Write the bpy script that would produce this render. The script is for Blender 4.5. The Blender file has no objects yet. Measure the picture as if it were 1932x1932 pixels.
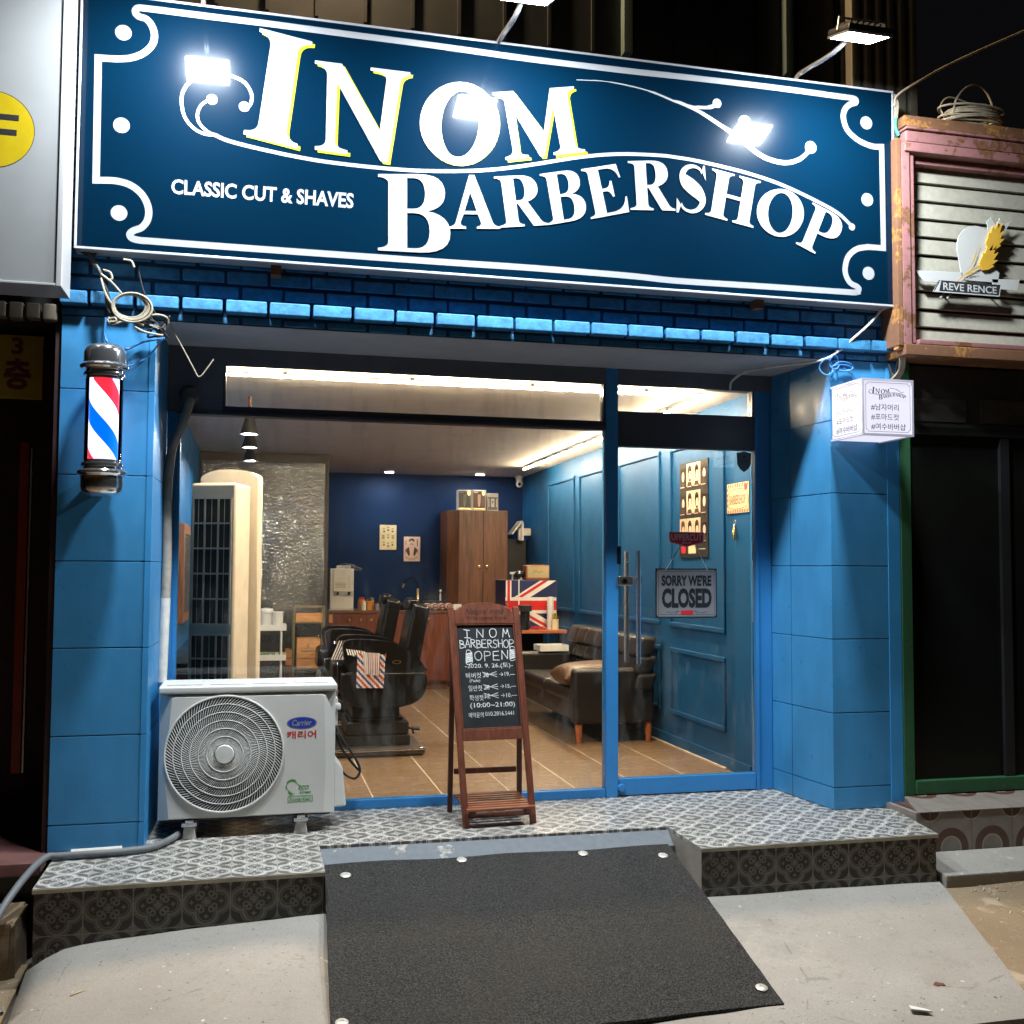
import bpy, bmesh, math, random
from math import sin, cos, pi, radians
from mathutils import Vector, Matrix
from mathutils.geometry import tessellate_polygon
random.seed(7)
S = bpy.context.scene
COL = S.collection

# ------------------------------------------------------------------ camera
cam_d = bpy.data.cameras.new('camera')
cam_d.sensor_width = 36.0
cam_d.lens = 36.0 * 1993.97 / 1932.0
cam_d.clip_end = 400
cam = bpy.data.objects.new('camera', cam_d)
COL.objects.link(cam)
_r = Vector((0.97157409, -0.23667479, 0.00536988))
_u = Vector((-0.01778883, -0.05036848, 0.99857227))
_f = Vector((0.23606641, 0.97028246, 0.05314688))
cam.matrix_world = Matrix(((_r.x, _u.x, -_f.x, 0.87505), (_r.y, _u.y, -_f.y, -4.82518),
                           (_r.z, _u.z, -_f.z, 1.34720), (0, 0, 0, 1)))
S.camera = cam

# ------------------------------------------------------------------ night sky, exposure
W = bpy.data.worlds.new('World'); S.world = W; W.use_nodes = True
_nt = W.node_tree; _nt.nodes.clear()
_sky = _nt.nodes.new('ShaderNodeTexSky'); _sky.sky_type = 'NISHITA'; _sky.sun_disc = False
_sky.sun_elevation = radians(-3.0); _sky.sun_rotation = radians(200)
_bg = _nt.nodes.new('ShaderNodeBackground'); _bg.inputs[1].default_value = 0.05
_wo = _nt.nodes.new('ShaderNodeOutputWorld')
_nt.links.new(_sky.outputs[0], _bg.inputs[0]); _nt.links.new(_bg.outputs[0], _wo.inputs[0])
S.view_settings.view_transform = 'Standard'; S.view_settings.look = 'None'
S.view_settings.exposure = 0.0; S.view_settings.gamma = 1.0
try:
    S.view_settings.use_curve_mapping = False
except Exception:
    pass
CY = S.cycles
CY.use_denoising = True
CY.max_bounces = 8; CY.diffuse_bounces = 4; CY.glossy_bounces = 4; CY.transmission_bounces = 6; CY.transparent_max_bounces = 12
CY.sample_clamp_indirect = 4.0; CY.caustics_reflective = False; CY.caustics_refractive = False
# lamp strengths (radiance of the lit surfaces)
L_FLOOD = 980.0; L_STRIP = 420.0; L_SPOT = 1150.0; L_DOWN = 420.0; L_BOX = 0.95; L_POLE = 1.6
COOL = (0.86, 0.94, 1.0); WARM = (1.0, 0.76, 0.50)

# ------------------------------------------------------------------ node helpers
class X:
    """a node socket with arithmetic"""
    def __init__(s, nt, sock): s.nt, s.s = nt, sock
    def m(s, op, *a):
        n = s.nt.nodes.new('ShaderNodeMath'); n.operation = op
        for i, v in enumerate((s,) + a):
            if isinstance(v, X): s.nt.links.new(v.s, n.inputs[i])
            else: n.inputs[i].default_value = v
        return X(s.nt, n.outputs[0])
    def __add__(s, o): return s.m('ADD', o)
    def __radd__(s, o): return s.m('ADD', o)
    def __sub__(s, o): return s.m('SUBTRACT', o)
    def __rsub__(s, o): return (s * -1.0) + o
    def __mul__(s, o): return s.m('MULTIPLY', o)
    def __rmul__(s, o): return s.m('MULTIPLY', o)
    def __truediv__(s, o): return s.m('DIVIDE', o)
    def abs(s): return s.m('ABSOLUTE')
    def fract(s): return s.m('FRACT')
    def floor(s): return s.m('FLOOR')
    def sqrt(s): return s.m('SQRT')
    def lt(s, o): return s.m('LESS_THAN', o)
    def gt(s, o): return s.m('GREATER_THAN', o)
    def mn(s, o): return s.m('MINIMUM', o)
    def mx(s, o): return s.m('MAXIMUM', o)
    def less(s, e, w=0.01):   # soft s < e
        n = s.nt.nodes.new('ShaderNodeMapRange'); n.interpolation_type = 'SMOOTHSTEP'
        s.nt.links.new(s.s, n.inputs[0])
        n.inputs[1].default_value = e - w; n.inputs[2].default_value = e + w
        n.inputs[3].default_value = 1.0; n.inputs[4].default_value = 0.0
        return X(s.nt, n.outputs[0])
    def ramp(s, a, b, c=0.0, d=1.0):
        n = s.nt.nodes.new('ShaderNodeMapRange'); s.nt.links.new(s.s, n.inputs[0])
        for i, v in enumerate((a, b, c, d)): n.inputs[i + 1].default_value = v
        return X(s.nt, n.outputs[0])

def ln(x, y): return (x * x + y * y).sqrt()
def coords(nt):
    tc = nt.nodes.new('ShaderNodeTexCoord')
    sp = nt.nodes.new('ShaderNodeSeparateXYZ'); nt.links.new(tc.outputs['Object'], sp.inputs[0])
    return tc.outputs['Object'], X(nt, sp.outputs[0]), X(nt, sp.outputs[1]), X(nt, sp.outputs[2])
def noise(nt, vec, scale, detail=4, rough=0.55, sc3=None):
    n = nt.nodes.new('ShaderNodeTexNoise'); n.inputs['Scale'].default_value = scale
    n.inputs['Detail'].default_value = detail; n.inputs['Roughness'].default_value = rough
    if sc3:
        mp = nt.nodes.new('ShaderNodeMapping'); mp.inputs['Scale'].default_value = sc3
        nt.links.new(vec, mp.inputs[0]); vec = mp.outputs[0]
    nt.links.new(vec, n.inputs['Vector'])
    return X(nt, n.outputs[0])
def mix(nt, fac, a, b):
    n = nt.nodes.new('ShaderNodeMix'); n.data_type = 'RGBA'
    if isinstance(fac, X): nt.links.new(fac.s, n.inputs[0])
    else: n.inputs[0].default_value = fac
    for v, i in ((a, 6), (b, 7)):
        if isinstance(v, tuple): n.inputs[i].default_value = tuple(v[:3]) + (1,)
        else: nt.links.new(v, n.inputs[i])
    return n.outputs[2]

MATS = {}
def base(name):
    m = bpy.data.materials.new(name); m.use_nodes = True
    nt = m.node_tree; p = nt.nodes['Principled BSDF']; MATS[name] = m
    return m, nt, p
def dark(c, k): return tuple(v * k for v in c[:3])
def mat(name, col, rough=0.5, metal=0.0, var=0.12, vs=5.0, bump=0.0, bs=60.0, coat=0.0, spec=0.5, grain=None, col2=None, rv=0.1):
    if name in MATS: return MATS[name]
    m, nt, p = base(name)
    vec, x, y, z = coords(nt)
    n1 = noise(nt, vec, vs, 5, 0.6, grain)
    f = n1.ramp(0.32, 0.68)
    nt.links.new(mix(nt, f, dark(col, 1 - var), col2 if col2 else tuple(min(1, v * (1 + var)) for v in col[:3])), p.inputs['Base Color'])
    p.inputs['Metallic'].default_value = metal
    nr = noise(nt, vec, vs * 3.1, 3)
    nt.links.new(nr.ramp(0.3, 0.7, max(0.02, rough - rv * rough), min(1, rough + rv * rough)).s, p.inputs['Roughness'])
    p.inputs['Specular IOR Level'].default_value = spec
    if coat:
        p.inputs['Coat Weight'].default_value = coat; p.inputs['Coat Roughness'].default_value = 0.08
    if bump:
        b = nt.nodes.new('ShaderNodeBump'); b.inputs['Strength'].default_value = bump; b.inputs['Distance'].default_value = 0.004
        nt.links.new(noise(nt, vec, bs, 4, 0.6, grain).s, b.inputs['Height']); nt.links.new(b.outputs[0], p.inputs['Normal'])
    return m
def emit(name, col, strength, base_col=None):
    if name in MATS: return MATS[name]
    m, nt, p = base(name)
    p.inputs['Base Color'].default_value = tuple((base_col or col)[:3]) + (1,)
    p.inputs['Roughness'].default_value = 0.3
    p.inputs['Emission Color'].default_value = tuple(col[:3]) + (1,)
    p.inputs['Emission Strength'].default_value = strength
    return m
def glass(name, tint=(0.96, 0.98, 0.97), ior=1.5, dirt=0.03, rough=0.0):
    m = bpy.data.materials.new(name); m.use_nodes = True; nt = m.node_tree; nt.nodes.clear(); MATS[name] = m
    o = nt.nodes.new('ShaderNodeOutputMaterial')
    t = nt.nodes.new('ShaderNodeBsdfTransparent'); t.inputs[0].default_value = tuple(tint) + (1,)
    g = nt.nodes.new('ShaderNodeBsdfGlossy'); g.inputs['Roughness'].default_value = rough
    fr = nt.nodes.new('ShaderNodeFresnel'); fr.inputs[0].default_value = ior
    mx = nt.nodes.new('ShaderNodeMixShader')
    nt.links.new(fr.outputs[0], mx.inputs[0]); nt.links.new(t.outputs[0], mx.inputs[1]); nt.links.new(g.outputs[0], mx.inputs[2])
    d = nt.nodes.new('ShaderNodeBsdfDiffuse'); d.inputs[0].default_value = (0.75, 0.74, 0.7, 1)
    vec, x, y, z = coords(nt)
    k = noise(nt, vec, 3.0, 6, 0.7, (3.0, 1.0, 0.8)).ramp(0.5, 0.8, 0.0, dirt)
    mx2 = nt.nodes.new('ShaderNodeMixShader'); nt.links.new(k.s, mx2.inputs[0])
    nt.links.new(mx.outputs[0], mx2.inputs[1]); nt.links.new(d.outputs[0], mx2.inputs[2])
    nt.links.new(mx2.outputs[0], o.inputs[0])
    return m

# ------------------------------------------------------------------ mesh helpers
def smooth(pts, n=6, closed=False):
    """Catmull-Rom through 2-D or 3-D points"""
    P = [Vector(p) for p in pts]; out = []; k = len(P)
    if k < 3: return P
    rng = range(k) if closed else range(k - 1)
    for i in rng:
        a = P[(i - 1) % k] if (closed or i > 0) else P[0] * 2 - P[1]
        b = P[i]; c = P[(i + 1) % k]
        d = P[(i + 2) % k] if (closed or i + 2 < k) else P[-1] * 2 - P[-2]
        for j in range(n):
            t = j / n
            out.append(0.5 * ((2 * b) + (c - a) * t + (2 * a - 5 * b + 4 * c - d) * t * t + (3 * b - a - 3 * c + d) * t ** 3))
    if not closed: out.append(P[-1])
    return out

class MB:
    def __init__(s): s.bm = bmesh.new(); s.bev = False
    def add(s, verts, faces):
        vs = [s.bm.verts.new(v) for v in verts]
        out = []
        for f in faces:
            try: out.append(s.bm.faces.new([vs[i] for i in f]))
            except ValueError: pass
        return vs, out
    def hexa(s, v, bev=0.0, seg=2):
        vs, fs = s.add(v, [(0, 3, 2, 1), (4, 5, 6, 7), (0, 1, 5, 4), (1, 2, 6, 5), (2, 3, 7, 6), (3, 0, 4, 7)])
        if bev:
            s.bev = True
            es = list({e for f in fs for e in f.edges})
            bmesh.ops.bevel(s.bm, geom=es, offset=bev, segments=seg, profile=0.5, affect='EDGES', clamp_overlap=True)
        return s
    def box(s, x0, x1, y0, y1, z0, z1, bev=0.0, seg=2, M=None):
        v = [Vector(p) for p in ((x0, y0, z0), (x1, y0, z0), (x1, y1, z0), (x0, y1, z0), (x0, y0, z1), (x1, y0, z1), (x1, y1, z1), (x0, y1, z1))]
        if M: v = [M @ p for p in v]
        return s.hexa(v, bev, seg)
    def prism(s, poly, fn, a, b, bev=0.0, seg=2):
        """poly 2-D; fn(u, v, w) -> 3-D, extruded from w=a to w=b"""
        n = len(poly)
        vs = [fn(p[0], p[1], a) for p in poly] + [fn(p[0], p[1], b) for p in poly]
        fs = [tuple(range(n))[::-1], tuple(range(n, 2 * n))] + [(i, (i + 1) % n, n + (i + 1) % n, n + i) for i in range(n)]
        v, f = s.add(vs, fs)
        if bev and len(f) > 1:
            s.bev = True
            es = list(set(list(f[0].edges) + list(f[1].edges)))
            bmesh.ops.bevel(s.bm, geom=es, offset=bev, segments=seg, profile=0.5, affect='EDGES', clamp_overlap=True)
        return s
    def lathe(s, prof, c, seg=32, M=None, axis='z'):
        rings = []
        for r, h in prof:
            ring = []
            for i in range(seg):
                a = 2 * pi * i / seg
                p = Vector((r * cos(a), r * sin(a), h)) if axis == 'z' else (Vector((h, r * cos(a), r * sin(a))) if axis == 'x' else Vector((r * cos(a), -h, r * sin(a))) * 1.0)
                if axis == 'y': p = Vector((r * cos(a), h, r * sin(a)))
                if M: p = M @ p
                ring.append(s.bm.verts.new(p + Vector(c)))
            rings.append(ring)
        for a, b in zip(rings, rings[1:]):
            for i in range(seg):
                try: s.bm.faces.new((a[i], a[(i + 1) % seg], b[(i + 1) % seg], b[i]))
                except ValueError: pass
        for ring in (rings[0], rings[-1]):
            try: s.bm.faces.new(ring)
            except ValueError: pass
        return s
    def tube(s, pts, r, seg=8, sm=6, closed=False):
        P = smooth(pts, sm, closed) if sm else [Vector(p) for p in pts]
        n = len(P); rings = []; nrm = None
        for i, p in enumerate(P):
            if closed: t = P[(i + 1) % n] - P[(i - 1) % n]
            else: t = P[min(i + 1, n - 1)] - P[max(i - 1, 0)]
            if t.length < 1e-9: t = Vector((0, 0, 1))
            t.normalize()
            if nrm is None:
                nrm = t.cross(Vector((0.31, 0.17, 0.93)))
                if nrm.length < 0.05: nrm = t.cross(Vector((1, 0, 0)))
            nrm = (nrm - t * nrm.dot(t)).normalized(); b = t.cross(nrm)
            rr = r[i * len(r) // n] if isinstance(r, (list, tuple)) else r
            rings.append([s.bm.verts.new(p + (nrm * cos(2 * pi * k / seg) + b * sin(2 * pi * k / seg)) * rr) for k in range(seg)])
        pr = list(zip(rings, rings[1:])) + ([(rings[-1], rings[0])] if closed else [])
        for a, b in pr:
            for k in range(seg):
                try: s.bm.faces.new((a[k], a[(k + 1) % seg], b[(k + 1) % seg], b[k]))
                except ValueError: pass
        if not closed:
            for ring in (rings[0], rings[-1]):
                try: s.bm.faces.new(ring)
                except ValueError: pass
        return s
    def build(s, name, m, parent=None, off=None, ang=35, flat=False):
        bmesh.ops.recalc_face_normals(s.bm, faces=s.bm.faces[:])
        o3 = Vector(off) if off else Vector((0, 0, 0))
        if parent is not None:
            q = parent
            while q is not None:
                o3 = o3 + Vector(q.location); q = q.parent
        for v in s.bm.verts: v.co -= o3
        me = bpy.data.meshes.new(name); s.bm.to_mesh(me); s.bm.free()
        if not flat:
            me.polygons.foreach_set('use_smooth', [True] * len(me.polygons)); me.set_sharp_from_angle(angle=radians(ang))
        me.materials.append(m)
        o = bpy.data.objects.new(name, me); COL.objects.link(o)
        if s.bev: w = o.modifiers.new('normals', 'WEIGHTED_NORMAL'); w.keep_sharp = True
        if off: o.location = off
        if parent is not None: o.parent = parent
        return o

def tag(o, label, cat, group=None, kind=None):
    o['label'] = label; o['category'] = cat
    if group: o['group'] = group
    if kind: o['kind'] = kind
    return o
def thing(name, label, cat, loc=(0, 0, 0), group=None):
    o = bpy.data.objects.new(name, None); o.empty_display_size = 0.1
    COL.objects.link(o); o.location = loc
    return tag(o, label, cat, group)
def structure(o): o['kind'] = 'structure'; return o
def copy_tree(o, parent=None):
    c = o.copy(); COL.objects.link(c)
    if parent is not None: c.parent = parent
    for ch in list(o.children): copy_tree(ch, c)
    return c
def dup(o, d, label, group=None):
    c = copy_tree(o); c.location = Vector(o.location) + Vector(d); c['label'] = label
    if group: c['group'] = group
    return c
def bx(name, m, parent, *b, bev=0.0, seg=2): return MB().box(*b, bev=bev, seg=seg).build(name, m, parent)

# ------------------------------------------------------------------ flat print: shapes, ribbons, lettering
_TXT = {}
def text2d(t, bold=0.0):
    """unit-box outline mesh of a line of type: (verts in 0..1 box, faces, aspect)"""
    k = (t, bold)
    if k in _TXT: return _TXT[k]
    cu = bpy.data.curves.new('type', 'FONT'); cu.body = t; cu.offset = bold; cu.resolution_u = 3
    ob = bpy.data.objects.new('type', cu); COL.objects.link(ob)
    me = bpy.data.meshes.new_from_object(ob.evaluated_get(bpy.context.evaluated_depsgraph_get()))
    vs = [(v.co.x, v.co.y) for v in me.vertices]; fs = [tuple(p.vertices) for p in me.polygons]
    bpy.data.objects.remove(ob); bpy.data.curves.remove(cu); bpy.data.meshes.remove(me)
    x0 = min(v[0] for v in vs); x1 = max(v[0] for v in vs); y0 = min(v[1] for v in vs); y1 = max(v[1] for v in vs)
    out = ([((a - x0) / (x1 - x0), (b - y0) / (y1 - y0)) for a, b in vs], fs, (x1 - x0) / (y1 - y0))
    _TXT[k] = out
    return out
def bil(q, u, v):   # q = TL, TR, BR, BL
    tl, tr, br, bl = [Vector(p) for p in q]
    return (tl * (1 - u) + tr * u) * v + (bl * (1 - u) + br * u) * (1 - v)

class Art:
    """flat printed shapes on the plane O + U*u + V*v, lifted along N"""
    def __init__(s, O, U, V, N): s.O, s.U, s.V, s.N = Vector(O), Vector(U), Vector(V), Vector(N); s.mb = MB()
    def P(s, p, l): return s.O + s.U * p[0] + s.V * p[1] + s.N * l
    def poly(s, pts, l=0.001, holes=()):
        loops = [[Vector((p[0], p[1], 0)) for p in pts]] + [[Vector((p[0], p[1], 0)) for p in h] for h in holes]
        flat = [p for lp in loops for p in lp]
        s.mb.add([s.P(p, l) for p in flat], [tuple(t) for t in tessellate_polygon(loops)])
        return s
    def rect(s, x0, x1, y0, y1, l=0.001, r=0.0):
        if r <= 0: return s.poly([(x0, y0), (x1, y0), (x1, y1), (x0, y1)], l)
        pts = []
        for cx, cy, a in ((x1 - r, y1 - r, 0), (x0 + r, y1 - r, 90), (x0 + r, y0 + r, 180), (x1 - r, y0 + r, 270)):
            pts += [(cx + r * cos(radians(a + k * 22.5)), cy + r * sin(radians(a + k * 22.5))) for k in range(5)]
        return s.poly(pts, l)
    def ell(s, x, y, rx, ry=None, l=0.001, n=24, a0=0, a1=360):
        ry = ry or rx
        pts = [(x + rx * cos(radians(a0 + (a1 - a0) * k / n)), y + ry * sin(radians(a0 + (a1 - a0) * k / n))) for k in range(n if a1 - a0 >= 360 else n + 1)]
        return s.poly(pts, l)
    def ring(s, x, y, r0, r1, l=0.001, n=24, sq=1.0):
        o = [(x + r1 * cos(2 * pi * k / n), y + sq * r1 * sin(2 * pi * k / n)) for k in range(n)]
        i = [(x + r0 * cos(2 * pi * k / n), y + sq * r0 * sin(2 * pi * k / n)) for k in range(n)]
        vs = [s.P(p, l) for p in o + i]
        s.mb.add(vs, [(k, (k + 1) % n, n + (k + 1) % n, n + k) for k in range(n)])
        return s
    def rib(s, pts, w, l=0.001, sm=5, closed=False, cap=True):
        """ribbon of width w (number or list along the path); '/' in pts marks a sharp corner"""
        if '/' in pts:
            runs = [[]]
            for p in pts:
                if p == '/': runs.append([runs[-1][-1]])
                else: runs[-1].append(p)
            P = []
            for rn in runs:
                q = smooth(rn, sm) if len(rn) > 2 else [Vector(p) for p in rn]
                P += q if not P else q[1:]
        else:
            P = smooth(pts, sm, closed) if sm and len(pts) > 2 else [Vector(p) for p in pts]
        P = [Vector((p[0], p[1])) for p in P]
        n = len(P); vs = []
        for i, p in enumerate(P):
            a = P[(i - 1) % n] if (closed or i) else P[0]
            b = P[(i + 1) % n] if (closed or i < n - 1) else P[-1]
            d1 = (p - a); d2 = (b - p)
            if d1.length < 1e-9: d1 = d2
            if d2.length < 1e-9: d2 = d1
            if d1.length < 1e-9: d1 = d2 = Vector((1, 0))
            d1 = d1.normalized(); d2 = d2.normalized(); t = d1 + d2
            t = t.normalized() if t.length > 1e-6 else d1
            nr = Vector((-t.y, t.x)); k = 1.0 / max(0.5, nr.dot(Vector((-d1.y, d1.x))))
            ww = w[min(len(w) - 1, i * len(w) // n)] if isinstance(w, (list, tuple)) else w
            li = l + i * 1.6e-6; vs += [s.P(p + nr * ww * 0.5 * k, li), s.P(p - nr * ww * 0.5 * k, li)]
        m = n if closed else n - 1
        s.mb.add(vs, [(2 * i, 2 * i + 1, 2 * ((i + 1) % n) + 1, 2 * ((i + 1) % n)) for i in range(m)])
        if cap and not closed:
            for p, ww in ((P[0], w[0] if isinstance(w, (list, tuple)) else w), (P[-1], w[-1] if isinstance(w, (list, tuple)) else w)):
                s.ell(p.x, p.y, ww * 0.5, None, l + 0.0003, 10)
        return s
    def quad_text(s, t, q, l=0.001, bold=0.0):
        vs, fs, a = text2d(t, bold)
        s.mb.add([s.P(bil(q, u, v), l) for u, v in vs], fs); return s
    def text(s, t, x, y, h, w=None, l=0.001, bold=0.0, just='c'):
        vs, fs, a = text2d(t, bold); w = w or a * h
        x0 = x - w / 2 if just == 'c' else x
        return s.quad_text(t, [(x0, y + h / 2), (x0 + w, y + h / 2), (x0 + w, y - h / 2), (x0, y - h / 2)], l, bold)
    def glyph(s, g, q, l=0.001, dx=0.0, dy=0.0):
        loops = GLYPH[g]
        mp = [[bil(q, u, v) + Vector((dx, dy)) for u, v in lp] for lp in loops]
        return s.poly(mp[0], l, mp[1:])
    def build(s, name, m, parent): return s.mb.build(name, m, parent, flat=True)

def path(t):
    out = []; tk = t.replace(',', ' ').split(); i = 0
    while i < len(tk):
        c = tk[i]
        if c == 'L': out.append((float(tk[i + 1]), float(tk[i + 2]))); i += 3
        elif c == 'Q':
            x0, y0 = out[-1]; cx, cy, x, y = map(float, tk[i + 1:i + 5])
            for k in range(1, 7):
                u = k / 6; out.append(((1 - u) ** 2 * x0 + 2 * u * (1 - u) * cx + u * u * x, (1 - u) ** 2 * y0 + 2 * u * (1 - u) * cy + u * u * y))
            i += 5
        else: raise ValueError(c)
    return out
def el(cx, cy, rx, ry, n=36): return [(cx + rx * cos(2 * pi * k / n), cy + ry * sin(2 * pi * k / n)) for k in range(n)]
def srib():
    c = smooth([(.84, .76), (.76, .90), (.56, .965), (.33, .93), (.20, .80), (.27, .66), (.50, .54), (.74, .40), (.83, .24), (.70, .09), (.47, .035), (.24, .10), (.12, .27)], 5)
    n = len(c); L_, R_ = [], []
    for i, p in enumerate(c):
        t = (c[min(i + 1, n - 1)] - c[max(i - 1, 0)]).normalized(); nr = Vector((-t.y, t.x)); u = i / (n - 1)
        w = 0.05 + 0.27 * math.exp(-((u - 0.5) / 0.20) ** 2)
        L_.append(p + nr * w / 2); R_.append(p - nr * w / 2)
    return [(p.x, p.y) for p in [Vector((.93, .69)), Vector((.90, .99)), Vector((.85, .99))] + L_[2:-2] + [Vector((.03, .30)), Vector((.03, 0.0)), Vector((.09, 0.0))] + R_[::-1][2:-2]]
SL = 'L 0 .035 Q .14 .05 .14 .12 L .14 .88 Q .14 .95 0 .965 '
GLYPH = {
 'I': [path('L 0 1 L 1 1 L 1 .965 Q .76 .95 .76 .86 L .76 .14 Q .76 .05 1 .04 L 1 0 L 0 0 L 0 .04 Q .24 .05 .24 .14 L .24 .86 Q .24 .95 0 .965')],
 'N': [path('L 0 1 L .28 1 L .76 .30 L .76 .88 Q .76 .96 .58 .965 L .58 1 L 1 1 L 1 .965 Q .91 .95 .91 .86 L .91 -.03 L .82 -.03 L .24 .78 L .24 .13 Q .24 .05 .40 .04 L .40 0 L 0 0 L 0 .04 Q .13 .05 .13 .13 L .13 .86 Q .12 .95 0 .965')],
 'O': [el(.5, .5, .5, .5), el(.5, .5, .26, .42)],
 'M': [path('L 0 1 L .25 1 L .53 .36 L .70 1 L 1 1 L 1 .965 Q .91 .95 .90 .86 L .89 .13 Q .89 .05 1 .04 L 1 0 L .60 0 L .60 .04 Q .70 .05 .70 .13 L .70 .74 L .48 0 L .43 0 L .20 .72 L .18 .13 Q .18 .05 .29 .04 L .29 0 L 0 0 L 0 .04 Q .10 .05 .11 .13 L .12 .86 Q .11 .95 0 .965')],
 'B': [path('L 0 1 L .55 1 Q .93 1 .93 .76 Q .93 .57 .68 .53 Q 1 .48 1 .26 Q 1 0 .56 0 L 0 0 ' + SL), path('L .40 .95 L .48 .95 Q .65 .95 .65 .75 Q .65 .555 .48 .555 L .40 .555'), path('L .40 .50 L .50 .50 Q .71 .50 .71 .28 Q .71 .05 .50 .05 L .40 .05')],
 'A': [path('L .42 1 L .53 1 L .86 .12 Q .89 .05 1 .04 L 1 0 L .54 0 L .54 .04 Q .65 .05 .62 .13 L .57 .27 L .29 .27 L .23 .13 Q .21 .05 .33 .04 L .33 0 L 0 0 L 0 .04 Q .10 .05 .13 .12'), path('L .31 .33 L .55 .33 L .43 .68')],
 'R': [path('L 0 1 L .50 1 Q .89 1 .89 .74 Q .89 .55 .64 .48 L .86 .12 Q .91 .04 1 .04 L 1 0 L .70 0 L .43 .45 L .40 .45 L .40 .13 Q .40 .05 .51 .04 L .51 0 L 0 0 ' + SL), path('L .40 .95 L .46 .95 Q .61 .95 .61 .73 Q .61 .51 .46 .51 L .40 .51')],
 'E': [path('L 0 1 L .90 1 L .94 .72 L .90 .72 Q .85 .94 .58 .94 L .42 .94 L .42 .55 L .50 .55 Q .62 .55 .65 .68 L .70 .68 L .70 .36 L .65 .36 Q .62 .49 .50 .49 L .42 .49 L .42 .06 L .58 .06 Q .89 .06 .96 .32 L 1 .32 L .97 0 L 0 0 ' + SL)],
 'H': [path('L 0 1 L .46 1 L .46 .965 Q .36 .95 .36 .87 L .36 .55 L .66 .55 L .66 .87 Q .66 .95 .56 .965 L .56 1 L 1 1 L 1 .965 Q .90 .95 .90 .87 L .90 .13 Q .90 .05 1 .04 L 1 0 L .56 0 L .56 .04 Q .66 .05 .66 .13 L .66 .48 L .36 .48 L .36 .13 Q .36 .05 .46 .04 L .46 0 L 0 0 L 0 .04 Q .11 .05 .11 .13 L .11 .87 Q .11 .95 0 .965')],
 'P': [path('L 0 1 L .50 1 Q 1 1 1 .72 Q 1 .43 .52 .43 L .42 .43 L .42 .13 Q .42 .05 .56 .04 L .56 0 L 0 0 ' + SL), path('L .42 .95 L .48 .95 Q .70 .95 .70 .72 Q .70 .485 .48 .485 L .42 .485')],
 'S': [srib()],
}
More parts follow.
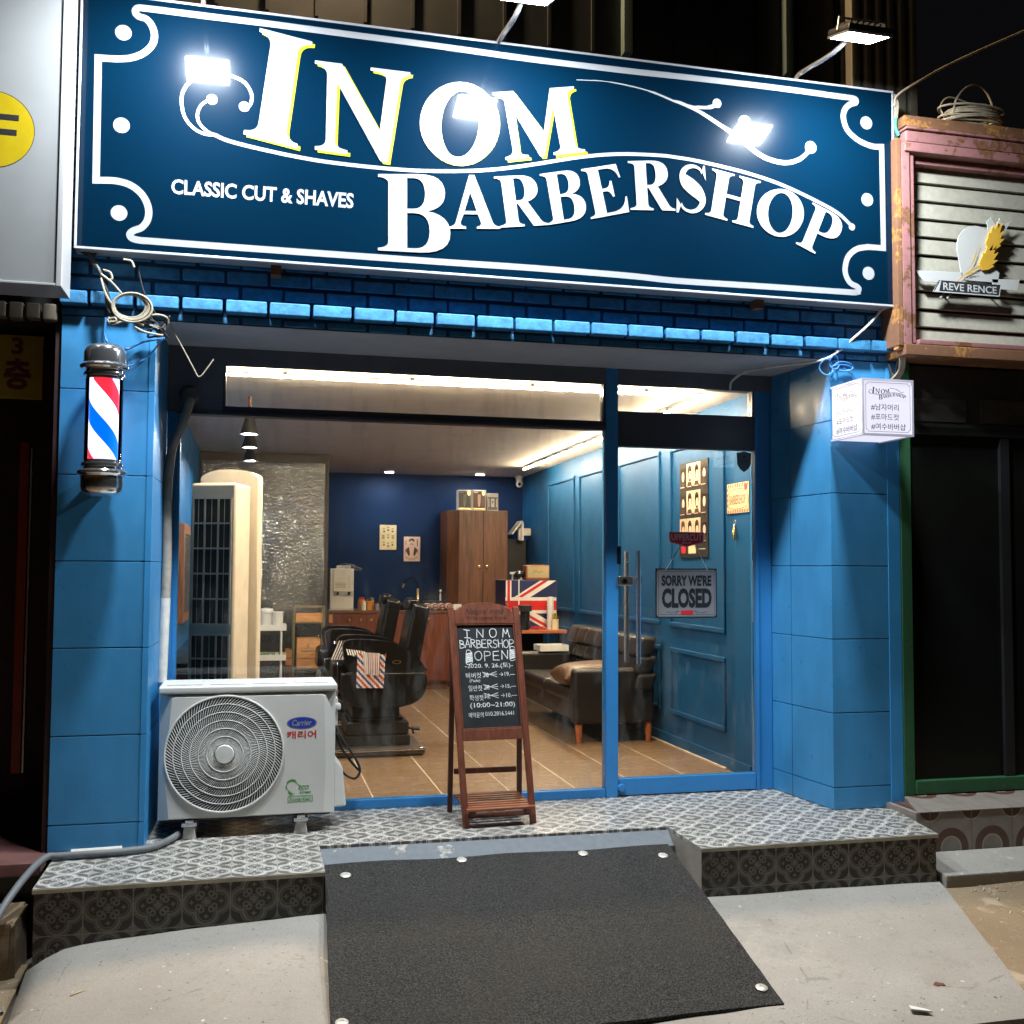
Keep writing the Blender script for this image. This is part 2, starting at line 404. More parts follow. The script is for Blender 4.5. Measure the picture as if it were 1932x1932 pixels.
SG = {
 'border': [(0.318,4.056),(0.278,4.053),(0.267,4.032),(0.283,4.012),(0.319,4.003),(0.347,3.968),(0.358,3.921),(0.344,3.871),(0.301,3.826),(0.244,3.799),(0.183,3.788),'/',(0.104,3.784),'/',(0.109,3.186),'/',(0.197,3.191),(0.267,3.175),(0.321,3.132),(0.349,3.071),(0.346,3.014),(0.32,2.974),(0.286,2.957),(0.268,2.939),(0.276,2.919),(0.313,2.911),(0.37,2.911),(0.647,2.911),(1.748,2.915),(2.259,2.919),(2.793,2.916),(3.076,2.908),(3.608,2.913),(4.096,2.916),(4.159,2.919),(4.178,2.937),(4.165,2.952),(4.122,2.971),(4.095,3.016),(4.094,3.067),(4.116,3.125),(4.168,3.168),(4.236,3.185),'/',(4.338,3.186),'/',(4.335,3.777),'/',(4.273,3.774),(4.188,3.799),(4.119,3.849),(4.092,3.918),(4.102,3.971),(4.135,4.004),(4.171,4.018),(4.17,4.038),(4.122,4.043),(4.065,4.043),(3.618,4.048),(3.08,4.044),(2.793,4.04),(2.254,4.039),(1.737,4.048),(1.243,4.052),(0.903,4.055),(0.625,4.055),(0.398,4.056)],
 'dots': [(0.215,3.922),(0.217,3.465),(0.216,3.036),(4.238,3.907),(4.238,3.459),(4.24,3.033)],
 'swm': [(0.646,3.463),(0.728,3.437),(0.914,3.408),(1.103,3.387),(1.252,3.379),(1.446,3.376),(1.643,3.38),(1.864,3.398),(2.048,3.424),(2.256,3.47),(2.521,3.537),(2.738,3.575),(2.959,3.591),(3.078,3.59),(3.236,3.578),(3.504,3.541),(3.723,3.49),(3.944,3.412),(4.057,3.361),(4.126,3.307)],
 'sw2': [(0.638,3.636),(0.62,3.634),(0.584,3.606),(0.566,3.56),(0.576,3.513),(0.618,3.474),(0.664,3.46)],
 'sw3': [(0.799,3.615),(0.817,3.637),(0.821,3.686),(0.787,3.741),(0.722,3.767),(0.649,3.771),(0.576,3.75),(0.523,3.71),(0.492,3.648),(0.494,3.581),(0.513,3.526),(0.555,3.482),(0.6,3.463),(0.646,3.461)],
 'sw4': [(2.504,3.956),(2.683,3.966),(2.904,3.944),(3.072,3.898),(3.079,3.901),(3.206,3.86),(3.344,3.791),(3.441,3.74),(3.527,3.678),(3.614,3.636),(3.724,3.623),(3.813,3.652),(3.875,3.708)],
 'sw5': [(3.121,3.891),(3.185,3.883),(3.259,3.888),(3.304,3.905)],
 'sw6': [(3.36,3.786),(3.419,3.766),(3.479,3.778),(3.501,3.813)],
 'balls': [(0.633,3.638),(0.787,3.619),(4.137,3.292),(3.883,3.727),(3.313,3.918),(3.479,3.831)],
 'q': {'I': ((0.855,4.026),(1.113,3.989),(1.046,3.434),(0.785,3.479)),
  'N': ((1.126,3.894),(1.61,3.889),(1.536,3.42),(1.133,3.436)),
  'O': ((1.664,3.848),(2.076,3.891),(2.064,3.451),(1.658,3.422)),
  'M': ((2.043,3.832),(2.486,3.917),(2.552,3.567),(2.115,3.48)),
  'B': ((1.451,3.342),(1.819,3.376),(1.828,2.958),(1.454,2.949)),
  'A': ((1.814,3.376),(2.069,3.39),(2.089,3.112),(1.818,3.09)),
  'R': ((2.052,3.385),(2.304,3.422),(2.347,3.154),(2.089,3.118)),
  'B2': ((2.3,3.422),(2.527,3.475),(2.565,3.207),(2.35,3.154)),
  'E': ((2.527,3.47),(2.744,3.524),(2.806,3.264),(2.584,3.205)),
  'R2': ((2.791,3.54),(3.043,3.571),(3.065,3.292),(2.807,3.275)),
  'S': ((3.073,3.555),(3.256,3.56),(3.256,3.29),(3.065,3.283)),
  'H': ((3.282,3.548),(3.572,3.502),(3.525,3.235),(3.237,3.285)),
  'O2': ((3.56,3.473),(3.85,3.469),(3.819,3.19),(3.535,3.207)),
  'P': ((3.891,3.411),(4.096,3.333),(3.997,3.078),(3.783,3.168)),
  'CLASSIC': ((0.452,3.225),(1.331,3.233),(1.328,3.154),(0.452,3.151))},
}

# ================================================================== MATERIALS
def ornament(name, axes, bg, ring, star, grout, rough, wear):
    m, nt, p = base(name)
    vec, x, y, z = coords(nt)
    ax = {'x': x, 'y': y, 'z': z}
    u = ((ax[axes[0]] / 0.2).fract() - 0.5); v = ((ax[axes[1]] / 0.2).fract() - 0.5)
    au, av = u.abs(), v.abs(); a = au.mx(av); b = au.mn(av)
    dq = ln(a - 0.245, b) - 0.225
    rg = dq.abs().less(0.032, 0.010).mx((dq + 0.062).abs().less(0.009, 0.006)).mx((dq - 0.055).abs().less(0.010, 0.006) * 0.8)
    cs = ((0.5 - au).abs().sqrt() + (0.5 - av).abs().sqrt()).less(0.56, 0.02)
    pe = ((a - 0.31).abs().sqrt() + b.sqrt()).less(0.30, 0.02)
    cu = (ln(a - 0.165, b - 0.105) - 0.052).abs().less(0.019, 0.008)
    ce = (au.sqrt() + av.sqrt()).less(0.37, 0.02).mx(((au - av).abs() + (ln(u, v) - 0.07).abs()).less(0.018, 0.01))
    lines = (dq.abs() - 0.062).abs().less(0.007, 0.005) * 0.6
    gr = a.gt(0.488)
    c = mix(nt, cu.mx(lines), bg, star)
    c = mix(nt, cs.mx(pe).mx(ce), c, star)
    c = mix(nt, rg, c, ring)
    c = mix(nt, gr, c, grout)
    n = noise(nt, vec, 7.0, 6, 0.65).ramp(0.35, 0.75, 0.0, wear)
    c = mix(nt, n, c, dark(bg, 0.8))
    hs = ((ax[axes[0]] / 0.2).floor() * 12.9898 + (ax[axes[1]] / 0.2).floor() * 78.233).m('SINE') * 43758.5
    c = mix(nt, hs.fract() * 0.28, c, dark(bg, 0.7))
    c = mix(nt, noise(nt, vec, 70, 3, 0.6).ramp(0.70, 0.76, 0, 0.7), c, dark(bg, 0.5))
    nt.links.new(c, p.inputs['Base Color'])
    nt.links.new(noise(nt, vec, 12.0, 4).ramp(0.3, 0.7, rough * 0.8, rough * 1.25).s, p.inputs['Roughness'])
    bp_ = nt.nodes.new('ShaderNodeBump'); bp_.inputs['Strength'].default_value = 0.25; bp_.inputs['Distance'].default_value = 0.002
    nt.links.new((gr * -1.0 + rg * 0.3).s, bp_.inputs['Height']); nt.links.new(bp_.outputs[0], p.inputs['Normal'])
    return m
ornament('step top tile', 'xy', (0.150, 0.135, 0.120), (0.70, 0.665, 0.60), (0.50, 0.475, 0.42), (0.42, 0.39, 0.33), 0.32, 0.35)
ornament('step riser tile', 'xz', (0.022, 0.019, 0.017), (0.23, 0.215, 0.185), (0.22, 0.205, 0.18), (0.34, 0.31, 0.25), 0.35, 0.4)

def wavetile(name, ax2):
    m, nt, p = base(name)
    vec, x, y, z = coords(nt); w = z if ax2 == 'z' else y
    u = ((x - 4.335) / 0.26).fract() - 0.5; v = (w + (0.18 if ax2 == 'z' else 0.0)) / 0.26
    d1 = ln(u, v - 0.05); d2 = ln(u.abs() - 0.5, v - 0.88)
    c = mix(nt, d1.less(0.42, 0.01), (0.26, 0.22, 0.19), (0.10, 0.042, 0.028))
    c = mix(nt, d1.less(0.25, 0.008), c, (0.42, 0.36, 0.27)); c = mix(nt, d1.less(0.225, 0.008), c, (0.24, 0.21, 0.18))
    c = mix(nt, d2.less(0.27, 0.01), c, (0.42, 0.36, 0.27)); c = mix(nt, d2.less(0.24, 0.01), c, (0.10, 0.042, 0.028))
    c = mix(nt, u.abs().gt(0.485), c, (0.20, 0.15, 0.09))
    n = noise(nt, vec, 14, 5).ramp(0.4, 0.8, 0.0, 0.5)
    nt.links.new(mix(nt, n, c, (0.12, 0.09, 0.06)), p.inputs['Base Color']); p.inputs['Roughness'].default_value = 0.4
    return m
wavetile('wave riser tile', 'z'); wavetile('wave top tile', 'y')

def floor_tile():
    m, nt, p = base('floor tile')
    vec, x, y, z = coords(nt)
    cx = (x - 1.955) / 0.4; col = cx.floor(); u = cx.fract() - 0.5
    cy = y / 0.4 + col * 0.5; row = cy.floor(); v = cy.fract() - 0.5
    gu = u.abs().gt(0.4915); gv = v.abs().gt(0.4945)
    k = (col * 12.9898 + row * 78.233).m('SINE') * 437.585
    kk = k.fract()
    n = noise(nt, vec, 9, 6, 0.65, (1, 2.5, 1)).ramp(0.25, 0.75)
    c = mix(nt, n, (0.135, 0.083, 0.045), (0.225, 0.140, 0.076))
    c = mix(nt, kk * 0.35, c, (0.20, 0.13, 0.08))
    c = mix(nt, gu.mx(gv * 0.6), c, (0.62, 0.54, 0.42))
    nt.links.new(c, p.inputs['Base Color'])
    nt.links.new(noise(nt, vec, 20, 3).ramp(0.3, 0.7, 0.28, 0.42).s, p.inputs['Roughness'])
    return m
floor_tile()

def concrete(name, a, b, spot, rough=0.85, bump=0.5, crack=0.0):
    m, nt, p = base(name)
    vec, x, y, z = coords(nt)
    n1 = noise(nt, vec, 1.3, 6, 0.6).ramp(0.3, 0.7); n2 = noise(nt, vec, 26, 5, 0.7); n3 = noise(nt, vec, 150, 2)
    c = mix(nt, n1, a, b)
    c = mix(nt, n2.ramp(0.57, 0.72, 0, 0.6), c, spot)
    c = mix(nt, noise(nt, vec, 5.0, 3, 0.5).ramp(0.64, 0.72, 0, 0.5), c, dark(spot, 1.5))
    c = mix(nt, n3.ramp(0.35, 0.65, 0, 0.3), c, dark(a, 0.55))
    c = mix(nt, noise(nt, vec, 55, 2, 0.4).ramp(0.71, 0.76, 0, 0.8), c, dark(a, 0.3))
    c = mix(nt, noise(nt, vec, 38, 1, 0.3).ramp(0.76, 0.80, 0, 0.8), c, (0.62, 0.58, 0.50))
    c = mix(nt, noise(nt, vec, 2.1, 5, 0.7).ramp(0.60, 0.72, 0, 0.35), c, dark(a, 0.55))
    if crack:
        vo = nt.nodes.new('ShaderNodeTexVoronoi'); vo.feature = 'DISTANCE_TO_EDGE'; vo.inputs['Scale'].default_value = 0.9
        nt.links.new(vec, vo.inputs['Vector'])
        wv = X(nt, vo.outputs[0]) + noise(nt, vec, 8, 4) * 0.05
        c = mix(nt, wv.less(0.024, 0.0015) * crack, c, dark(a, 0.35))
    nt.links.new(c, p.inputs['Base Color']); p.inputs['Roughness'].default_value = rough
    bpn = nt.nodes.new('ShaderNodeBump'); bpn.inputs['Strength'].default_value = bump; bpn.inputs['Distance'].default_value = 0.004
    nt.links.new((n2 + n3 * 0.4).s, bpn.inputs['Height']); nt.links.new(bpn.outputs[0], p.inputs['Normal'])
    return m
concrete('pale concrete', (0.28, 0.255, 0.22), (0.375, 0.345, 0.305), (0.19, 0.17, 0.14), crack=0.35)
concrete('brown concrete', (0.20, 0.135, 0.075), (0.32, 0.23, 0.135), (0.42, 0.34, 0.25), bump=0.9, crack=0.4)
concrete('street asphalt', (0.10, 0.085, 0.065), (0.16, 0.135, 0.10), (0.26, 0.23, 0.18), bump=1.0)
concrete('rough kerb', (0.28, 0.26, 0.22), (0.40, 0.37, 0.32), (0.55, 0.52, 0.47), bump=1.0)

def peeled(name, a, b, scale, thr, rough=0.6, c3=None, bump=0.4, sc3=None):
    """paint a that has come off in patches showing b"""
    m, nt, p = base(name)
    vec, x, y, z = coords(nt)
    n = noise(nt, vec, scale, 7, 0.62, sc3)
    k = n.less(thr, 0.012)
    ca = mix(nt, noise(nt, vec, 30, 4).ramp(0.3, 0.7), dark(a, 0.82), a)
    cb = mix(nt, noise(nt, vec, 45, 5).ramp(0.35, 0.65), dark(b, 0.45), c3 or b)
    nt.links.new(mix(nt, k, ca, cb), p.inputs['Base Color']); p.inputs['Roughness'].default_value = rough
    bpn = nt.nodes.new('ShaderNodeBump'); bpn.inputs['Strength'].default_value = bump; bpn.inputs['Distance'].default_value = 0.003
    nt.links.new((k * -1.0 + noise(nt, vec, 90, 3) * 0.4).s, bpn.inputs['Height']); nt.links.new(bpn.outputs[0], p.inputs['Normal'])
    return m
peeled('pink rusty paint', (0.30, 0.135, 0.13), (0.30, 0.11, 0.04), 7.0, 0.44, c3=(0.20, 0.10, 0.06))
peeled('rusty steel', (0.19, 0.085, 0.04), (0.36, 0.15, 0.04), 6.0, 0.45, 0.8, c3=(0.42, 0.19, 0.05))
peeled('chipped grey paint', (0.15, 0.165, 0.18), (0.42, 0.40, 0.36), 6.0, 0.36)
peeled('green paint', (0.028, 0.11, 0.045), (0.10, 0.11, 0.06), 9.0, 0.33, 0.5)
peeled('cream shutter paint', (0.38, 0.36, 0.29), (0.42, 0.33, 0.2), 3.0, 0.28, 0.5)

BLUE = (0.045, 0.238, 0.48)
mat('blue tile', BLUE, 0.38, var=0.16, vs=3.5, bump=0.12, bs=120, grain=(1, 1, 0.45), rv=0.3)
mat('blue trim', (0.04, 0.26, 0.56), 0.42, var=0.08)
mat('blue brick', (0.034, 0.20, 0.40), 0.6, var=0.28, vs=22, bump=1.0, bs=28)
mat('brick joint', (0.012, 0.06, 0.14), 0.9)
mat('soffit paint', (0.42, 0.44, 0.48), 0.65, var=0.08)
mat('shaded header grey', (0.045, 0.05, 0.062), 0.42, var=0.1)  # frame blue turned dark grey; weak light on the header is in the colour
mat('frame blue', (0.028, 0.19, 0.46), 0.38, var=0.06)
mat('room blue', (0.0022, 0.020, 0.075), 0.55, var=0.07, vs=2, spec=0.15)
mat('panel blue', (0.008, 0.072, 0.185), 0.5, var=0.06, vs=2, spec=0.2)
mat('ceiling paint', (0.70, 0.66, 0.62), 0.8, var=0.05)
mat('dark cladding', (0.0045, 0.0052, 0.0048), 0.5, var=0.3, vs=1.2)
mat('cladding post', (0.045, 0.062, 0.055), 0.45)
mat('beige sheet', (0.10, 0.088, 0.066), 0.55, var=0.12)
mat('black', (0.012, 0.012, 0.013), 0.4)
mat('black leather', (0.009, 0.008, 0.0075), 0.24, var=0.05, vs=4, rv=0.05)
mat('black gloss', (0.010, 0.010, 0.010), 0.18)
mat('chrome', (0.88, 0.88, 0.90), 0.12, 0.955, var=0.02)
mat('steel', (0.62, 0.62, 0.63), 0.25, 0.75, var=0.05)
mat('brass', (0.75, 0.52, 0.20), 0.25, 1.0)
mat('gold trim', (0.80, 0.58, 0.25), 0.3, 1.0)
mat('white plastic', (0.66, 0.645, 0.60), 0.42, var=0.05)
mat('white paint', (0.50, 0.50, 0.48), 0.45, var=0.03)
mat('unit white', (0.60, 0.585, 0.545), 0.45, var=0.06, vs=3)
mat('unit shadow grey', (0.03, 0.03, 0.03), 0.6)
mat('coil metal', (0.16, 0.145, 0.12), 0.5, 0.3, var=0.4, vs=30)
mat('cream plastic', (0.84, 0.77, 0.66), 0.38, var=0.03)
mat('grille grey', (0.42, 0.44, 0.43), 0.5)
mat('grille dark', (0.018, 0.020, 0.020), 0.6, var=0.3, vs=60, grain=(40, 40, 1))
mat('red mahogany', (0.155, 0.040, 0.020), 0.42, var=0.35, vs=3, grain=(9, 9, 1), bump=0.1)
mat('walnut', (0.125, 0.050, 0.024), 0.45, var=0.4, vs=4, grain=(9, 9, 0.8))
mat('easel wood', (0.155, 0.048, 0.026), 0.42, var=0.32, vs=6, grain=(10, 10, 1), bump=0.12)
mat('easel dark wood', (0.085, 0.028, 0.016), 0.45, var=0.3, vs=6, grain=(10, 10, 1))
mat('slat wood', (0.24, 0.075, 0.035), 0.4, var=0.3, vs=6, grain=(2, 12, 10))
mat('orange wood', (0.42, 0.13, 0.05), 0.38, var=0.2, vs=5, grain=(2, 12, 10))
mat('pine', (0.55, 0.26, 0.09), 0.55, var=0.25, vs=6, grain=(2, 12, 12))
mat('blackboard', (0.014, 0.016, 0.017), 0.6, var=0.5, vs=5)
mat('chalk', (0.68, 0.70, 0.68), 0.95, var=0.35, vs=60)
mat('engraved', (0.05, 0.018, 0.010), 0.6)
mat('pink chalk', (0.55, 0.30, 0.42), 0.95)
mat('ink', (0.012, 0.012, 0.014), 0.5)
mat('sepia ink', (0.055, 0.030, 0.018), 0.6)
mat('soft sepia', (0.22, 0.13, 0.075), 0.6)
mat('cream paper', (0.72, 0.60, 0.36), 0.6)
mat('pink paper', (0.70, 0.50, 0.42), 0.6)
mat('sepia paper', (0.66, 0.48, 0.32), 0.5)
mat('white card', (0.75, 0.74, 0.71), 0.6)
mat('red print', (0.52, 0.022, 0.028), 0.4)
mat('flag red', (0.55, 0.02, 0.02), 0.4)
mat('flag blue', (0.015, 0.022, 0.085), 0.4)
mat('flag white', (0.74, 0.72, 0.68), 0.4)
mat('grey plate', (0.34, 0.34, 0.37), 0.35, 0.5, var=0.1)
mat('dull sticker', (0.10, 0.11, 0.12), 0.5)
mat('cord', (0.55, 0.53, 0.48), 0.6)
mat('rubber black', (0.010, 0.010, 0.011), 0.55)
mat('cable white', (0.56, 0.54, 0.49), 0.5, var=0.2, vs=12)
mat('cable tan', (0.34, 0.29, 0.21), 0.6, var=0.25, vs=12)
mat('cable green', (0.06, 0.34, 0.22), 0.5)
mat('cable blue', (0.05, 0.22, 0.50), 0.5)
mat('tape wrap', (0.34, 0.29, 0.235), 0.7, var=0.22, vs=14, bump=0.6, bs=40)
mat('white wrap', (0.62, 0.58, 0.52), 0.75, var=0.15, vs=14, bump=0.6, bs=40)
mat('conduit', (0.16, 0.165, 0.17), 0.55, var=0.2)
mat('towel white', (0.74, 0.70, 0.66), 0.9, bump=0.4, bs=200)
mat('towel red', (0.48, 0.06, 0.035), 0.9)
mat('towel blue', (0.045, 0.045, 0.20), 0.9)
mat('amber', (0.55, 0.24, 0.06), 0.3)
mat('skin brown leather', (0.115, 0.060, 0.030), 0.42, var=0.25, vs=8, bump=0.2, bs=160)
mat('sofa leather', (0.010, 0.0085, 0.0075), 0.42, var=0.25, vs=10, bump=0.06, bs=90)
mat('radio cloth', (0.42, 0.33, 0.17), 0.8, bump=0.4, bs=400)
mat('radio case', (0.28, 0.09, 0.035), 0.5)
mat('maroon wall', (0.030, 0.008, 0.009), 0.6, var=0.3)
mat('sign red frame', (0.22, 0.018, 0.010), 0.45)
mat('yellow board', (0.30, 0.20, 0.015), 0.6)
mat('dark red print', (0.10, 0.006, 0.006), 0.6)
mat('grey signboard', (0.25, 0.255, 0.255), 0.4, var=0.04)
mat('signboard edge', (0.38, 0.38, 0.38), 0.35, var=0.05)
mat('yellow disc', (0.42, 0.30, 0.004), 0.4)
mat('wheat gold', (0.62, 0.36, 0.04), 0.45)
mat('plate ink', (0.025, 0.028, 0.035), 0.4)
mat('leaf green', (0.10, 0.35, 0.05), 0.5)
mat('logo blue', (0.02, 0.045, 0.38), 0.4)
mat('logo red', (0.55, 0.025, 0.035), 0.4)
mat('logo green', (0.06, 0.30, 0.05), 0.4)
mat('dark glass body', (0.006, 0.007, 0.006), 0.06)
mat('washer', (0.60, 0.57, 0.50), 0.4, 0.4)
mat('plant', (0.12, 0.22, 0.08), 0.7)
glass('window glass', dirt=0.10)
glass('tube glass', (0.95, 0.96, 1.0), 1.3, 0.0)
glass('bag film', (0.9, 0.93, 0.95), 1.5, 0.35, 0.15)
glass('jar glass', (0.85, 0.8, 0.7), 1.45, 0.25)

def sign_face():
    m, nt, p = base('sign print')
    vec, x, y, z = coords(nt)
    n = noise(nt, vec, 0.7, 2).ramp(0.3, 0.7)
    nt.links.new(mix(nt, n, (0.0004, 0.0074, 0.0185), (0.0005, 0.0100, 0.024)), p.inputs['Base Color'])
    p.inputs['Roughness'].default_value = 0.24; p.inputs['Specular IOR Level'].default_value = 0.03
    p.inputs['Coat Weight'].default_value = 0.35; p.inputs['Coat Roughness'].default_value = 0.045
    b = nt.nodes.new('ShaderNodeBump'); b.inputs['Strength'].default_value = 0.06; b.inputs['Distance'].default_value = 0.003
    nt.links.new(noise(nt, vec, 6.0, 3, 0.5).s, b.inputs['Height']); nt.links.new(b.outputs[0], p.inputs['Normal'])
sign_face()
mat('sign white', (0.27, 0.272, 0.285), 0.35, var=0.02, coat=0.4)
mat('sign yellow', (0.26, 0.28, 0.004), 0.4, var=0.02)
mat('sign frame', (0.45, 0.45, 0.48), 0.3, 0.2, var=0.04)

def rubber_mat():
    m, nt, p = base('coil mat')
    vec, x, y, z = coords(nt)
    vo = nt.nodes.new('ShaderNodeTexVoronoi'); vo.inputs['Scale'].default_value = 95
    mp = nt.nodes.new('ShaderNodeMapping'); mp.inputs['Scale'].default_value = (1.6, 0.8, 1); nt.links.new(vec, mp.inputs[0]); nt.links.new(mp.outputs[0], vo.inputs['Vector'])
    d = X(nt, vo.outputs[0]); n = noise(nt, vec, 120, 4, 0.75)
    c = mix(nt, n.ramp(0.44, 0.60), (0.0, 0.0, 0.0), (0.068, 0.063, 0.056))
    c = mix(nt, noise(nt, vec, 2.2, 4).ramp(0.42, 0.70, 0, 0.45), c, (0.034, 0.029, 0.023))
    c = mix(nt, noise(nt, vec, 46, 2, 0.5).ramp(0.72, 0.76, 0, 0.5), c, (0.10, 0.09, 0.075))
    nt.links.new(c, p.inputs['Base Color']); p.inputs['Roughness'].default_value = 0.75
    b = nt.nodes.new('ShaderNodeBump'); b.inputs['Strength'].default_value = 1.0; b.inputs['Distance'].default_value = 0.01
    nt.links.new((n + d * 0.8).s, b.inputs['Height']); nt.links.new(b.outputs[0], p.inputs['Normal'])
rubber_mat()

def frosted():
    m, nt, p = base('pebbled glass')
    vec, x, y, z = coords(nt)
    vo = nt.nodes.new('ShaderNodeTexVoronoi'); vo.feature = 'SMOOTH_F1'; vo.inputs['Scale'].default_value = 66
    nt.links.new(vec, vo.inputs['Vector'])
    p.inputs['Base Color'].default_value = (0.25, 0.27, 0.27, 1); p.inputs['Roughness'].default_value = 0.07
    p.inputs['Transmission Weight'].default_value = 0.8; p.inputs['IOR'].default_value = 1.5
    p.inputs['Coat Weight'].default_value = 1.0; p.inputs['Coat IOR'].default_value = 1.85; p.inputs['Coat Roughness'].default_value = 0.06
    b = nt.nodes.new('ShaderNodeBump'); b.inputs['Strength'].default_value = 1.0; b.inputs['Distance'].default_value = 0.0048
    nt.links.new((X(nt, vo.outputs[0]) + noise(nt, vec, 30, 2) * 0.4).s, b.inputs['Height']); nt.links.new(b.outputs[0], p.inputs['Normal']); nt.links.new(b.outputs[0], p.inputs['Coat Normal'])
frosted()

# lit surfaces
emit('flood led', COOL, L_FLOOD); emit('strip led', WARM, L_STRIP); emit('spot led', (1, 0.97, 0.92), L_SPOT)
emit('downlight led', (1, 0.96, 0.9), L_DOWN)
emit('lit white acrylic', (0.86, 0.84, 1.0), L_BOX, (0.10, 0.10, 0.11))
emit('lit pole white', (0.78, 0.80, 1.0), L_POLE); emit('lit pole red', (1.0, 0.03, 0.06), L_POLE * 0.8); emit('lit pole blue', (0.0, 0.16, 1.0), L_POLE * 0.8)
M_ = MATS

# ================================================================== GROUND
def grid_sheet(name, m, poly, hz, parent=None, nx=40, ny=16, skirt=0.0):
    """poly: 4 corners (x, y) in order; hz(x, y) height"""
    mb = MB(); vs = []; fs = []
    a, b, c, d = [Vector(p) for p in poly]
    for j in range(ny + 1):
        for i in range(nx + 1):
            u, v = i / nx, j / ny
            q = (a * (1 - u) + b * u) * (1 - v) + (d * (1 - u) + c * u) * v
            vs.append(Vector((q.x, q.y, hz(q.x, q.y))))
    for j in range(ny):
        for i in range(nx):
            k = j * (nx + 1) + i; fs.append((k, k + 1, k + nx + 2, k + nx + 1))
    if skirt:
        loop = list(range(nx + 1)) + [j * (nx + 1) + nx for j in range(1, ny + 1)] + [ny * (nx + 1) + i for i in range(nx - 1, -1, -1)] + [j * (nx + 1) for j in range(ny - 1, 0, -1)]
        k0 = len(vs); vs += [vs[i] - Vector((0, 0, skirt)) for i in loop]
        L_ = len(loop); fs += [(loop[i], loop[(i + 1) % L_], k0 + (i + 1) % L_, k0 + i) for i in range(L_)]
    mb.add(vs, fs)
    return mb.build(name, m, parent, ang=60)
def interp(x, tab):
    if x <= tab[0][0]: return tab[0][1]
    for (a, b), (c, d) in zip(tab, tab[1:]):
        if x <= c: return b + (d - b) * (x - a) / (c - a)
    return tab[-1][1]
def bumpy(x, y): return 0.002 * sin(5.1 * x + 1.3) * cos(4.3 * y) + 0.0012 * sin(11 * x + 7 * y)
def hz_pave(x, y):
    z0 = interp(x, [(-0.05, -0.275), (0.3, -0.232), (0.6, -0.209), (1.2, -0.183), (1.3, -0.195), (2.85, -0.225), (2.95, -0.233), (4.4, -0.243)])
    z = z0 + 0.125 * min(y, 0.0) + bumpy(x, y)
    if 1.1 < x < 2.96: z -= interp(x, [(1.9, 0.055), (2.88, 0.006)]) * min(1.0, max(0.0, -y / 0.3)) * min(1.0, (x - 1.1) / 0.05, (2.96 - x) / 0.05)
    if x < 0.16: z -= 0.55 * (0.16 - x) ** 1.5 * 1.6
    if y < -1.0: z -= 0.35 * (-1.0 - y) ** 1.5
    return z
structure(grid_sheet('street', M_['street asphalt'], [(-30, -40), (34, -40), (34, 1.0), (-30, 1.0)], lambda x, y: -0.435, nx=4, ny=4))
structure(grid_sheet('pavement', M_['pale concrete'], [(0.04, -1.2), (3.92, -1.17), (4.335, 0.06), (-0.02, 0.10)], hz_pave, nx=60, ny=24, skirt=0.2))
structure(grid_sheet('side_pavement', M_['brown concrete'], [(3.925, -1.17), (9, -1.3), (9, 0.30), (4.340, 0.06)], lambda x, y: -0.262 + 0.115 * min(y, 0.0) + bumpy(x, y) * 2, nx=60, ny=20, skirt=0.2))
structure(grid_sheet('verge', M_['brown concrete'], [(-6, -0.9), (-0.02, -1.0), (-0.06, 0.3), (-6, 0.3)], lambda x, y: -0.405 + bumpy(x * 3, y * 3) * 2.5, nx=60, ny=16, skirt=0.2))

# ================================================================== TILED STEP
st = thing('tiled_step', 'raised step of patterned grey tiles in front of the blue barbershop', 'step')
mb = MB()
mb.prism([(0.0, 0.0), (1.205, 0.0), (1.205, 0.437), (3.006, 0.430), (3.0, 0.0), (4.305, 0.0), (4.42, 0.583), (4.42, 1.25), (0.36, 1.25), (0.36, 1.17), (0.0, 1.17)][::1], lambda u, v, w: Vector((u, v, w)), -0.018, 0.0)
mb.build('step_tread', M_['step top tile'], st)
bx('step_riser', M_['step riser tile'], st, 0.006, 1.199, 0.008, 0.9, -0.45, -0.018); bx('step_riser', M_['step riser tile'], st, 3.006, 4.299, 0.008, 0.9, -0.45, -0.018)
mat('nosing', (0.42, 0.37, 0.28), 0.6, var=0.25, vs=8)
for a_, b_ in ((0.0, 1.207), (2.998, 4.307)): bx('step_nosing', M_['nosing'], st, a_, b_, -0.004, 0.0, -0.020, -0.003)
mat('step end tile', (0.40, 0.34, 0.28), 0.5, var=0.2); mb = MB()
mb.add([Vector(p) for p in ((3.0, -0.002, -0.02), (3.006, 0.43, -0.02), (3.006, 0.43, -0.3), (3.0, -0.002, -0.3))], [(0, 1, 2, 3)])
mb.build('step_end', M_['step end tile'], st); mb = MB()
mb.add([Vector(p) for p in ((1.2065, -0.002, -0.02), (1.2065, 0.435, -0.02), (1.2065, 0.435, -0.3), (1.2065, -0.002, -0.3))], [(0, 1, 2, 3)])
mb.build('step_end', M_['step end tile'], st)
rp = thing('entrance_ramp', 'grey painted concrete ramp with chipped lip between the two tiled steps', 'ramp')
mb = MB()
mb.hexa([Vector(p) for p in ((1.21, 0.33, -0.45), (2.998, 0.33, -0.45), (3.003, 0.431, -0.45), (1.21, 0.435, -0.45), (1.21, 0.33, -0.072), (2.998, 0.33, -0.070), (3.003, 0.431, -0.014), (1.21, 0.435, -0.014))])
mb.build('ramp_lip', M_['chipped grey paint'], rp)
mb = MB()
mb.hexa([Vector(p) for p in ((1.20, -0.96, -0.45), (2.90, -0.94, -0.45), (2.945, 0.328, -0.45), (1.245, 0.328, -0.45), (1.20, -0.96, -0.362), (2.90, -0.94, -0.358), (2.945, 0.328, -0.086), (1.245, 0.328, -0.086))])
mb.build('ramp_slope', M_['pale concrete'], rp)
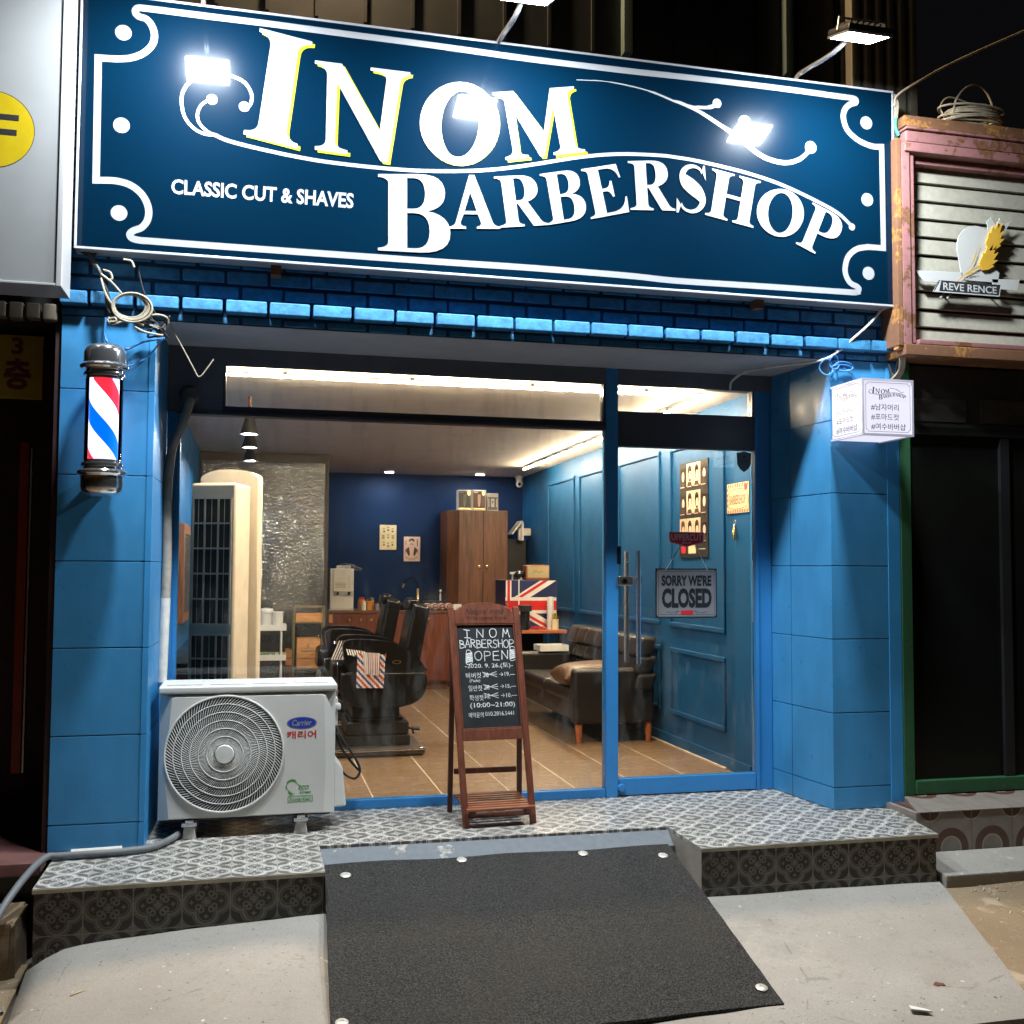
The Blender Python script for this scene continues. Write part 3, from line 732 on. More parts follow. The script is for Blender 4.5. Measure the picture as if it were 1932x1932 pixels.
mt = thing('entrance_mat', 'large charcoal coil mat screwed down on the entrance ramp', 'doormat', (2.05, -0.4, -0.2))
def matz(y): return -0.062 + (y - 0.335) * 0.216
mb = MB()
cs = [(1.168, -0.990), (2.922, -0.965), (2.968, 0.355), (1.226, 0.365)]
nx, ny = 50, 36; vs = []; fs = []
for t in (0, 1):
    for j in range(ny + 1):
        for i in range(nx + 1):
            u, v = i / nx, j / ny; q = (Vector(cs[0]) * (1 - u) + Vector(cs[1]) * u) * (1 - v) + (Vector(cs[3]) * (1 - u) + Vector(cs[2]) * u) * v
            e = 0.0015 * sin(23 * q.x) * (j in (0, ny)) + 0.001 * sin(31 * q.y) * (i in (0, nx))
            vs.append(Vector((q.x + (e if i in (0, nx) else 0), q.y + (e if j in (0, ny) else 0), matz(q.y) - 0.004 + 0.0015 * sin(9 * q.x + 3 * q.y) - 0.014 * (1 - t))))
N1 = (nx + 1) * (ny + 1)
for t in (0, 1):
    for j in range(ny):
        for i in range(nx):
            k = t * N1 + j * (nx + 1) + i; fs.append((k, k + 1, k + nx + 2, k + nx + 1))
for i in range(nx):
    for j in (0, ny): k = j * (nx + 1) + i; fs.append((k, k + 1, N1 + k + 1, N1 + k))
for j in range(ny):
    for i in (0, nx): k = j * (nx + 1) + i; fs.append((k, k + nx + 1, N1 + k + nx + 1, N1 + k))
mb.add(vs, fs); mb.build('mat_sheet', M_['coil mat'], mt, ang=50)
for x, y in ((1.315, 0.227), (1.881, 0.305), (2.495, 0.295), (2.893, 0.225), (2.877, -0.865), (1.216, -0.834)):
    T = Matrix.Rotation(math.atan(0.216), 4, 'X')
    MB().lathe([(0.0005, 0.000), (0.006, 0.0), (0.008, 0.002), (0.022, 0.0005), (0.025, -0.002), (0.025, -0.004)], (x, y, matz(y) + 0.002), 20, M=T).build('screw_washer', M_['washer'], mt)

# unseen lamp added on the upper wall: warms the pavement beyond the sign's shadow
wl = thing('added_wall_lamp', 'unseen warm lamp added high on the dark cladding above the sign', 'lamp', (1.2, 0.8, 5.6))
MB().tube([(1.2, 0.815, 5.70), (1.2, 0.76, 5.76), (1.2, 0.70, 5.73), (1.2, 0.69, 5.66)], 0.015, 8, 4).build('lamp_arm', M_['black'], wl)
MB().lathe([(0.001, 5.70), (0.04, 5.695), (0.12, 5.63), (0.115, 5.63), (0.03, 5.685)], (1.2, 0.69, 0), 24).build('lamp_shade', M_['black'], wl)
_l = bpy.data.lights.new('bulb', 'POINT'); _l.energy = 800; _l.color = (1.0, 0.72, 0.42); _l.shadow_soft_size = 0.03
_o = bpy.data.objects.new('bulb', _l); COL.objects.link(_o); _o.parent = wl; _o.location = (0.0, -0.11, 0.01)

# ================================================================== SHOP BUILDING
bd = thing('barbershop_building', 'blue painted barbershop building with brick fascia and tiled pillars', 'building')
JZ = [0.0, 0.125, 0.54, 0.955, 1.37, 1.785, 2.20, 2.555]
for poly, core in (([(-0.045, 0.583), (0.357, 0.583), (0.357, 1.17), (-0.045, 1.17)], None),):
    mb = MB()
    for a, b in zip(JZ, JZ[1:]): mb.prism(poly, lambda u, v, w: Vector((u, v, w)), a + 0.0015, b - 0.0015, bev=0.004)
    mb.build('pillar', M_['blue tile'], bd)
mb = MB()
for a, b in zip(JZ, JZ[1:]): mb.prism([(0.3585, 0.580), (0.386, 0.580), (0.40, 1.17), (0.3585, 1.17)], lambda u, v, w: Vector((u, v, w)), a + 0.001, b - 0.001, bev=0.003)
mb.build('pillar_trim', M_['blue trim'], bd)
mb = MB()
for a, b in zip(JZ, JZ[1:]):
    mb.prism([(4.06, 0.583), (4.42, 0.583), (4.42, 1.25), (4.022, 0.98)], lambda u, v, w: Vector((u, v, w)), a + 0.0015, b - 0.0015, bev=0.004)
    mb.prism([(4.0215, 0.984), (4.42, 1.252), (4.0, 1.25), (3.998, 1.21)], lambda u, v, w: Vector((u, v, w)), a + 0.0015, b - 0.0015, bev=0.004)
mb.build('pillar', M_['blue tile'], bd)
bx('pillar_trim', M_['blue trim'], bd, 4.421, 4.502, 0.578, 1.25, -0.43, 2.555, bev=0.003)
bx('pillar_core', M_['brick joint'], bd, -0.04, 0.352, 0.592, 1.165, 0.001, 2.555)
# brick fascia: one wall, its bricks are its surface
bx('fascia_backing', M_['brick joint'], bd, -0.05, 4.49, 0.592, 0.80, 2.556, 4.06)
mb = MB(); random.seed(3)
row = 0; z = 2.557
while z < 3.98:
    h = 0.040 if row == 0 else 0.066
    off = 0.075 if row % 2 else -0.03
    xx = -0.052 - (off if off > 0 else 0)
    while xx < 4.49:
        a = max(xx + random.uniform(-.004, .004), -0.052); b = min(xx + 0.2 + random.uniform(-.005, .003), 4.492)
        if b - a > 0.03:
            fr = 0.528 if row == 1 else (0.586 if row == 0 else 0.580)
            j = random.uniform(-0.003, 0.003)
            mb.box(a + 0.0015, b - 0.0015, fr + j, 0.60, z + random.uniform(0, .006), z + h - random.uniform(0, .006), bev=0.007, seg=2)
        xx += 0.211
    z += h + 0.012 if row else h + 0.008
    row += 1
mb.build('brick_fascia', M_['blue brick'], bd)
bx('soffit', M_['soffit paint'], bd, 0.30, 4.42, 0.60, 1.30, 2.555, 2.60)
mb = MB()
mb.box(0.36, 2.912, 1.17, 1.245, 2.455, 2.555); mb.box(0.36, 0.69, 1.17, 1.245, 2.19, 2.4545); mb.box(2.988, 4.0, 1.17, 1.245, 2.455, 2.5545)
mb.build('lintel', mat('shaded lintel grey', (0.10, 0.11, 0.13), 0.6), bd)  # dark grey has the weak light under the soffit put into it
bx('jamb', M_['frame blue'], bd, 0.402, 0.448, 1.175, 1.245, 0.0, 2.19)
# room
bx('room_floor', M_['floor tile'], bd, 0.36, 3.92, 1.24, 7.17, 0.0, 0.042)
mb = MB(); mb.hexa([Vector(p) for p in ((0.30, 1.245, 2.470), (4.0, 1.245, 2.470), (4.0, 7.25, 2.412), (0.30, 7.25, 2.412), (0.30, 1.245, 2.56), (4.0, 1.245, 2.56), (4.0, 7.25, 2.56), (0.30, 7.25, 2.56))])
mb.build('room_ceiling', M_['ceiling paint'], bd)
bx('side_wall', M_['panel blue'], bd, 3.92, 4.0, 1.252, 7.25, 0.0, 2.55)
bx('side_wall', M_['panel blue'], bd, 0.28, 0.36, 1.246, 7.25, 0.0, 2.55)
bx('back_wall', M_['room blue'], bd, 0.30, 3.99, 7.17, 7.27, 0.0, 2.55)
bx('rear_roof', M_['dark cladding'], bd, -0.05, 4.49, 0.80, 7.4, 2.601, 2.70)
def moulding(y0, y1, z0, z1):
    mb = MB(); w = 0.035; x = 3.9195
    for (a, b, c, d) in ((y0, y1, z1 - w, z1), (y0, y1, z0, z0 + w), (y0, y0 + w, z0 + w, z1 - w), (y1 - w, y1, z0 + w, z1 - w)):
        mb.box(x - 0.016, x, a, b, c, d, bev=0.006)
    mb.build('wall_moulding', M_['panel blue'], bd)
for y0, y1 in ((1.67, 2.63), (2.83, 3.80), (3.93, 4.93), (5.08, 6.04)):
    moulding(y0, y1, 0.92, 2.26); moulding(y0, y1, 0.275, 0.765)
mb = MB(); mb.box(3.905, 3.9198, 1.30, 7.16, 0.042, 0.12, bev=0.004); mb.build('skirting', M_['panel blue'], bd)
bx('skirting_strip', mat('pale grout', (0.62, 0.54, 0.42), 0.6), bd, 3.893, 3.9045, 1.64, 7.1, 0.042, 0.050)
# shopfront
fm = MB()
fm.box(0.449, 2.911, 1.172, 1.243, 0.0, 0.050, bev=0.003); fm.box(0.449, 0.472, 1.175, 1.24, 0.0505, 2.178, bev=0.002)
fm.box(2.912, 2.988, 1.165, 1.245, 0.0, 2.553, bev=0.004)
hm = MB(); hm.box(0.449, 2.911, 1.172, 1.243, 2.1785, 2.232, bev=0.003); hm.box(0.449, 2.911, 1.155, 1.171, 2.1785, 2.197, bev=0.004)
hm.box(0.6905, 0.706, 1.172, 1.24, 2.2325, 2.4545, bev=0.002); hm.box(2.895, 2.911, 1.172, 1.24, 2.2325, 2.4545, bev=0.002)
hm.box(2.989, 3.884, 1.172, 1.243, 2.085, 2.298, bev=0.004); hm.box(3.87, 3.884, 1.174, 1.24, 2.2985, 2.4545, bev=0.002)
fm.box(3.885, 3.905, 1.168, 1.24, 0.0, 2.4548, bev=0.003); fm.box(3.906, 3.997, 1.182, 1.25, 0.0, 2.4548, bev=0.003)
fm.build('window_frame', M_['frame blue'], bd); hm.build('window_header', M_['shaded header grey'], bd)
bx('window_pane', M_['window glass'], bd, 0.473, 2.911, 1.204, 1.210, 0.051, 2.178)
bx('transom_pane', M_['window glass'], bd, 0.707, 2.894, 1.204, 1.210, 2.233, 2.454)
bx('transom_pane', M_['window glass'], bd, 2.989, 3.869, 1.204, 1.210, 2.299, 2.454)
dr = MB(); dr.box(2.991, 3.883, 1.178, 1.236, 0.006, 0.104, bev=0.004); dr = dr.build('glass_door', M_['frame blue'], bd)
bx('door_pane', M_['window glass'], dr, 2.992, 3.882, 1.203, 1.211, 0.1045, 2.0845)
mb = MB(); mb.tube([(3.098, 1.118, 0.785), (3.098, 1.118, 1.455)], 0.0155, 16, 0); mb.build('pull_handle', M_['chrome'], dr)
mb = MB(); mb.tube([(3.085, 1.292, 0.785), (3.085, 1.292, 1.455)], 0.0155, 16, 0); mb.build('pull_handle', M_['steel'], dr)
mb = MB(); mb.box(2.975, 3.135, 1.15, 1.1995, 1.248, 1.302, bev=0.006); mb.build('lock_bar', M_['chrome'], dr)
mb = MB(); mb.lathe([(0.017, 0.0), (0.017, -0.012), (0.010, -0.014), (0.0095, -0.006), (0.001, -0.006)], (3.02, 1.151, 1.275), 20, axis='y'); mb.build('lock_cylinder', M_['black gloss'], dr)
mb = MB(); mb.box(2.976, 3.006, 1.165, 1.176, 1.372, 1.482, bev=0.003); mb.build('lock_notice', M_['black'], dr)
mb = MB(); mb.lathe([(0.001, -0.02), (0.02, -0.018), (0.024, 0.0)], (3.006, 1.168, 0.055), 20, axis='y'); mb.build('hinge_cap', M_['frame blue'], dr)
# upper storey behind the sign
bx('upper_cladding', M_['dark cladding'], bd, -3.0, 4.36, 0.82, 0.9, 2.72, 8.5)
mb = MB()
for k in range(17):
    xx = 0.1 + k * 0.26; mb.box(xx, xx + 0.018, 0.806, 0.819, 4.31, 8.4)
mb.build('cladding_rib', M_['dark cladding'], bd)
bx('cladding_post', M_['cladding post'], bd, 2.88, 2.935, 0.76, 0.82, 4.30, 8.4, bev=0.004)
bx('cladding_post', M_['cladding post'], bd, 3.90, 3.95, 0.76, 0.82, 4.30, 8.4, bev=0.004)
mb = MB()
for k in range(6):
    xx = 4.30 + k * 0.078; mb.box(xx, xx + 0.058, 0.70, 0.78, 3.4, 8.0, bev=0.01)
mb.box(4.28, 4.75, 0.782, 0.80, 3.4, 8.0)
mb.build('corrugated_panel', M_['beige sheet'], bd)

# ================================================================== MAIN SIGN
Y_S = 0.46
sg = thing('shop_sign', 'wide dark blue shop sign with white scroll border reading INOM BARBERSHOP', 'sign', (2.2, 0.5, 3.48))
XL, XR, ZB, ZT = 0.018, 4.414, 2.850, 4.112
bx('sign_panel', M_['sign print'], sg, XL + 0.012, XR - 0.012, Y_S, Y_S + 0.02, ZB + 0.012, ZT - 0.012)
mb = MB()
mb.box(XL, XR, Y_S - 0.004, 0.565, ZB, ZB + 0.0118, bev=0.002); mb.box(XL, XR, Y_S - 0.004, 0.565, ZT - 0.0118, ZT, bev=0.002)
mb.box(XL, XL + 0.0118, Y_S - 0.004, 0.565, ZB + 0.0121, ZT - 0.0121, bev=0.002); mb.box(XR - 0.0118, XR, Y_S - 0.004, 0.565, ZB + 0.0121, ZT - 0.0121, bev=0.002)
mb.box(XL + 0.012, XR - 0.012, 0.5551, 0.5649, ZB + 0.0121, ZT - 0.0121)
mb.build('sign_frame', M_['sign frame'], sg)
def sign_art(): return Art((0, Y_S, 0), (1, 0, 0), (0, 0, 1), (0, -1, 0))
GL = [('I', 'I'), ('N', 'N'), ('O', 'O'), ('M', 'M')]
GB = [('B', 'B'), ('A', 'A'), ('R', 'R'), ('B', 'B2'), ('E', 'E'), ('R', 'R2'), ('S', 'S'), ('H', 'H'), ('O', 'O2'), ('P', 'P')]
A = sign_art(); A.rib(SG['border'], 0.033, 0.0010, sm=5, closed=True, cap=False); A.build('border_line', M_['sign white'], sg)
for p in SG['dots']: A = sign_art(); A.ell(p[0], p[1], 0.038, None, 0.0012); A.build('border_dot', M_['sign white'], sg)
A = sign_art()
A.rib(SG['swm'], 0.019, 0.0014); A.rib(SG['sw2'], 0.015, 0.0018); A.rib(SG['sw3'], 0.016, 0.0022)
A.rib(SG['sw4'], [0.004, 0.007, 0.011, 0.015, 0.019, 0.022, 0.025, 0.027, 0.028, 0.028, 0.026, 0.024], 0.0026); A.rib(SG['sw5'], [0.010, 0.018, 0.022], 0.0030); A.rib(SG['sw6'], [0.012, 0.02, 0.022], 0.0030)
for p, r in zip(SG['balls'], (0.026, 0.026, 0.020, 0.036, 0.026, 0.036)): A.ell(p[0], p[1], r, None, 0.0034)
A.build('scroll_line', M_['sign white'], sg)
A = sign_art()
for g, k in GL: A.glyph(g, SG['q'][k], 0.0040, 0.014, -0.012)
A.build('letter_shadow', M_['sign yellow'], sg)
A = sign_art()
for i, (g, k) in enumerate(GL + GB): A.glyph(g, SG['q'][k], 0.0052 + 0.0002 * (i % 2))
A.build('lettering', M_['sign white'], sg)
A = sign_art(); A.quad_text('CLASSIC CUT & SHAVES', SG['q']['CLASSIC'], 0.0016, 0.028); A.build('small_lettering', M_['sign white'], sg)
for xx in (0.93, 3.56):
    bx('sign_bracket', M_['rusty steel'], sg, xx, xx + 0.05, 0.50, 0.575, ZB - 0.05, ZB - 0.0005, bev=0.003)

# flood lamps above the sign
def flood(x, z, label):
    t = thing('flood_lamp', label, 'lamp', (x, 0.47, ZT), 'flood lamps above the sign')
    y0 = -0.155
    mb = MB(); mb.tube([(x, 0.50, ZT - 0.02), (x, 0.46, ZT + 0.03), (x, 0.1, z + 0.035), (x, y0 + 0.03, z + 0.05)], 0.0125, 10, 3); mb.build('arm', M_['steel'], t)
    R = Matrix.Translation((x, y0, z)) @ Matrix.Rotation(radians(17), 4, 'X')
    mb = MB(); mb.box(-0.125, 0.125, -0.105, 0.105, 0.002, 0.035, bev=0.008, M=R)
    for k in range(7): mb.box(-0.10 + k * 0.032, -0.094 + k * 0.032, -0.075, 0.075, 0.0352, 0.055, M=R)
    mb.build('housing', M_['black'], t)
    mb = MB(); mb.box(-0.122, -0.112, -0.102, 0.102, -0.008, 0.0015, M=R); mb.box(0.112, 0.122, -0.102, 0.102, -0.008, 0.0015, M=R)
    mb.box(-0.1118, 0.1118, -0.102, -0.092, -0.008, 0.0015, M=R); mb.box(-0.1118, 0.1118, 0.092, 0.102, -0.008, 0.0015, M=R)
    mb.build('bezel', M_['steel'], t)
    mb = MB(); mb.add([R @ Vector(p) for p in ((-0.1115, -0.0915, -0.003), (-0.1115, 0.0915, -0.003), (0.1115, 0.0915, -0.003), (0.1115, -0.0915, -0.003))], [(0, 1, 2, 3)])
    o = mb.build('led_panel', M_['flood led'], t, flat=True)
    mb = MB(); mb.tube([R @ Vector(p) for p in ((-0.128, 0.0, 0.015), (-0.128, 0.0, 0.075), (0.128, 0.0, 0.075), (0.128, 0.0, 0.015))], 0.006, 8, 0); mb.build('bracket', M_['steel'], t)
    return t
f0 = flood(3.815, 4.055, 'lit white flood lamp in front of the beige corrugated panel')
dup(f0, (2.075 - 3.815, 0, -0.03), 'lit white flood lamp above the middle of the blue sign')
dup(f0, (0.58 - 3.815, 0, 0.015), 'lit flood lamp over the scroll left of the big letter I')

# ================================================================== BARBER POLE
bp = thing('barber_pole', 'lit barber pole with red, white and blue stripes between chrome caps', 'barber pole', (0.175, 0.43, 1.68))
C = (0.175, 0.43, 0)
def ring_prof(z, up, s=1):
    return [(r, z + s * h) for r, h in up]
cap = [(0.084, 0.0), (0.084, 0.012), (0.094, 0.014), (0.096, 0.022), (0.094, 0.030), (0.086, 0.033), (0.086, 0.042), (0.106, 0.046), (0.112, 0.054), (0.112, 0.064), (0.106, 0.072), (0.096, 0.076), (0.096, 0.125), (0.090, 0.146), (0.076, 0.160), (0.05, 0.168), (0.001, 0.169)]
MB().lathe([(0.0, 2.222)] + ring_prof(2.222, cap), C, 48).build('chrome_cap', M_['chrome'], bp)
MB().lathe([(0.0, 1.842)] + ring_prof(1.842, cap, -1), C, 48).build('chrome_cap', M_['chrome'], bp)
MB().lathe([(0.084, 1.8425), (0.084, 2.2215)], C, 40).build('tube', M_['tube glass'], bp)
# striped drum: three helices, one mesh per colour
def helix(kind):
    mb = MB(); r = 0.066; z0, z1 = 1.8425, 2.2215; pitch = 0.46
    seg, st_ = 72, 76
    segs = {'white': ((0.0, 0.28), (0.50, 0.78)), 'red': ((0.28, 0.50),), 'blue': ((0.78, 1.0),)}[kind]
    def fz(p, th): return (p + (1.0 - th / (2 * pi))) * pitch
    for i in range(seg):
        t0, t1 = 2 * pi * i / seg, 2 * pi * (i + 1) / seg
        for a, b in segs:
            for k in range(-2, 3):
                za0, zb0 = fz(a + k, t0) + z0 - 0.15, fz(b + k, t0) + z0 - 0.15; za1, zb1 = fz(a + k, t1) + z0 - 0.15, fz(b + k, t1) + z0 - 0.15
                if min(zb0, zb1) < z0 or max(za0, za1) > z1: continue
                cl = lambda q: min(z1, max(z0, q))
                pts = [(t0, cl(za0)), (t1, cl(za1)), (t1, cl(zb1)), (t0, cl(zb0))]
                if abs(pts[3][1] - pts[0][1]) + abs(pts[2][1] - pts[1][1]) < 1e-5: continue
                mb.add([Vector((C[0] - r * cos(t), C[1] - r * sin(t), q)) for t, q in pts], [(0, 1, 2, 3)])
    bmesh.ops.remove_doubles(mb.bm, verts=mb.bm.verts[:], dist=1e-5)
    return mb
for k in ('white', 'red', 'blue'): helix(k).build('stripe_drum', M_['lit pole ' + k], bp)
bx('wall_bracket', M_['chrome'], bp, 0.14, 0.21, 0.50, 0.582, 2.27, 2.33, bev=0.003); bx('wall_bracket', M_['chrome'], bp, 0.14, 0.21, 0.50, 0.582, 1.74, 1.80, bev=0.003)

# ================================================================== BOX SIGN ON THE RIGHT PILLAR
bs = thing('box_sign', 'lit white square box sign with grey lettering on the right pillar', 'sign', (4.2, 0.57, 2.08))
bx('lamp_box', M_['lit white acrylic'], bs, 4.062, 4.366, 0.252, 0.566, 2.083, 2.383, bev=0.004)
mb = MB()
for a in (4.062, 4.366):
    mb.box(a - 0.006, a + 0.006, 0.246, 0.258, 2.077, 2.389); mb.box(a - 0.006, a + 0.006, 0.2585, 0.57, 2.3775, 2.389); mb.box(a - 0.006, a + 0.006, 0.2585, 0.57, 2.077, 2.0885)
for zz in (2.083, 2.383): mb.box(4.0685, 4.3595, 0.246, 0.258, zz - 0.006, zz + 0.006)
mb.build('box_edge', mat('pale lilac edge', (0.55, 0.53, 0.62), 0.4), bs)
mb = MB(); mb.tube([(4.30, 0.5, 2.30), (4.40, 0.48, 2.32), (4.47, 0.52, 2.335)], 0.012, 8); mb.tube([(4.30, 0.5, 2.25), (4.47, 0.52, 2.255)], 0.009, 8, 0); mb.build('bracket', M_['cable white'], bs)
def small_logo(A, x0, y0, w, l=0.0012):
    """the shop's lettering at width w with its centre at x0, y0"""
    k = w / 3.55; f = lambda p: (x0 + (p[0] - 2.32) * k, y0 + (p[1] - 3.48) * k)
    for g, q in GL + GB: A.glyph(g, [f(p) for p in SG['q'][q]], l)
    for nm, ww in (('swm', 0.03), ('sw2', 0.03), ('sw3', 0.03), ('sw4', 0.035), ('sw5', 0.03), ('sw6', 0.03)): A.rib([f(p) for p in SG[nm]], ww * k * 1.1, l, 3, cap=False)
greyink = mat('grey ink', (0.05, 0.05, 0.075), 0.6)
for nm, O, U, N, wd in (('front', (4.214, 0.2475, 2.233), (1, 0, 0), (0, -1, 0), 0.304), ('side', (4.0575, 0.409, 2.233), (0, -1, 0), (-1, 0, 0), 0.314)):
    A = Art(O, U, (0, 0, 1), N); h = wd / 2 - 0.016
    q = []
    for cx, cy, a0 in ((h, 0.134, 180), (-h, 0.134, 270), (-h, -0.134, 0), (h, -0.134, 90)):
        q += [(cx + 0.013 * cos(radians(a0 + s * 22.5 * (1 if 1 else -1))) * 1.0, cy + 0.013 * sin(radians(a0 + s * 22.5))) for s in range(4, -1, -1)]
    A.rib(q, 0.0022, 0.0012, 0, closed=True, cap=False)
    small_logo(A, -0.002, 0.075, 0.225)
    for i, tx in enumerate(('#남자머리', '#포마드컷', '#여수바버샵')):
        A.text(tx, -0.105 if nm == 'front' else -0.100, -0.0 - 0.053 * i, 0.036, (0.170, 0.170, 0.212)[i], 0.0012, 0.008, 'l')
    A.build('lettering', greyink, bs)

# ================================================================== OUTDOOR UNIT
ac = thing('outdoor_unit', 'white air conditioner outdoor unit with round fan grille beside the left pillar', 'air conditioner', (0.86, 0.86, 0.0))
x0, x1, yf, yb_, z0, z1 = 0.432, 1.296, 0.70, 1.04, 0.092, 0.735
fx, fz, fr = 0.748, 0.415, 0.283
mb = MB()
sil = [(x0, z0), (x1, z0), (x1, z1), (x0, z1)]
# front plate with a round opening
circ = [(fx + fr * cos(2 * pi * k / 64), fz + fr * sin(2 * pi * k / 64)) for k in range(64)]
A = Art((0, yf, 0), (1, 0, 0), (0, 0, 1), (0, -1, 0)); A.mb = mb
A.poly([(x0 + 0.055, z0 + 0.012), (x1 - 0.055, z0 + 0.012), (x1 - 0.048, z0 + 0.25), (x1 - 0.060, z1 - 0.045), (x1 - 0.075, z1 - 0.038), (x0 + 0.075, z1 - 0.038), (x0 + 0.060, z1 - 0.045), (x0 + 0.030, z0 + 0.25)], 0.0, [circ])
pl = [(x0 + 0.055, z0 + 0.012), (x1 - 0.055, z0 + 0.012), (x1 - 0.048, z0 + 0.25), (x1 - 0.060, z1 - 0.045), (x1 - 0.075, z1 - 0.038), (x0 + 0.075, z1 - 0.038), (x0 + 0.060, z1 - 0.045), (x0 + 0.030, z0 + 0.25)]
ou = [(x0, z0), (x1, z0), (x1, z0 + 0.25), (x1, z1 - 0.03), (x1, z1 - 0.022), (x0, z1 - 0.022), (x0, z1 - 0.03), (x0, z0 + 0.25)]
n = 8
vs = [Vector((p[0], yf, p[1])) for p in pl] + [Vector((p[0], yf + 0.035, p[1])) for p in ou] + [Vector((p[0], yb_, p[1])) for p in ou]
mb.add(vs, [(i, (i + 1) % n, n + (i + 1) % n, n + i) for i in range(n)] + [(n + i, n + (i + 1) % n, 2 * n + (i + 1) % n, 2 * n + i) for i in range(n)] + [tuple(range(2 * n, 3 * n))])
mb.build('casing', M_['unit white'], ac, ang=20)
mb = MB(); mb.box(x0 - 0.006, x1 + 0.006, yf - 0.004, yb_ + 0.006, z1 - 0.021, z1 + 0.016, bev=0.010, seg=3)
for k in range(4): mb.box(x0 + 0.03 + k * 0.21, x0 + 0.20 + k * 0.21, yf + 0.05, yb_ - 0.05, z1 + 0.0165, z1 + 0.021, bev=0.002)
mb.build('top_cover', M_['unit white'], ac)
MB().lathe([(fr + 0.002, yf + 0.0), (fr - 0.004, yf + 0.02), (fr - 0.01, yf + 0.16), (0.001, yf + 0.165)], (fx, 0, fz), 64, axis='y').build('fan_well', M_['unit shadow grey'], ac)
mb = MB()
for k in range(9): mb.box(fx - 0.02 + 0.0, fx + 0.20, yf + 0.155, yf + 0.158, fz - 0.2 + k * 0.05, fz - 0.19 + k * 0.05)
mb.build('heat_coil', M_['coil metal'], ac)
mb = MB()
for k in range(3):
    a0 = 2 * pi * k / 3 + 0.5
    P = []
    for i in range(9):
        for j in range(2):
            rr = 0.07 + 0.185 * i / 8; aa = a0 + (j * 1.15) - 0.25 * i / 8
            P.append(Vector((fx + rr * cos(aa), yf + 0.075 + 0.055 * j, fz + rr * sin(aa))))
    mb.add(P, [(2 * i, 2 * i + 1, 2 * i + 3, 2 * i + 2) for i in range(8)])
mb.lathe([(0.07, yf + 0.07), (0.075, yf + 0.14)], (fx, 0, fz), 24, axis='y')
mb.build('fan_blades', mat('fan grey', (0.05, 0.05, 0.05), 0.5), ac)
mb = MB()
for rr, w in ((fr + 0.004, 0.005), (0.247, 0.0022), (0.207, 0.0022), (0.167, 0.0022), (0.127, 0.0022), (0.087, 0.0022)):
    dep = 0.012 * (1 - (rr / fr) ** 2)
    mb.tube([(fx + rr * cos(2 * pi * k / 48), yf - 0.008 - dep, fz + rr * sin(2 * pi * k / 48)) for k in range(48)], w, 6, 0, closed=True)
NW = 110
for k in range(NW):
    a = 2 * pi * k / NW; P = []
    for i in range(7):
        rr = 0.05 + (fr - 0.05) * i / 6; aa = a - 0.62 * (i / 6) ** 1.2
        P.append((fx + rr * cos(aa), yf - 0.007 - 0.012 * (1 - (rr / fr) ** 2), fz + rr * sin(aa)))
    mb.tube(P, 0.0017, 4, 0)
mb.build('fan_guard', mat('guard white', (0.66, 0.65, 0.61), 0.4), ac)
MB().lathe([(0.001, yf - 0.028), (0.042, yf - 0.027), (0.047, yf - 0.022), (0.047, yf - 0.012)], (fx, 0, fz), 32, axis='y').build('guard_hub', MATS['guard white'], ac)
A = Art((0, yf, 0), (1, 0, 0), (0, 0, 1), (0, -1, 0)); A.ell(1.125, 0.556, 0.075, 0.030, 0.001, 32); A.build('maker_badge', M_['logo blue'], ac)
A = Art((0, yf, 0), (1, 0, 0), (0, 0, 1), (0, -1, 0)); A.ring(1.125, 0.556, 0.070, 0.0725, 0.0014, 32, 0.385); A.quad_text('Carrier', [(1.079, 0.573), (1.178, 0.573), (1.172, 0.541), (1.073, 0.541)], 0.0016, 0.02); A.build('badge_lettering', M_['sign white'], ac)
A = Art((0, yf, 0), (1, 0, 0), (0, 0, 1), (0, -1, 0)); A.text('캐리어', 1.124, 0.497, 0.040, 0.148, 0.001, 0.02); A.build('maker_lettering', M_['logo red'], ac)
A = Art((0, yf, 0), (1, 0, 0), (0, 0, 1), (0, -1, 0))
A.rib([(1.050, 0.232), (1.062, 0.262), (1.090, 0.268), (1.118, 0.240)], [0.004, 0.010, 0.010, 0.003], 0.001); A.rib([(1.052, 0.235), (1.072, 0.205), (1.092, 0.200)], [0.004, 0.010, 0.003], 0.0013)
A.rib([(1.062, 0.188), (1.183, 0.190), (1.183, 0.162), (1.062, 0.160)], 0.003, 0.001, 0, closed=True, cap=False)
A.quad_text('ECO', [(1.117, 0.242), (1.168, 0.242), (1.162, 0.222), (1.111, 0.222)], 0.0012, 0.03); A.quad_text('Green', [(1.122, 0.216), (1.178, 0.216), (1.173, 0.202), (1.117, 0.202)], 0.0012, 0.03)
A.quad_text('Inverter', [(1.073, 0.184), (1.180, 0.185), (1.174, 0.166), (1.067, 0.165)], 0.0014, 0.02)
A.build('eco_mark', M_['logo green'], ac)
for xx in (0.585, 1.128):
    f = MB(); f.hexa([Vector(p) for p in ((xx - 0.034, 0.70, 0.0005), (xx + 0.034, 0.70, 0.0005), (xx + 0.034, 1.05, 0.0005), (xx - 0.034, 1.05, 0.0005), (xx - 0.024, 0.71, 0.064), (xx + 0.024, 0.71, 0.064), (xx + 0.024, 1.04, 0.064), (xx - 0.024, 1.04, 0.064))], bev=0.004)
    f = f.build('foot', M_['unit white'], ac)
    MB().box(xx - 0.036, xx + 0.036, 0.685, 0.76, 0.0645, 0.078, bev=0.003).box(xx - 0.02, xx + 0.02, 0.70, 0.74, 0.0785, 0.0915, bev=0.002).build('foot_bracket', M_['steel'], f)
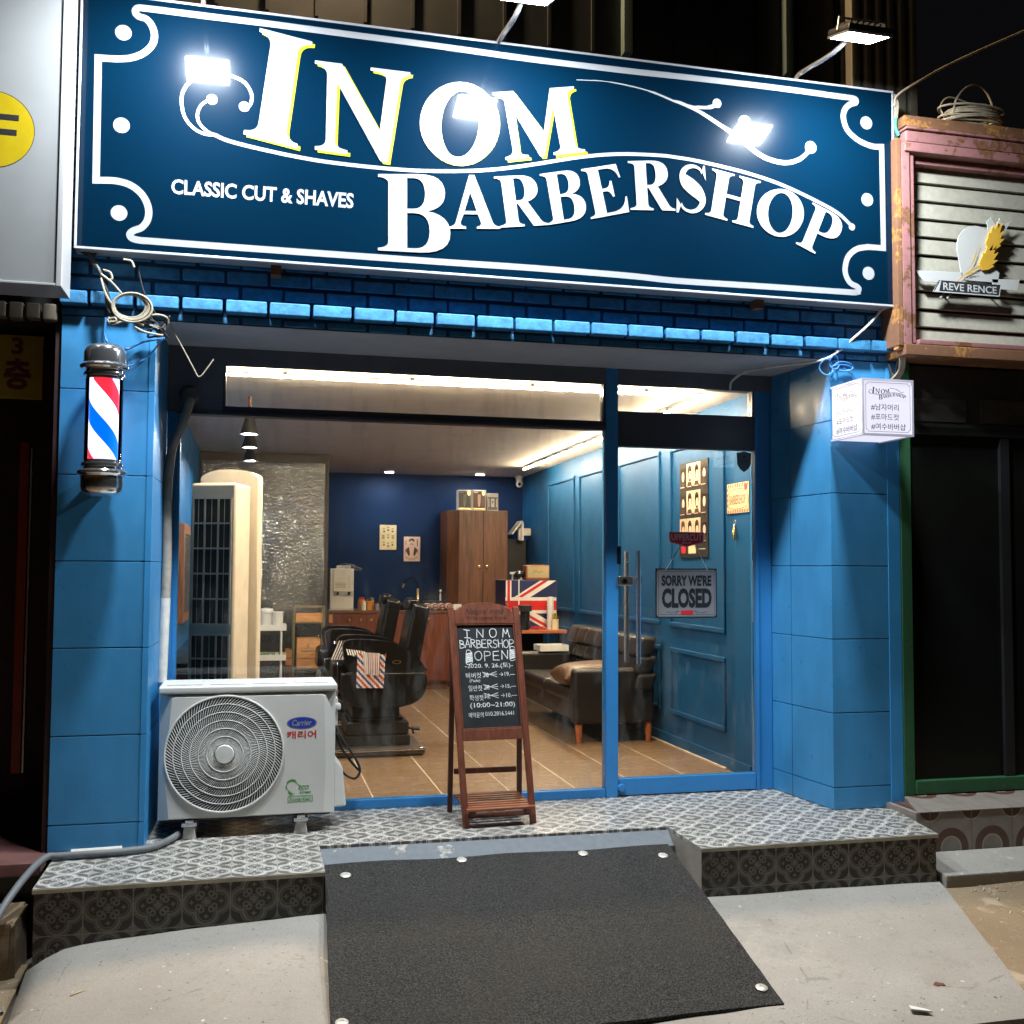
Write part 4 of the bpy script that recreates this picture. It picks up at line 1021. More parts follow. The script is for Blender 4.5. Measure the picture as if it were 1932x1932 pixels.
mb = MB(); mb.hexa([Vector(p) for p in ((1.297, 0.80, 0.10), (1.365, 0.82, 0.10), (1.365, 0.98, 0.10), (1.297, 0.99, 0.10), (1.297, 0.80, 0.36), (1.345, 0.83, 0.30), (1.345, 0.97, 0.30), (1.297, 0.99, 0.36))], bev=0.012, seg=3); mb.build('valve_cover', M_['white plastic'], ac)
mb = MB(); mb.box(1.297, 1.315, 0.82, 0.90, 0.52, 0.665, bev=0.006); mb.box(1.297, 1.33, 0.80, 0.86, 0.60, 0.635, bev=0.01); mb.build('side_handle', M_['white plastic'], ac)
mb = MB()
for P in ([(1.300, 0.86, 0.52), (1.345, 0.84, 0.44), (1.40, 0.83, 0.36), (1.435, 0.83, 0.285), (1.41, 0.84, 0.238), (1.355, 0.86, 0.262), (1.31, 0.87, 0.33)], [(1.300, 0.87, 0.50), (1.33, 0.85, 0.41), (1.385, 0.84, 0.33), (1.43, 0.835, 0.28)]): mb.tube(P, 0.0065, 8)
mb.build('power_cable', M_['rubber black'], ac)
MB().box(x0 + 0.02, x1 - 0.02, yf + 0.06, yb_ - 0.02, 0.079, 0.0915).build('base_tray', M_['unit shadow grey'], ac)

# wrapped refrigerant pipe climbing beside the window
rp_ = thing('refrigerant_pipe', 'tape wrapped air conditioner pipe climbing the left window jamb', 'pipe', (0.42, 1.08, 0.7))
P = [(0.422, 1.055, 1.175), (0.424, 1.07, 1.4), (0.418, 1.08, 1.70), (0.432, 1.085, 1.95), (0.482, 1.09, 2.10), (0.515, 1.12, 2.22), (0.520, 1.19, 2.275)]
MB().tube(P, 0.024, 14, 8).build('wrapped_pipe', M_['tape wrap'], rp_)
MB().tube([(0.414, 1.045, 0.74), (0.418, 1.05, 0.95), (0.422, 1.055, 1.18)], 0.026, 14, 6).build('white_sleeve', M_['white wrap'], rp_)
mb = MB(); mb.lathe([(0.001, -0.035), (0.034, -0.028), (0.052, -0.008), (0.055, 0.002)], (0.515, 1.168, 2.285), 18, axis='y'); mb.build('putty_seal', mat('putty', (0.10, 0.10, 0.10), 0.9, bump=1.0, bs=30), rp_)
cp = thing('drain_conduit', 'grey ribbed conduit lying over the left end of the tiled step', 'pipe', (0.3, 0.5, 0.0))
MB().tube([(0.545, 0.80, 0.028), (0.525, 0.70, 0.022), (0.46, 0.55, 0.021), (0.38, 0.478, 0.021), (0.2, 0.445, 0.021), (0.04, 0.435, 0.022), (-0.03, 0.40, 0.02), (-0.095, 0.20, -0.04), (-0.155, 0.02, -0.15), (-0.17, -0.08, -0.25), (-0.13, -0.17, -0.34), (-0.06, -0.25, -0.405)], 0.0165, 12, 8).build('conduit_tube', M_['conduit'], cp)
MB().tube([(0.30, 0.468, 0.0245), (0.20, 0.458, 0.0245), (0.08, 0.45, 0.0245)], 0.021, 10, 6).build('tape_sleeve', M_['white wrap'], cp)

# ================================================================== EASEL BLACKBOARD
ez = thing('chalkboard_easel', 'brown wooden standing chalkboard easel with handwritten opening prices', 'sign board', (2.15, 0.8, 0.0))
O_ = Vector((1.950, 0.622, 0.0)); EX = Vector((1.0, 0.075, 0.0)); EZ = Vector((-0.052, 0.158, 1.0)); EY = Vector((0.02, 1.0, 0.0))
def fr_(u, v, w): return O_ + EX * u + EZ * v + EY * w      # u across, v up the leaning face, w back
def fbox(mb, u0, u1, v0, v1, w0, w1, bev=0.003): return mb.hexa([fr_(*p) for p in ((u0, v0, w0), (u1, v0, w0), (u1, v0, w1), (u0, v0, w1), (u0, v1, w0), (u1, v1, w0), (u1, v1, w1), (u0, v1, w1))], bev)
WB = 0.402
for u in (0.0, WB - 0.034): fbox(MB(), u, u + 0.034, 0.001, 1.135, 0, 0.026).build('front_leg', M_['easel wood'], ez)
fbox(MB(), 0.0345, WB - 0.0345, 0.435, 0.492, 0.002, 0.024).build('board_rail', M_['easel wood'], ez)
mb = MB()
ar = [(0.0345, 1.046)] + [(WB - 0.0345, 1.046)] + [(WB / 2 + (WB / 2 - 0.0345) * cos(radians(t)), 1.098 + 0.062 * sin(radians(t))) for t in range(0, 181, 12)]
mb.prism(ar, lambda u, v, w: fr_(u, v, w), 0.002, 0.024, bev=0.003)
mb.build('board_rail', M_['easel wood'], ez)
mb = MB(); fbox(mb, 0.035, 0.042, 0.4925, 1.0455, 0.0045, 0.012, 0.001); fbox(mb, WB - 0.042, WB - 0.035, 0.4925, 1.0455, 0.0045, 0.012, 0.001); fbox(mb, 0.0425, WB - 0.0425, 0.4925, 0.499, 0.0045, 0.012, 0.001)
fbox(mb, 0.0425, WB - 0.0425, 1.039, 1.0455, 0.0045, 0.012, 0.001); mb.build('inner_bead', M_['easel wood'], ez)
mb = MB(); fbox(mb, 0.0345, WB - 0.0345, 0.4921, 1.0459, 0.0125, 0.020, 0); mb.build('blackboard', M_['blackboard'], ez)
# back frame: pivots at the top, feet behind
HB = Vector((1.885 + 0.02, 0.835, 1.02))
for dx in (0.0, 0.388):
    p1 = Vector((1.935 + dx * 1.03, 1.005 + dx * 0.03, 0.0)); p0 = Vector((1.915 + dx * 0.96, 0.832 + dx * 0.06, 1.03))
    mb = MB(); mb.hexa([p1 + Vector(q) for q in ((0, -0.013, 0.001), (0.026, -0.013, 0.001), (0.026, 0.013, 0.001), (0, 0.013, 0.001))] + [p0 + Vector(q) for q in ((0, -0.013, 0), (0.026, -0.013, 0), (0.026, 0.013, 0), (0, 0.013, 0))], 0.002); mb.build('back_leg', M_['easel dark wood'], ez)
bx('back_brace', M_['easel dark wood'], ez, 1.963, 2.314, 0.955, 0.977, 0.215, 0.245, bev=0.002)
mb = MB()
for k in range(8):
    t = k / 7; yy = 0.575 + 0.37 * t + 0.02
    mb.hexa([Vector(p) for p in ((1.965 , yy, 0.088), (2.335, yy + 0.02, 0.088), (2.335, yy + 0.054, 0.088), (1.965, yy + 0.034, 0.088), (1.965, yy, 0.100), (2.335, yy + 0.02, 0.100), (2.335, yy + 0.054, 0.100), (1.965, yy + 0.034, 0.100))], 0.002)
mb.build('shelf_slats', M_['slat wood'], ez)
mb = MB(); mb.box(1.985, 2.012, 0.60, 0.99, 0.066, 0.0875, bev=0.002); mb.box(2.285, 2.312, 0.61, 1.0, 0.066, 0.0875, bev=0.002); fbox(mb, 0.0345, WB - 0.0345, 0.045, 0.068, 0.002, 0.022, 0.002); mb.build('shelf_bearer', M_['easel dark wood'], ez)
EA = lambda: Art(fr_(0, 0, 0.0), EX, EZ, Vector((0, -1, 0.15)))
A = EA(); A.O = fr_(0, 0, 0.002); A.quad_text('Natural mind', [(0.105, 1.128), (0.315, 1.128), (0.305, 1.098), (0.095, 1.098)], 0.0012, 0.0); A.quad_text('Write a better future', [(0.098, 1.089), (0.322, 1.089), (0.322, 1.070), (0.098, 1.070)], 0.0012, 0.0); A.build('engraved_lettering', M_['engraved'], ez)
A = EA(); A.O = fr_(0, 0, 0.0125)
STROKE = {'I': '02-82 52-58 28-88'.split(), }
STK = {'I': [[(.1, 1), (.9, .93)], [(.5, .96), (.5, .05)], [(.1, .05), (.95, .0)]], 'N': [[(0, 0), (.08, 1)], [(.08, 1), (.85, .05)], [(.85, .05), (.95, 1)]], 'O': [[(.5, 1), (.1, .8), (0, .4), (.25, .03), (.7, .05), (1, .45), (.85, .9), (.5, 1)]],
 'M': [[(0, 0), (.2, 1)], [(.2, 1), (.5, .4), (.75, .95)], [(.75, .95), (1, 0)]], 'B': [[(.1, 1), (.1, 0)], [(.1, 1), (.7, .9), (.75, .62), (.15, .52)], [(.15, .52), (.9, .42), (.9, .1), (.1, 0)]], 'A': [[(0, 0), (.5, 1)], [(.5, 1), (1, 0)], [(.2, .4), (.82, .38)]],
 'R': [[(.1, 1), (.1, 0)], [(.1, 1), (.8, .92), (.8, .62), (.12, .5)], [(.4, .5), (.95, 0)]], 'E': [[(.9, 1), (.1, .97)], [(.1, .97), (.05, .02)], [(.05, .02), (.95, .0)], [(.1, .52), (.8, .52)]], 'S': [[(.9, .9), (.5, 1), (.15, .82), (.3, .58), (.75, .42), (.85, .15), (.45, 0), (.05, .12)]],
 'H': [[(.05, 1), (.1, 0)], [(.9, 1), (.9, 0)], [(.08, .5), (.9, .5)]], 'P': [[(.1, 1), (.1, -.1)], [(.1, 1), (.85, .95), (.9, .6), (.1, .45)]]}
def chalk(t, x, y, h, w, gap, lw=0.0042):
    for i, ch in enumerate(t):
        ox = x + i * gap; dy = random.uniform(-0.004, 0.004)
        if ch in STK:
            for s_ in STK[ch]: A.rib([(ox + p[0] * w + random.uniform(-.001, .001), y + dy + p[1] * h + random.uniform(-.001, .001)) for p in s_], lw, 0.001 + random.uniform(0, .0008), 4)
chalk('INOM', 0.078, 0.972, 0.045, 0.040, 0.073)
chalk('BARBERSHOP', 0.052, 0.918, 0.042, 0.027, 0.0310)
chalk('OPEN', 0.133, 0.853, 0.047, 0.038, 0.050)
for bxx, byy in ((0.082, 0.838), (0.330, 0.853)):
    A.rib([(bxx, byy), (bxx + 0.005, byy + 0.06), (bxx + 0.017, byy + 0.068), (bxx + 0.032, byy + 0.058), (bxx + 0.036, byy + 0.008), (bxx + 0.018, byy - 0.006)], 0.0035, 0.001, 3, closed=True)
    for k in range(5): A.rib([(bxx + 0.004, byy + 0.006 + k * 0.010), (bxx + 0.034, byy + 0.012 + k * 0.010)], 0.0085, 0.0012 + k * 0.0001, 0)
A.text('-2020. 9. 26.(토)-', 0.208, 0.820, 0.030, 0.268, 0.001, 0.002)
A.text('바버컷', 0.076, 0.772, 0.030, 0.083, 0.001, 0.0, 'l'); A.text('(Pade)', 0.094, 0.743, 0.020, 0.058, 0.001, 0.0, 'l')
A.text('일반컷', 0.084, 0.705, 0.030, 0.076, 0.001, 0.0, 'l'); A.text('학생컷', 0.087, 0.655, 0.030, 0.076, 0.001, 0.0, 'l')
for yy, t1, t2 in ((0.775, '30', '→19.—'), (0.710, '20', '→15,—'), (0.664, '12', '→10.—')):
    A.text(t2, 0.262, yy, 0.023, 0.090, 0.001, 0.002, 'l'); A.text(t1, 0.172, yy - 0.002, 0.024, 0.030, 0.001, 0.002, 'l')
    A.rib([(0.168, yy + 0.013), (0.248, yy - 0.013)], 0.0032, 0.0014, 0); A.rib([(0.170, yy - 0.011), (0.246, yy + 0.014)], 0.0032, 0.0017, 0); A.rib([(0.176, yy - 0.001), (0.248, yy + 0.001)], 0.0028, 0.0020, 0)
A.text('(10:00~21:00)', 0.212, 0.613, 0.032, 0.250, 0.001, 0.008)
A.text('예약문의', 0.075, 0.566, 0.027, 0.082, 0.001, 0.0, 'l'); A.text('010.2816.5441', 0.167, 0.570, 0.022, 0.160, 0.001, 0.0, 'l')
A.build('chalk_writing', M_['chalk'], ez)

# ================================================================== CABLES ON THE FACADE
cl = thing('cable_bundle', 'tangle of black and white cables hanging from the left end of the sign', 'cables', (0.2, 0.5, 2.85))
mb = MB()
for k in range(5):
    j = lambda s=0.008: random.uniform(-s, s)
    mb.tube([(0.03 + k * .02, 0.52, 2.86), (0.10 + j(), 0.50, 2.80 + j()), (0.135 + j(), 0.49, 2.76 + j()), (0.155 + j(.012), 0.485, 2.66 + j()), (0.19 + j(.012), 0.48, 2.56 + j()), (0.30 + j(.02), 0.475, 2.52 + j()), (0.40 + j(.01), 0.475, 2.49 + j(.015))], 0.005 + 0.0015 * (k % 3), 7)
for k in range(12):
    a, b = random.uniform(0.30, 0.44), random.uniform(2.46, 2.55)
    mb.tube([(a, 0.49 + random.uniform(-.02, .03), b), (a + random.uniform(-.05, .05), 0.47, b + random.uniform(-.04, .02)), (min(0.45, a + random.uniform(0, .06)), 0.50, b + random.uniform(-.03, .03)), (0.43, 0.50, 2.47)], 0.005, 6)
mb.tube([(0.30, 0.5, 2.80), (0.33, 0.5, 2.68), (0.37, 0.49, 2.60), (0.40, 0.49, 2.55)], 0.004, 6)
mb.build('black_cables', M_['rubber black'], cl)
mb = MB()
for k in range(4):
    rr = 0.070 + 0.006 * k + random.uniform(-.003, .003)
    mb.tube([(0.275 + 0.004 * k + rr * cos(2 * pi * i / 14), 0.465 - 0.004 * k, 2.590 - 0.003 * k + rr * 0.78 * sin(2 * pi * i / 14)) for i in range(14)], 0.0055, 8, 4, closed=True)
for P in ([(0.14, 0.48, 2.74), (0.19, 0.47, 2.70), (0.235, 0.47, 2.65)], [(0.14, 0.48, 2.72), (0.165, 0.47, 2.64), (0.21, 0.465, 2.57)], [(0.15, 0.48, 2.76), (0.18, 0.475, 2.75), (0.19, 0.475, 2.72), (0.17, 0.475, 2.71)],
          [(0.24, 0.47, 2.815), (0.275, 0.47, 2.81), (0.29, 0.47, 2.78)], [(0.185, 0.46, 2.53), (0.18, 0.455, 2.51), (0.20, 0.455, 2.495), (0.24, 0.455, 2.51), (0.28, 0.46, 2.52), (0.34, 0.46, 2.50)], [(0.185, 0.455, 2.52), (0.21, 0.45, 2.525), (0.215, 0.45, 2.51), (0.19, 0.45, 2.505)],
          [(0.33, 0.47, 2.54), (0.40, 0.46, 2.555), (0.445, 0.47, 2.545), (0.45, 0.48, 2.52)], [(0.30, 0.46, 2.49), (0.35, 0.45, 2.465), (0.43, 0.46, 2.455)]): mb.tube(P, 0.0055, 8)
mb.build('white_cables', M_['cable tan'], cl)
mb = MB()
mb.tube([(0.155, 0.56, 2.55), (0.15, 0.565, 2.47), (0.17, 0.55, 2.42), (0.19, 0.50, 2.385)], 0.006, 7); mb.tube([(0.43, 0.54, 2.46), (0.33, 0.56, 2.44), (0.26, 0.55, 2.40), (0.22, 0.50, 2.385)], 0.006, 7)
mb.tube([(0.42, 0.53, 2.45), (0.36, 0.57, 2.38), (0.30, 0.55, 2.33), (0.25, 0.50, 2.30)], 0.005, 7)
mb.build('lamp_leads', M_['cable blue'], cl)
w1 = thing('loose_wire', 'thin bent wire dangling under the soffit near the left pillar', 'wire', (0.5, 0.6, 2.5))
MB().tube([(0.43, 0.585, 2.57), (0.50, 0.60, 2.45), (0.565, 0.60, 2.33), (0.592, 0.60, 2.288), (0.625, 0.60, 2.325), (0.66, 0.60, 2.38)], 0.003, 6, 4).build('wire', M_['cable tan'], w1)
cr = thing('white_cable', 'white cable running from the sign down into the right corner of the entrance', 'cable', (4.0, 0.55, 2.6))
MB().tube([(4.36, 0.50, 2.86), (4.33, 0.50, 2.82), (4.26, 0.50, 2.745), (4.18, 0.525, 2.67), (4.09, 0.55, 2.59), (3.99, 0.57, 2.54), (3.80, 0.75, 2.53), (3.72, 0.95, 2.53), (3.70, 1.10, 2.50), (3.715, 1.16, 2.46)], 0.0075, 8).build('cable', M_['cable white'], cr)
cb = thing('tied_cable', 'looped blue painted cable tied in a knot above the box sign', 'cable', (4.08, 0.55, 2.5))
mb = MB()
for dx, dz, rx, rz in ((-0.05, 0.0, 0.04, 0.045), (0.0, 0.03, 0.028, 0.04), (0.06, 0.01, 0.06, 0.025), (0.05, 0.0, 0.065, 0.018)):
    mb.tube([(4.07 + dx + rx * cos(2 * pi * i / 10), 0.555 - 0.004 * i % 0.02, 2.50 + dz + rz * sin(2 * pi * i / 10)) for i in range(10)], 0.0045, 6, 4, closed=True)
mb.tube([(4.07, 0.55, 2.50), (4.06, 0.55, 2.46), (4.045, 0.555, 2.43)], 0.007, 6); mb.tube([(4.13, 0.55, 2.50), (4.20, 0.56, 2.46), (4.24, 0.56, 2.39)], 0.005, 6)
mb.build('cable', M_['cable blue'], cb)
cv = thing('cable_drop', 'mixed cables dropping down the gap between the two shops', 'cables', (4.45, 0.5, 3.0))
mb = MB(); random.seed(11)
for k in range(5): mb.tube([(4.44 + random.uniform(-.01, .01), 0.50, 4.08), (4.435 + random.uniform(-.02, .01), 0.47, 3.95), (4.432, 0.47, 3.70), (4.44 + random.uniform(-.01, .01), 0.48, 3.2), (4.45, 0.49, 2.8), (4.46 + random.uniform(-.02, .02), 0.50, 2.66), (4.47 + random.uniform(-.02, .02), 0.52, 2.52), (4.44, 0.54, 2.46 + random.uniform(-.03, .02)), (4.43, 0.56, 2.54)], 0.006, 7)
mb.build('black_cables', M_['rubber black'], cv)
mb = MB()
for k in range(3): mb.tube([(4.43, 0.47, 4.10), (4.425 + .008 * k, 0.455, 4.04), (4.418 + 0.006 * k, 0.45, 3.95)], 0.006, 7)
mb.build('white_cables', M_['cable tan'], cv); mb = MB()
for k in range(4): mb.tube([(4.40 + .02 * k, 0.50, 2.84), (4.43 + .012 * k, 0.47, 2.72), (4.44 + .012 * k, 0.47, 2.60), (4.455 + .01 * k, 0.50, 2.50), (4.42 + .015 * k, 0.53, 2.44)], 0.0055, 7)
mb.build('cable_tail', M_['cable tan'], cv)
MB().tube([(4.43, 0.455, 3.98), (4.42, 0.45, 3.90), (4.44, 0.45, 3.85)], 0.009, 8).build('green_cable', M_['cable green'], cv)
ow = thing('overhead_wire', 'pale twisted wire running up to the right from the sign corner', 'wire', (4.42, 0.45, 4.05))
MB().tube([(4.415, 0.45, 4.02), (4.44, 0.45, 4.09), (4.60, 0.45, 4.20), (4.82, 0.44, 4.33), (5.30, 0.40, 4.57), (6.6, 0.3, 5.2)], 0.007, 7).build('wire', M_['cable tan'], ow)

# ================================================================== SHOP ON THE RIGHT
nr = thing('shuttered_shop', 'closed dark shop on the right with green frames and tiled base', 'building', (5.6, 0.6, 0.0))
bx('upper_wall', M_['dark cladding'], nr, 4.60, 9.0, 0.62, 1.2, 2.55, 3.94)
bx('shop_roof', M_['dark cladding'], nr, 4.51, 9.0, 0.62, 4.0, 3.945, 4.0)
bx('green_post', M_['green paint'], nr, 4.504, 4.572, 0.572, 0.64, -0.10, 2.575, bev=0.004)
mb = MB(); mb.box(4.573, 9.0, 0.56, 0.64, 0.068, 0.145, bev=0.005); 
mb.build('green_frame', M_['green paint'], nr)
bx('dark_window', M_['dark glass body'], nr, 4.573, 9.0, 0.60, 0.61, 0.146, 2.138)
bx('window_head', M_['black'], nr, 4.573, 9.0, 0.57, 0.64, 2.14, 2.19, bev=0.005); bx('window_post', M_['black'], nr, 5.18, 5.24, 0.575, 0.635, 0.1455, 2.139)
bx('transom_board', mat('dim board', (0.035, 0.032, 0.028), 0.6), nr, 4.573, 9.0, 0.605, 0.62, 2.1905, 2.55)
mat('dim panel', (0.06, 0.056, 0.048), 0.6, var=0.3)
bx('transom_panel', M_['dim panel'], nr, 4.62, 4.97, 0.600, 0.6045, 2.225, 2.36); bx('transom_panel', M_['dim panel'], nr, 5.07, 5.45, 0.600, 0.6045, 2.225, 2.37)
bx('plinth', M_['wave riser tile'], nr, 4.39, 9.0, 0.305, 0.66, -0.42, 0.030)
MB().add([Vector(p) for p in ((4.42, 0.303, 0.034), (9.0, 0.303, 0.034), (9.0, 0.56, 0.064), (4.46, 0.56, 0.064))], [(0, 1, 2, 3)])
mb = MB(); mb.hexa([Vector(p) for p in ((4.40, 0.300, 0.0305), (9, 0.300, 0.0305), (9, 0.56, 0.0305), (4.49, 0.56, 0.0305), (4.40, 0.300, 0.036), (9, 0.300, 0.036), (9, 0.56, 0.064), (4.49, 0.56, 0.064))], 0.003); mb.build('plinth_cap', M_['wave top tile'], nr)
kb = thing('kerb', 'rough concrete kerb in front of the tiled base of the right shop', 'kerb', (5.6, 0.1, -0.3))
mb = MB(); mb.hexa([Vector(p) for p in ((4.33, -0.02, -0.45), (9, -0.02, -0.45), (9, 0.303, -0.45), (4.33, 0.303, -0.45), (4.33, -0.03, -0.205), (9, -0.03, -0.20), (9, 0.303, -0.175), (4.33, 0.303, -0.178))], 0.012); mb.build('kerb_block', M_['rough kerb'], kb)
# sign frame with white shutter boards
sh = thing('shutter_sign', 'rusty pink framed signboard of white louvre slats on the right shop', 'sign', (5.0, 0.5, 2.6))
fb = MB()
fb.box(4.430, 4.482, 0.41, 0.62, 2.63, 3.80, bev=0.004); fb.box(4.483, 4.520, 0.425, 0.60, 2.64, 3.74, bev=0.006)
fb.box(4.445, 8.8, 0.395, 0.60, 3.742, 3.800, bev=0.010); fb.box(4.455, 8.8, 0.40, 0.60, 3.8005, 3.868, bev=0.012); fb.box(4.45, 8.8, 0.385, 0.60, 3.869, 3.885, bev=0.004); fb.box(4.522, 8.8, 0.46, 0.60, 3.70, 3.741, bev=0.004)
fb.box(4.522, 8.8, 0.40, 0.60, 2.632, 2.660, bev=0.004)
fb.build('pink_frame', M_['pink rusty paint'], sh)
rb = MB(); rb.box(4.395, 4.428, 0.41, 0.62, 2.62, 3.82, bev=0.004); rb.box(4.44, 8.8, 0.39, 0.62, 3.886, 3.950, bev=0.006); rb.box(4.43, 8.8, 0.395, 0.62, 2.565, 2.6295, bev=0.006); rb.build('rusty_frame', M_['rusty steel'], sh)
bx('timber_wedge', M_['pine'], sh, 4.40, 4.455, 0.42, 0.47, 2.60, 2.75, bev=0.006)
sl = MB()
for k in range(10):
    z = 2.655 + k * 0.1065
    sl.hexa([Vector(p) for p in ((4.575, 0.505, z), (8.8, 0.505, z), (8.8, 0.54, z), (4.575, 0.54, z), (4.575, 0.520, z + 0.094), (8.8, 0.520, z + 0.094), (8.8, 0.54, z + 0.094), (4.575, 0.54, z + 0.094))], 0.004)
sl.build('louvre_slats', M_['cream shutter paint'], sh)
bx('slat_backing', mat('slat gap', (0.06, 0.05, 0.04), 0.8), sh, 4.522, 8.8, 0.545, 0.60, 2.66, 3.74)
em = thing('wheat_emblem', 'white cut-out emblem with golden wheat ears and the plate REVE RENCE', 'emblem', (4.9, 0.4, 3.1))
EM = lambda y: Art((0, y, 0), (1, 0, 0), (0, 0, 1), (0, -1, 0))
def slab(pts, y0, y1, name, m): MB().prism(pts, lambda u, v, w: Vector((u, w, v)), y0, y1, bev=0.001, seg=1).build(name, m, em)
disc = [(4.96 + 0.135 * cos(radians(t)), 3.235 + 0.135 * sin(radians(t))) for t in range(20, 200, 12)] + [(4.845, 3.12), (4.86, 3.04), (5.10, 3.04), (5.11, 3.10), (5.08, 3.12)]
slab(disc, 0.466, 0.472, 'white_disc', M_['white paint'])
slab([(4.69, 3.022), (5.10, 3.022), (5.088, 2.952), (4.645, 2.952)], 0.443, 0.455, 'name_plate', M_['plate ink'])
slab([(4.55, 3.075), (4.86, 3.085), (4.86, 3.02), (4.60, 3.012)], 0.466, 0.470, 'white_backing', M_['white paint'])
slab([(5.06, 3.06), (5.25, 3.07), (5.23, 3.0), (5.06, 3.005)], 0.466, 0.470, 'white_backing', M_['white paint'])
def ear(x, y, s, a):
    out = []
    R = lambda u, v: (x + s * (u * cos(a) - v * sin(a)), y + s * (u * sin(a) + v * cos(a)))
    lft = [(-.05, 0), (-.38, .18), (-.36, .42), (-.44, .72), (-.3, .62), (-.36, 1.02), (-.16, .86), (-.12, 1.3), (.02, .98), (.18, 1.35), (.2, .88), (.46, 1.12), (.36, .66), (.66, .80), (.42, .45), (.6, .45), (.34, .16), (.05, 0)]
    return [R(u * 0.78, v * 1.12) for u, v in lft]
slab(ear(4.985, 3.105, 0.125, -0.5), 0.453, 0.463, 'wheat_ear', M_['wheat gold'])
slab(ear(5.035, 3.225, 0.13, -0.42), 0.453, 0.463, 'wheat_ear', M_['wheat gold'])
slab([(5.03, 3.40), (5.05, 3.25), (5.16, 3.36), (5.20, 3.42), (5.13, 3.38), (5.12, 3.43), (5.09, 3.38), (5.06, 3.43)], 0.466, 0.470, 'white_backing', M_['white paint'])
A = EM(0.458); A.rib([(4.815, 3.02), (4.86, 3.065), (4.92, 3.10), (4.985, 3.135)], [0.006, 0.009, 0.013], 0.002); A.rib([(4.885, 3.10), (4.93, 3.16), (4.965, 3.255)], [0.003, 0.008, 0.003], 0.003); A.rib([(4.855, 3.05), (4.90, 3.08), (4.95, 3.09)], [0.003, 0.007, 0.003], 0.004)
A.build('wheat_stem', M_['wheat gold'], em)
A = EM(0.454); A.rib([(4.70, 2.925), (4.735, 2.955)], 0.010, 0.001, 0); A.rib([(4.745, 2.925), (4.775, 2.955)], 0.010, 0.0015, 0); A.build('stem_ends', M_['white paint'], em)
A = EM(0.443); A.quad_text('REVE RENCE', [(4.712, 3.010), (5.070, 3.008), (5.070, 2.966), (4.712, 2.966)], 0.0015, 0.015)
A.rib([(4.648, 2.954), (5.086, 2.954), (5.099, 3.020)], 0.006, 0.0012, 0); A.poly([(4.655, 2.955), (4.695, 3.02), (4.70, 3.02), (4.685, 2.955)], 0.0013)
A.build('lettering', M_['white paint'], em)
for xx, zz in ((4.74, 2.985), (5.06, 2.985), (4.96, 3.2), (5.05, 3.06)): MB().lathe([(0.006, 0.4725), (0.006, 0.5045)], (xx, 0, zz), 10, axis='y').build('standoff', M_['steel'], em)
co = thing('cable_coil', 'coil of pale cable lying on top of the rusty signboard frame', 'cable', (4.96, 0.5, 3.97))
mb = MB(); random.seed(5)
for k in range(13):
    rx, ry = 0.185 + random.uniform(-.03, .03), 0.07 + random.uniform(-.02, .03); ph = random.uniform(0, 6); ti = random.uniform(-.015, .03)
    mb.tube([(4.96 + rx * cos(2 * pi * i / 16) + random.uniform(-.006, .006), 0.50 + ry * sin(2 * pi * i / 16), 3.972 + 0.009 * k * 0.8 + ti * cos(2 * pi * i / 16 + ph) + 0.012) for i in range(16)], 0.006, 6, 4, closed=True)
mb.tube([(4.80, 0.46, 4.0), (4.83, 0.44, 4.12), (4.93, 0.45, 4.205), (5.03, 0.47, 4.20), (5.09, 0.48, 4.12), (5.08, 0.48, 4.03), (5.14, 0.49, 3.99)], 0.006, 6)
mb.tube([(4.78, 0.50, 4.02), (4.77, 0.52, 4.09), (4.83, 0.52, 4.15), (4.97, 0.52, 4.13)], 0.005, 6)
mb.build('coil', M_['cable tan'], co)

# ================================================================== SHOP ON THE LEFT
nl = thing('dark_entrance', 'unlit maroon entrance of the neighbouring building on the left', 'building', (-0.5, 0.8, 0.0))
bx('entrance_wall', M_['maroon wall'], nl, -0.075, -0.048, 0.60, 1.6, -0.42, 3.2)
bx('entrance_back', M_['maroon wall'], nl, -4.0, -0.076, 1.45, 1.6, -0.42, 3.2)
bx('entrance_head', M_['dark cladding'], nl, -4.0, -0.06, 0.62, 1.4, 2.52, 4.2)
bx('red_door_frame', M_['sign red frame'], nl, -0.30, -0.255, 1.0, 1.08, 0.3, 1.98, bev=0.004)
bx('door_edge', M_['steel'], nl, -0.252, -0.244, 1.02, 1.06, 0.3, 1.95)
bx('threshold', mat('dusky stone', (0.16, 0.07, 0.06), 0.6, var=0.3), nl, -4.0, -0.05, 0.42, 1.45, -0.06, 0.0, bev=0.006)
bx('threshold_base', M_['black'], nl, -4.0, -0.06, 0.46, 1.45, -0.43, -0.061)
mb = MB()
for k in range(9): mb.box(-0.13 - k * 0.075, -0.065 - k * 0.075, 0.55, 0.62, 2.52 + 0.004 * (k % 2), 2.60, bev=0.01)
mb.build('eave_tiles', mat('brown eave', (0.10, 0.08, 0.055), 0.6, var=0.4), nl)
nk = thing('rubble_block', 'rough brown stone block on the dark ground left of the tiled step', 'stone', (-0.4, 0.2, -0.3))
mb = MB(); mb.box(-0.9, -0.085, 0.12, 0.40, -0.43, -0.165, bev=0.02, seg=3)
for v in mb.bm.verts: v.co += Vector((random.uniform(-.008, .008), random.uniform(-.008, .008), random.uniform(-.008, .008)))
mb.build('block', M_['brown concrete'], nk)
yb2 = thing('floor_sign', 'dim yellow vertical sign with dark red Korean lettering in the left entrance', 'sign', (-0.28, 0.8, 2.3))
bx('board', M_['yellow board'], yb2, -0.62, -0.165, 0.80, 0.84, 2.175, 2.49, bev=0.004)
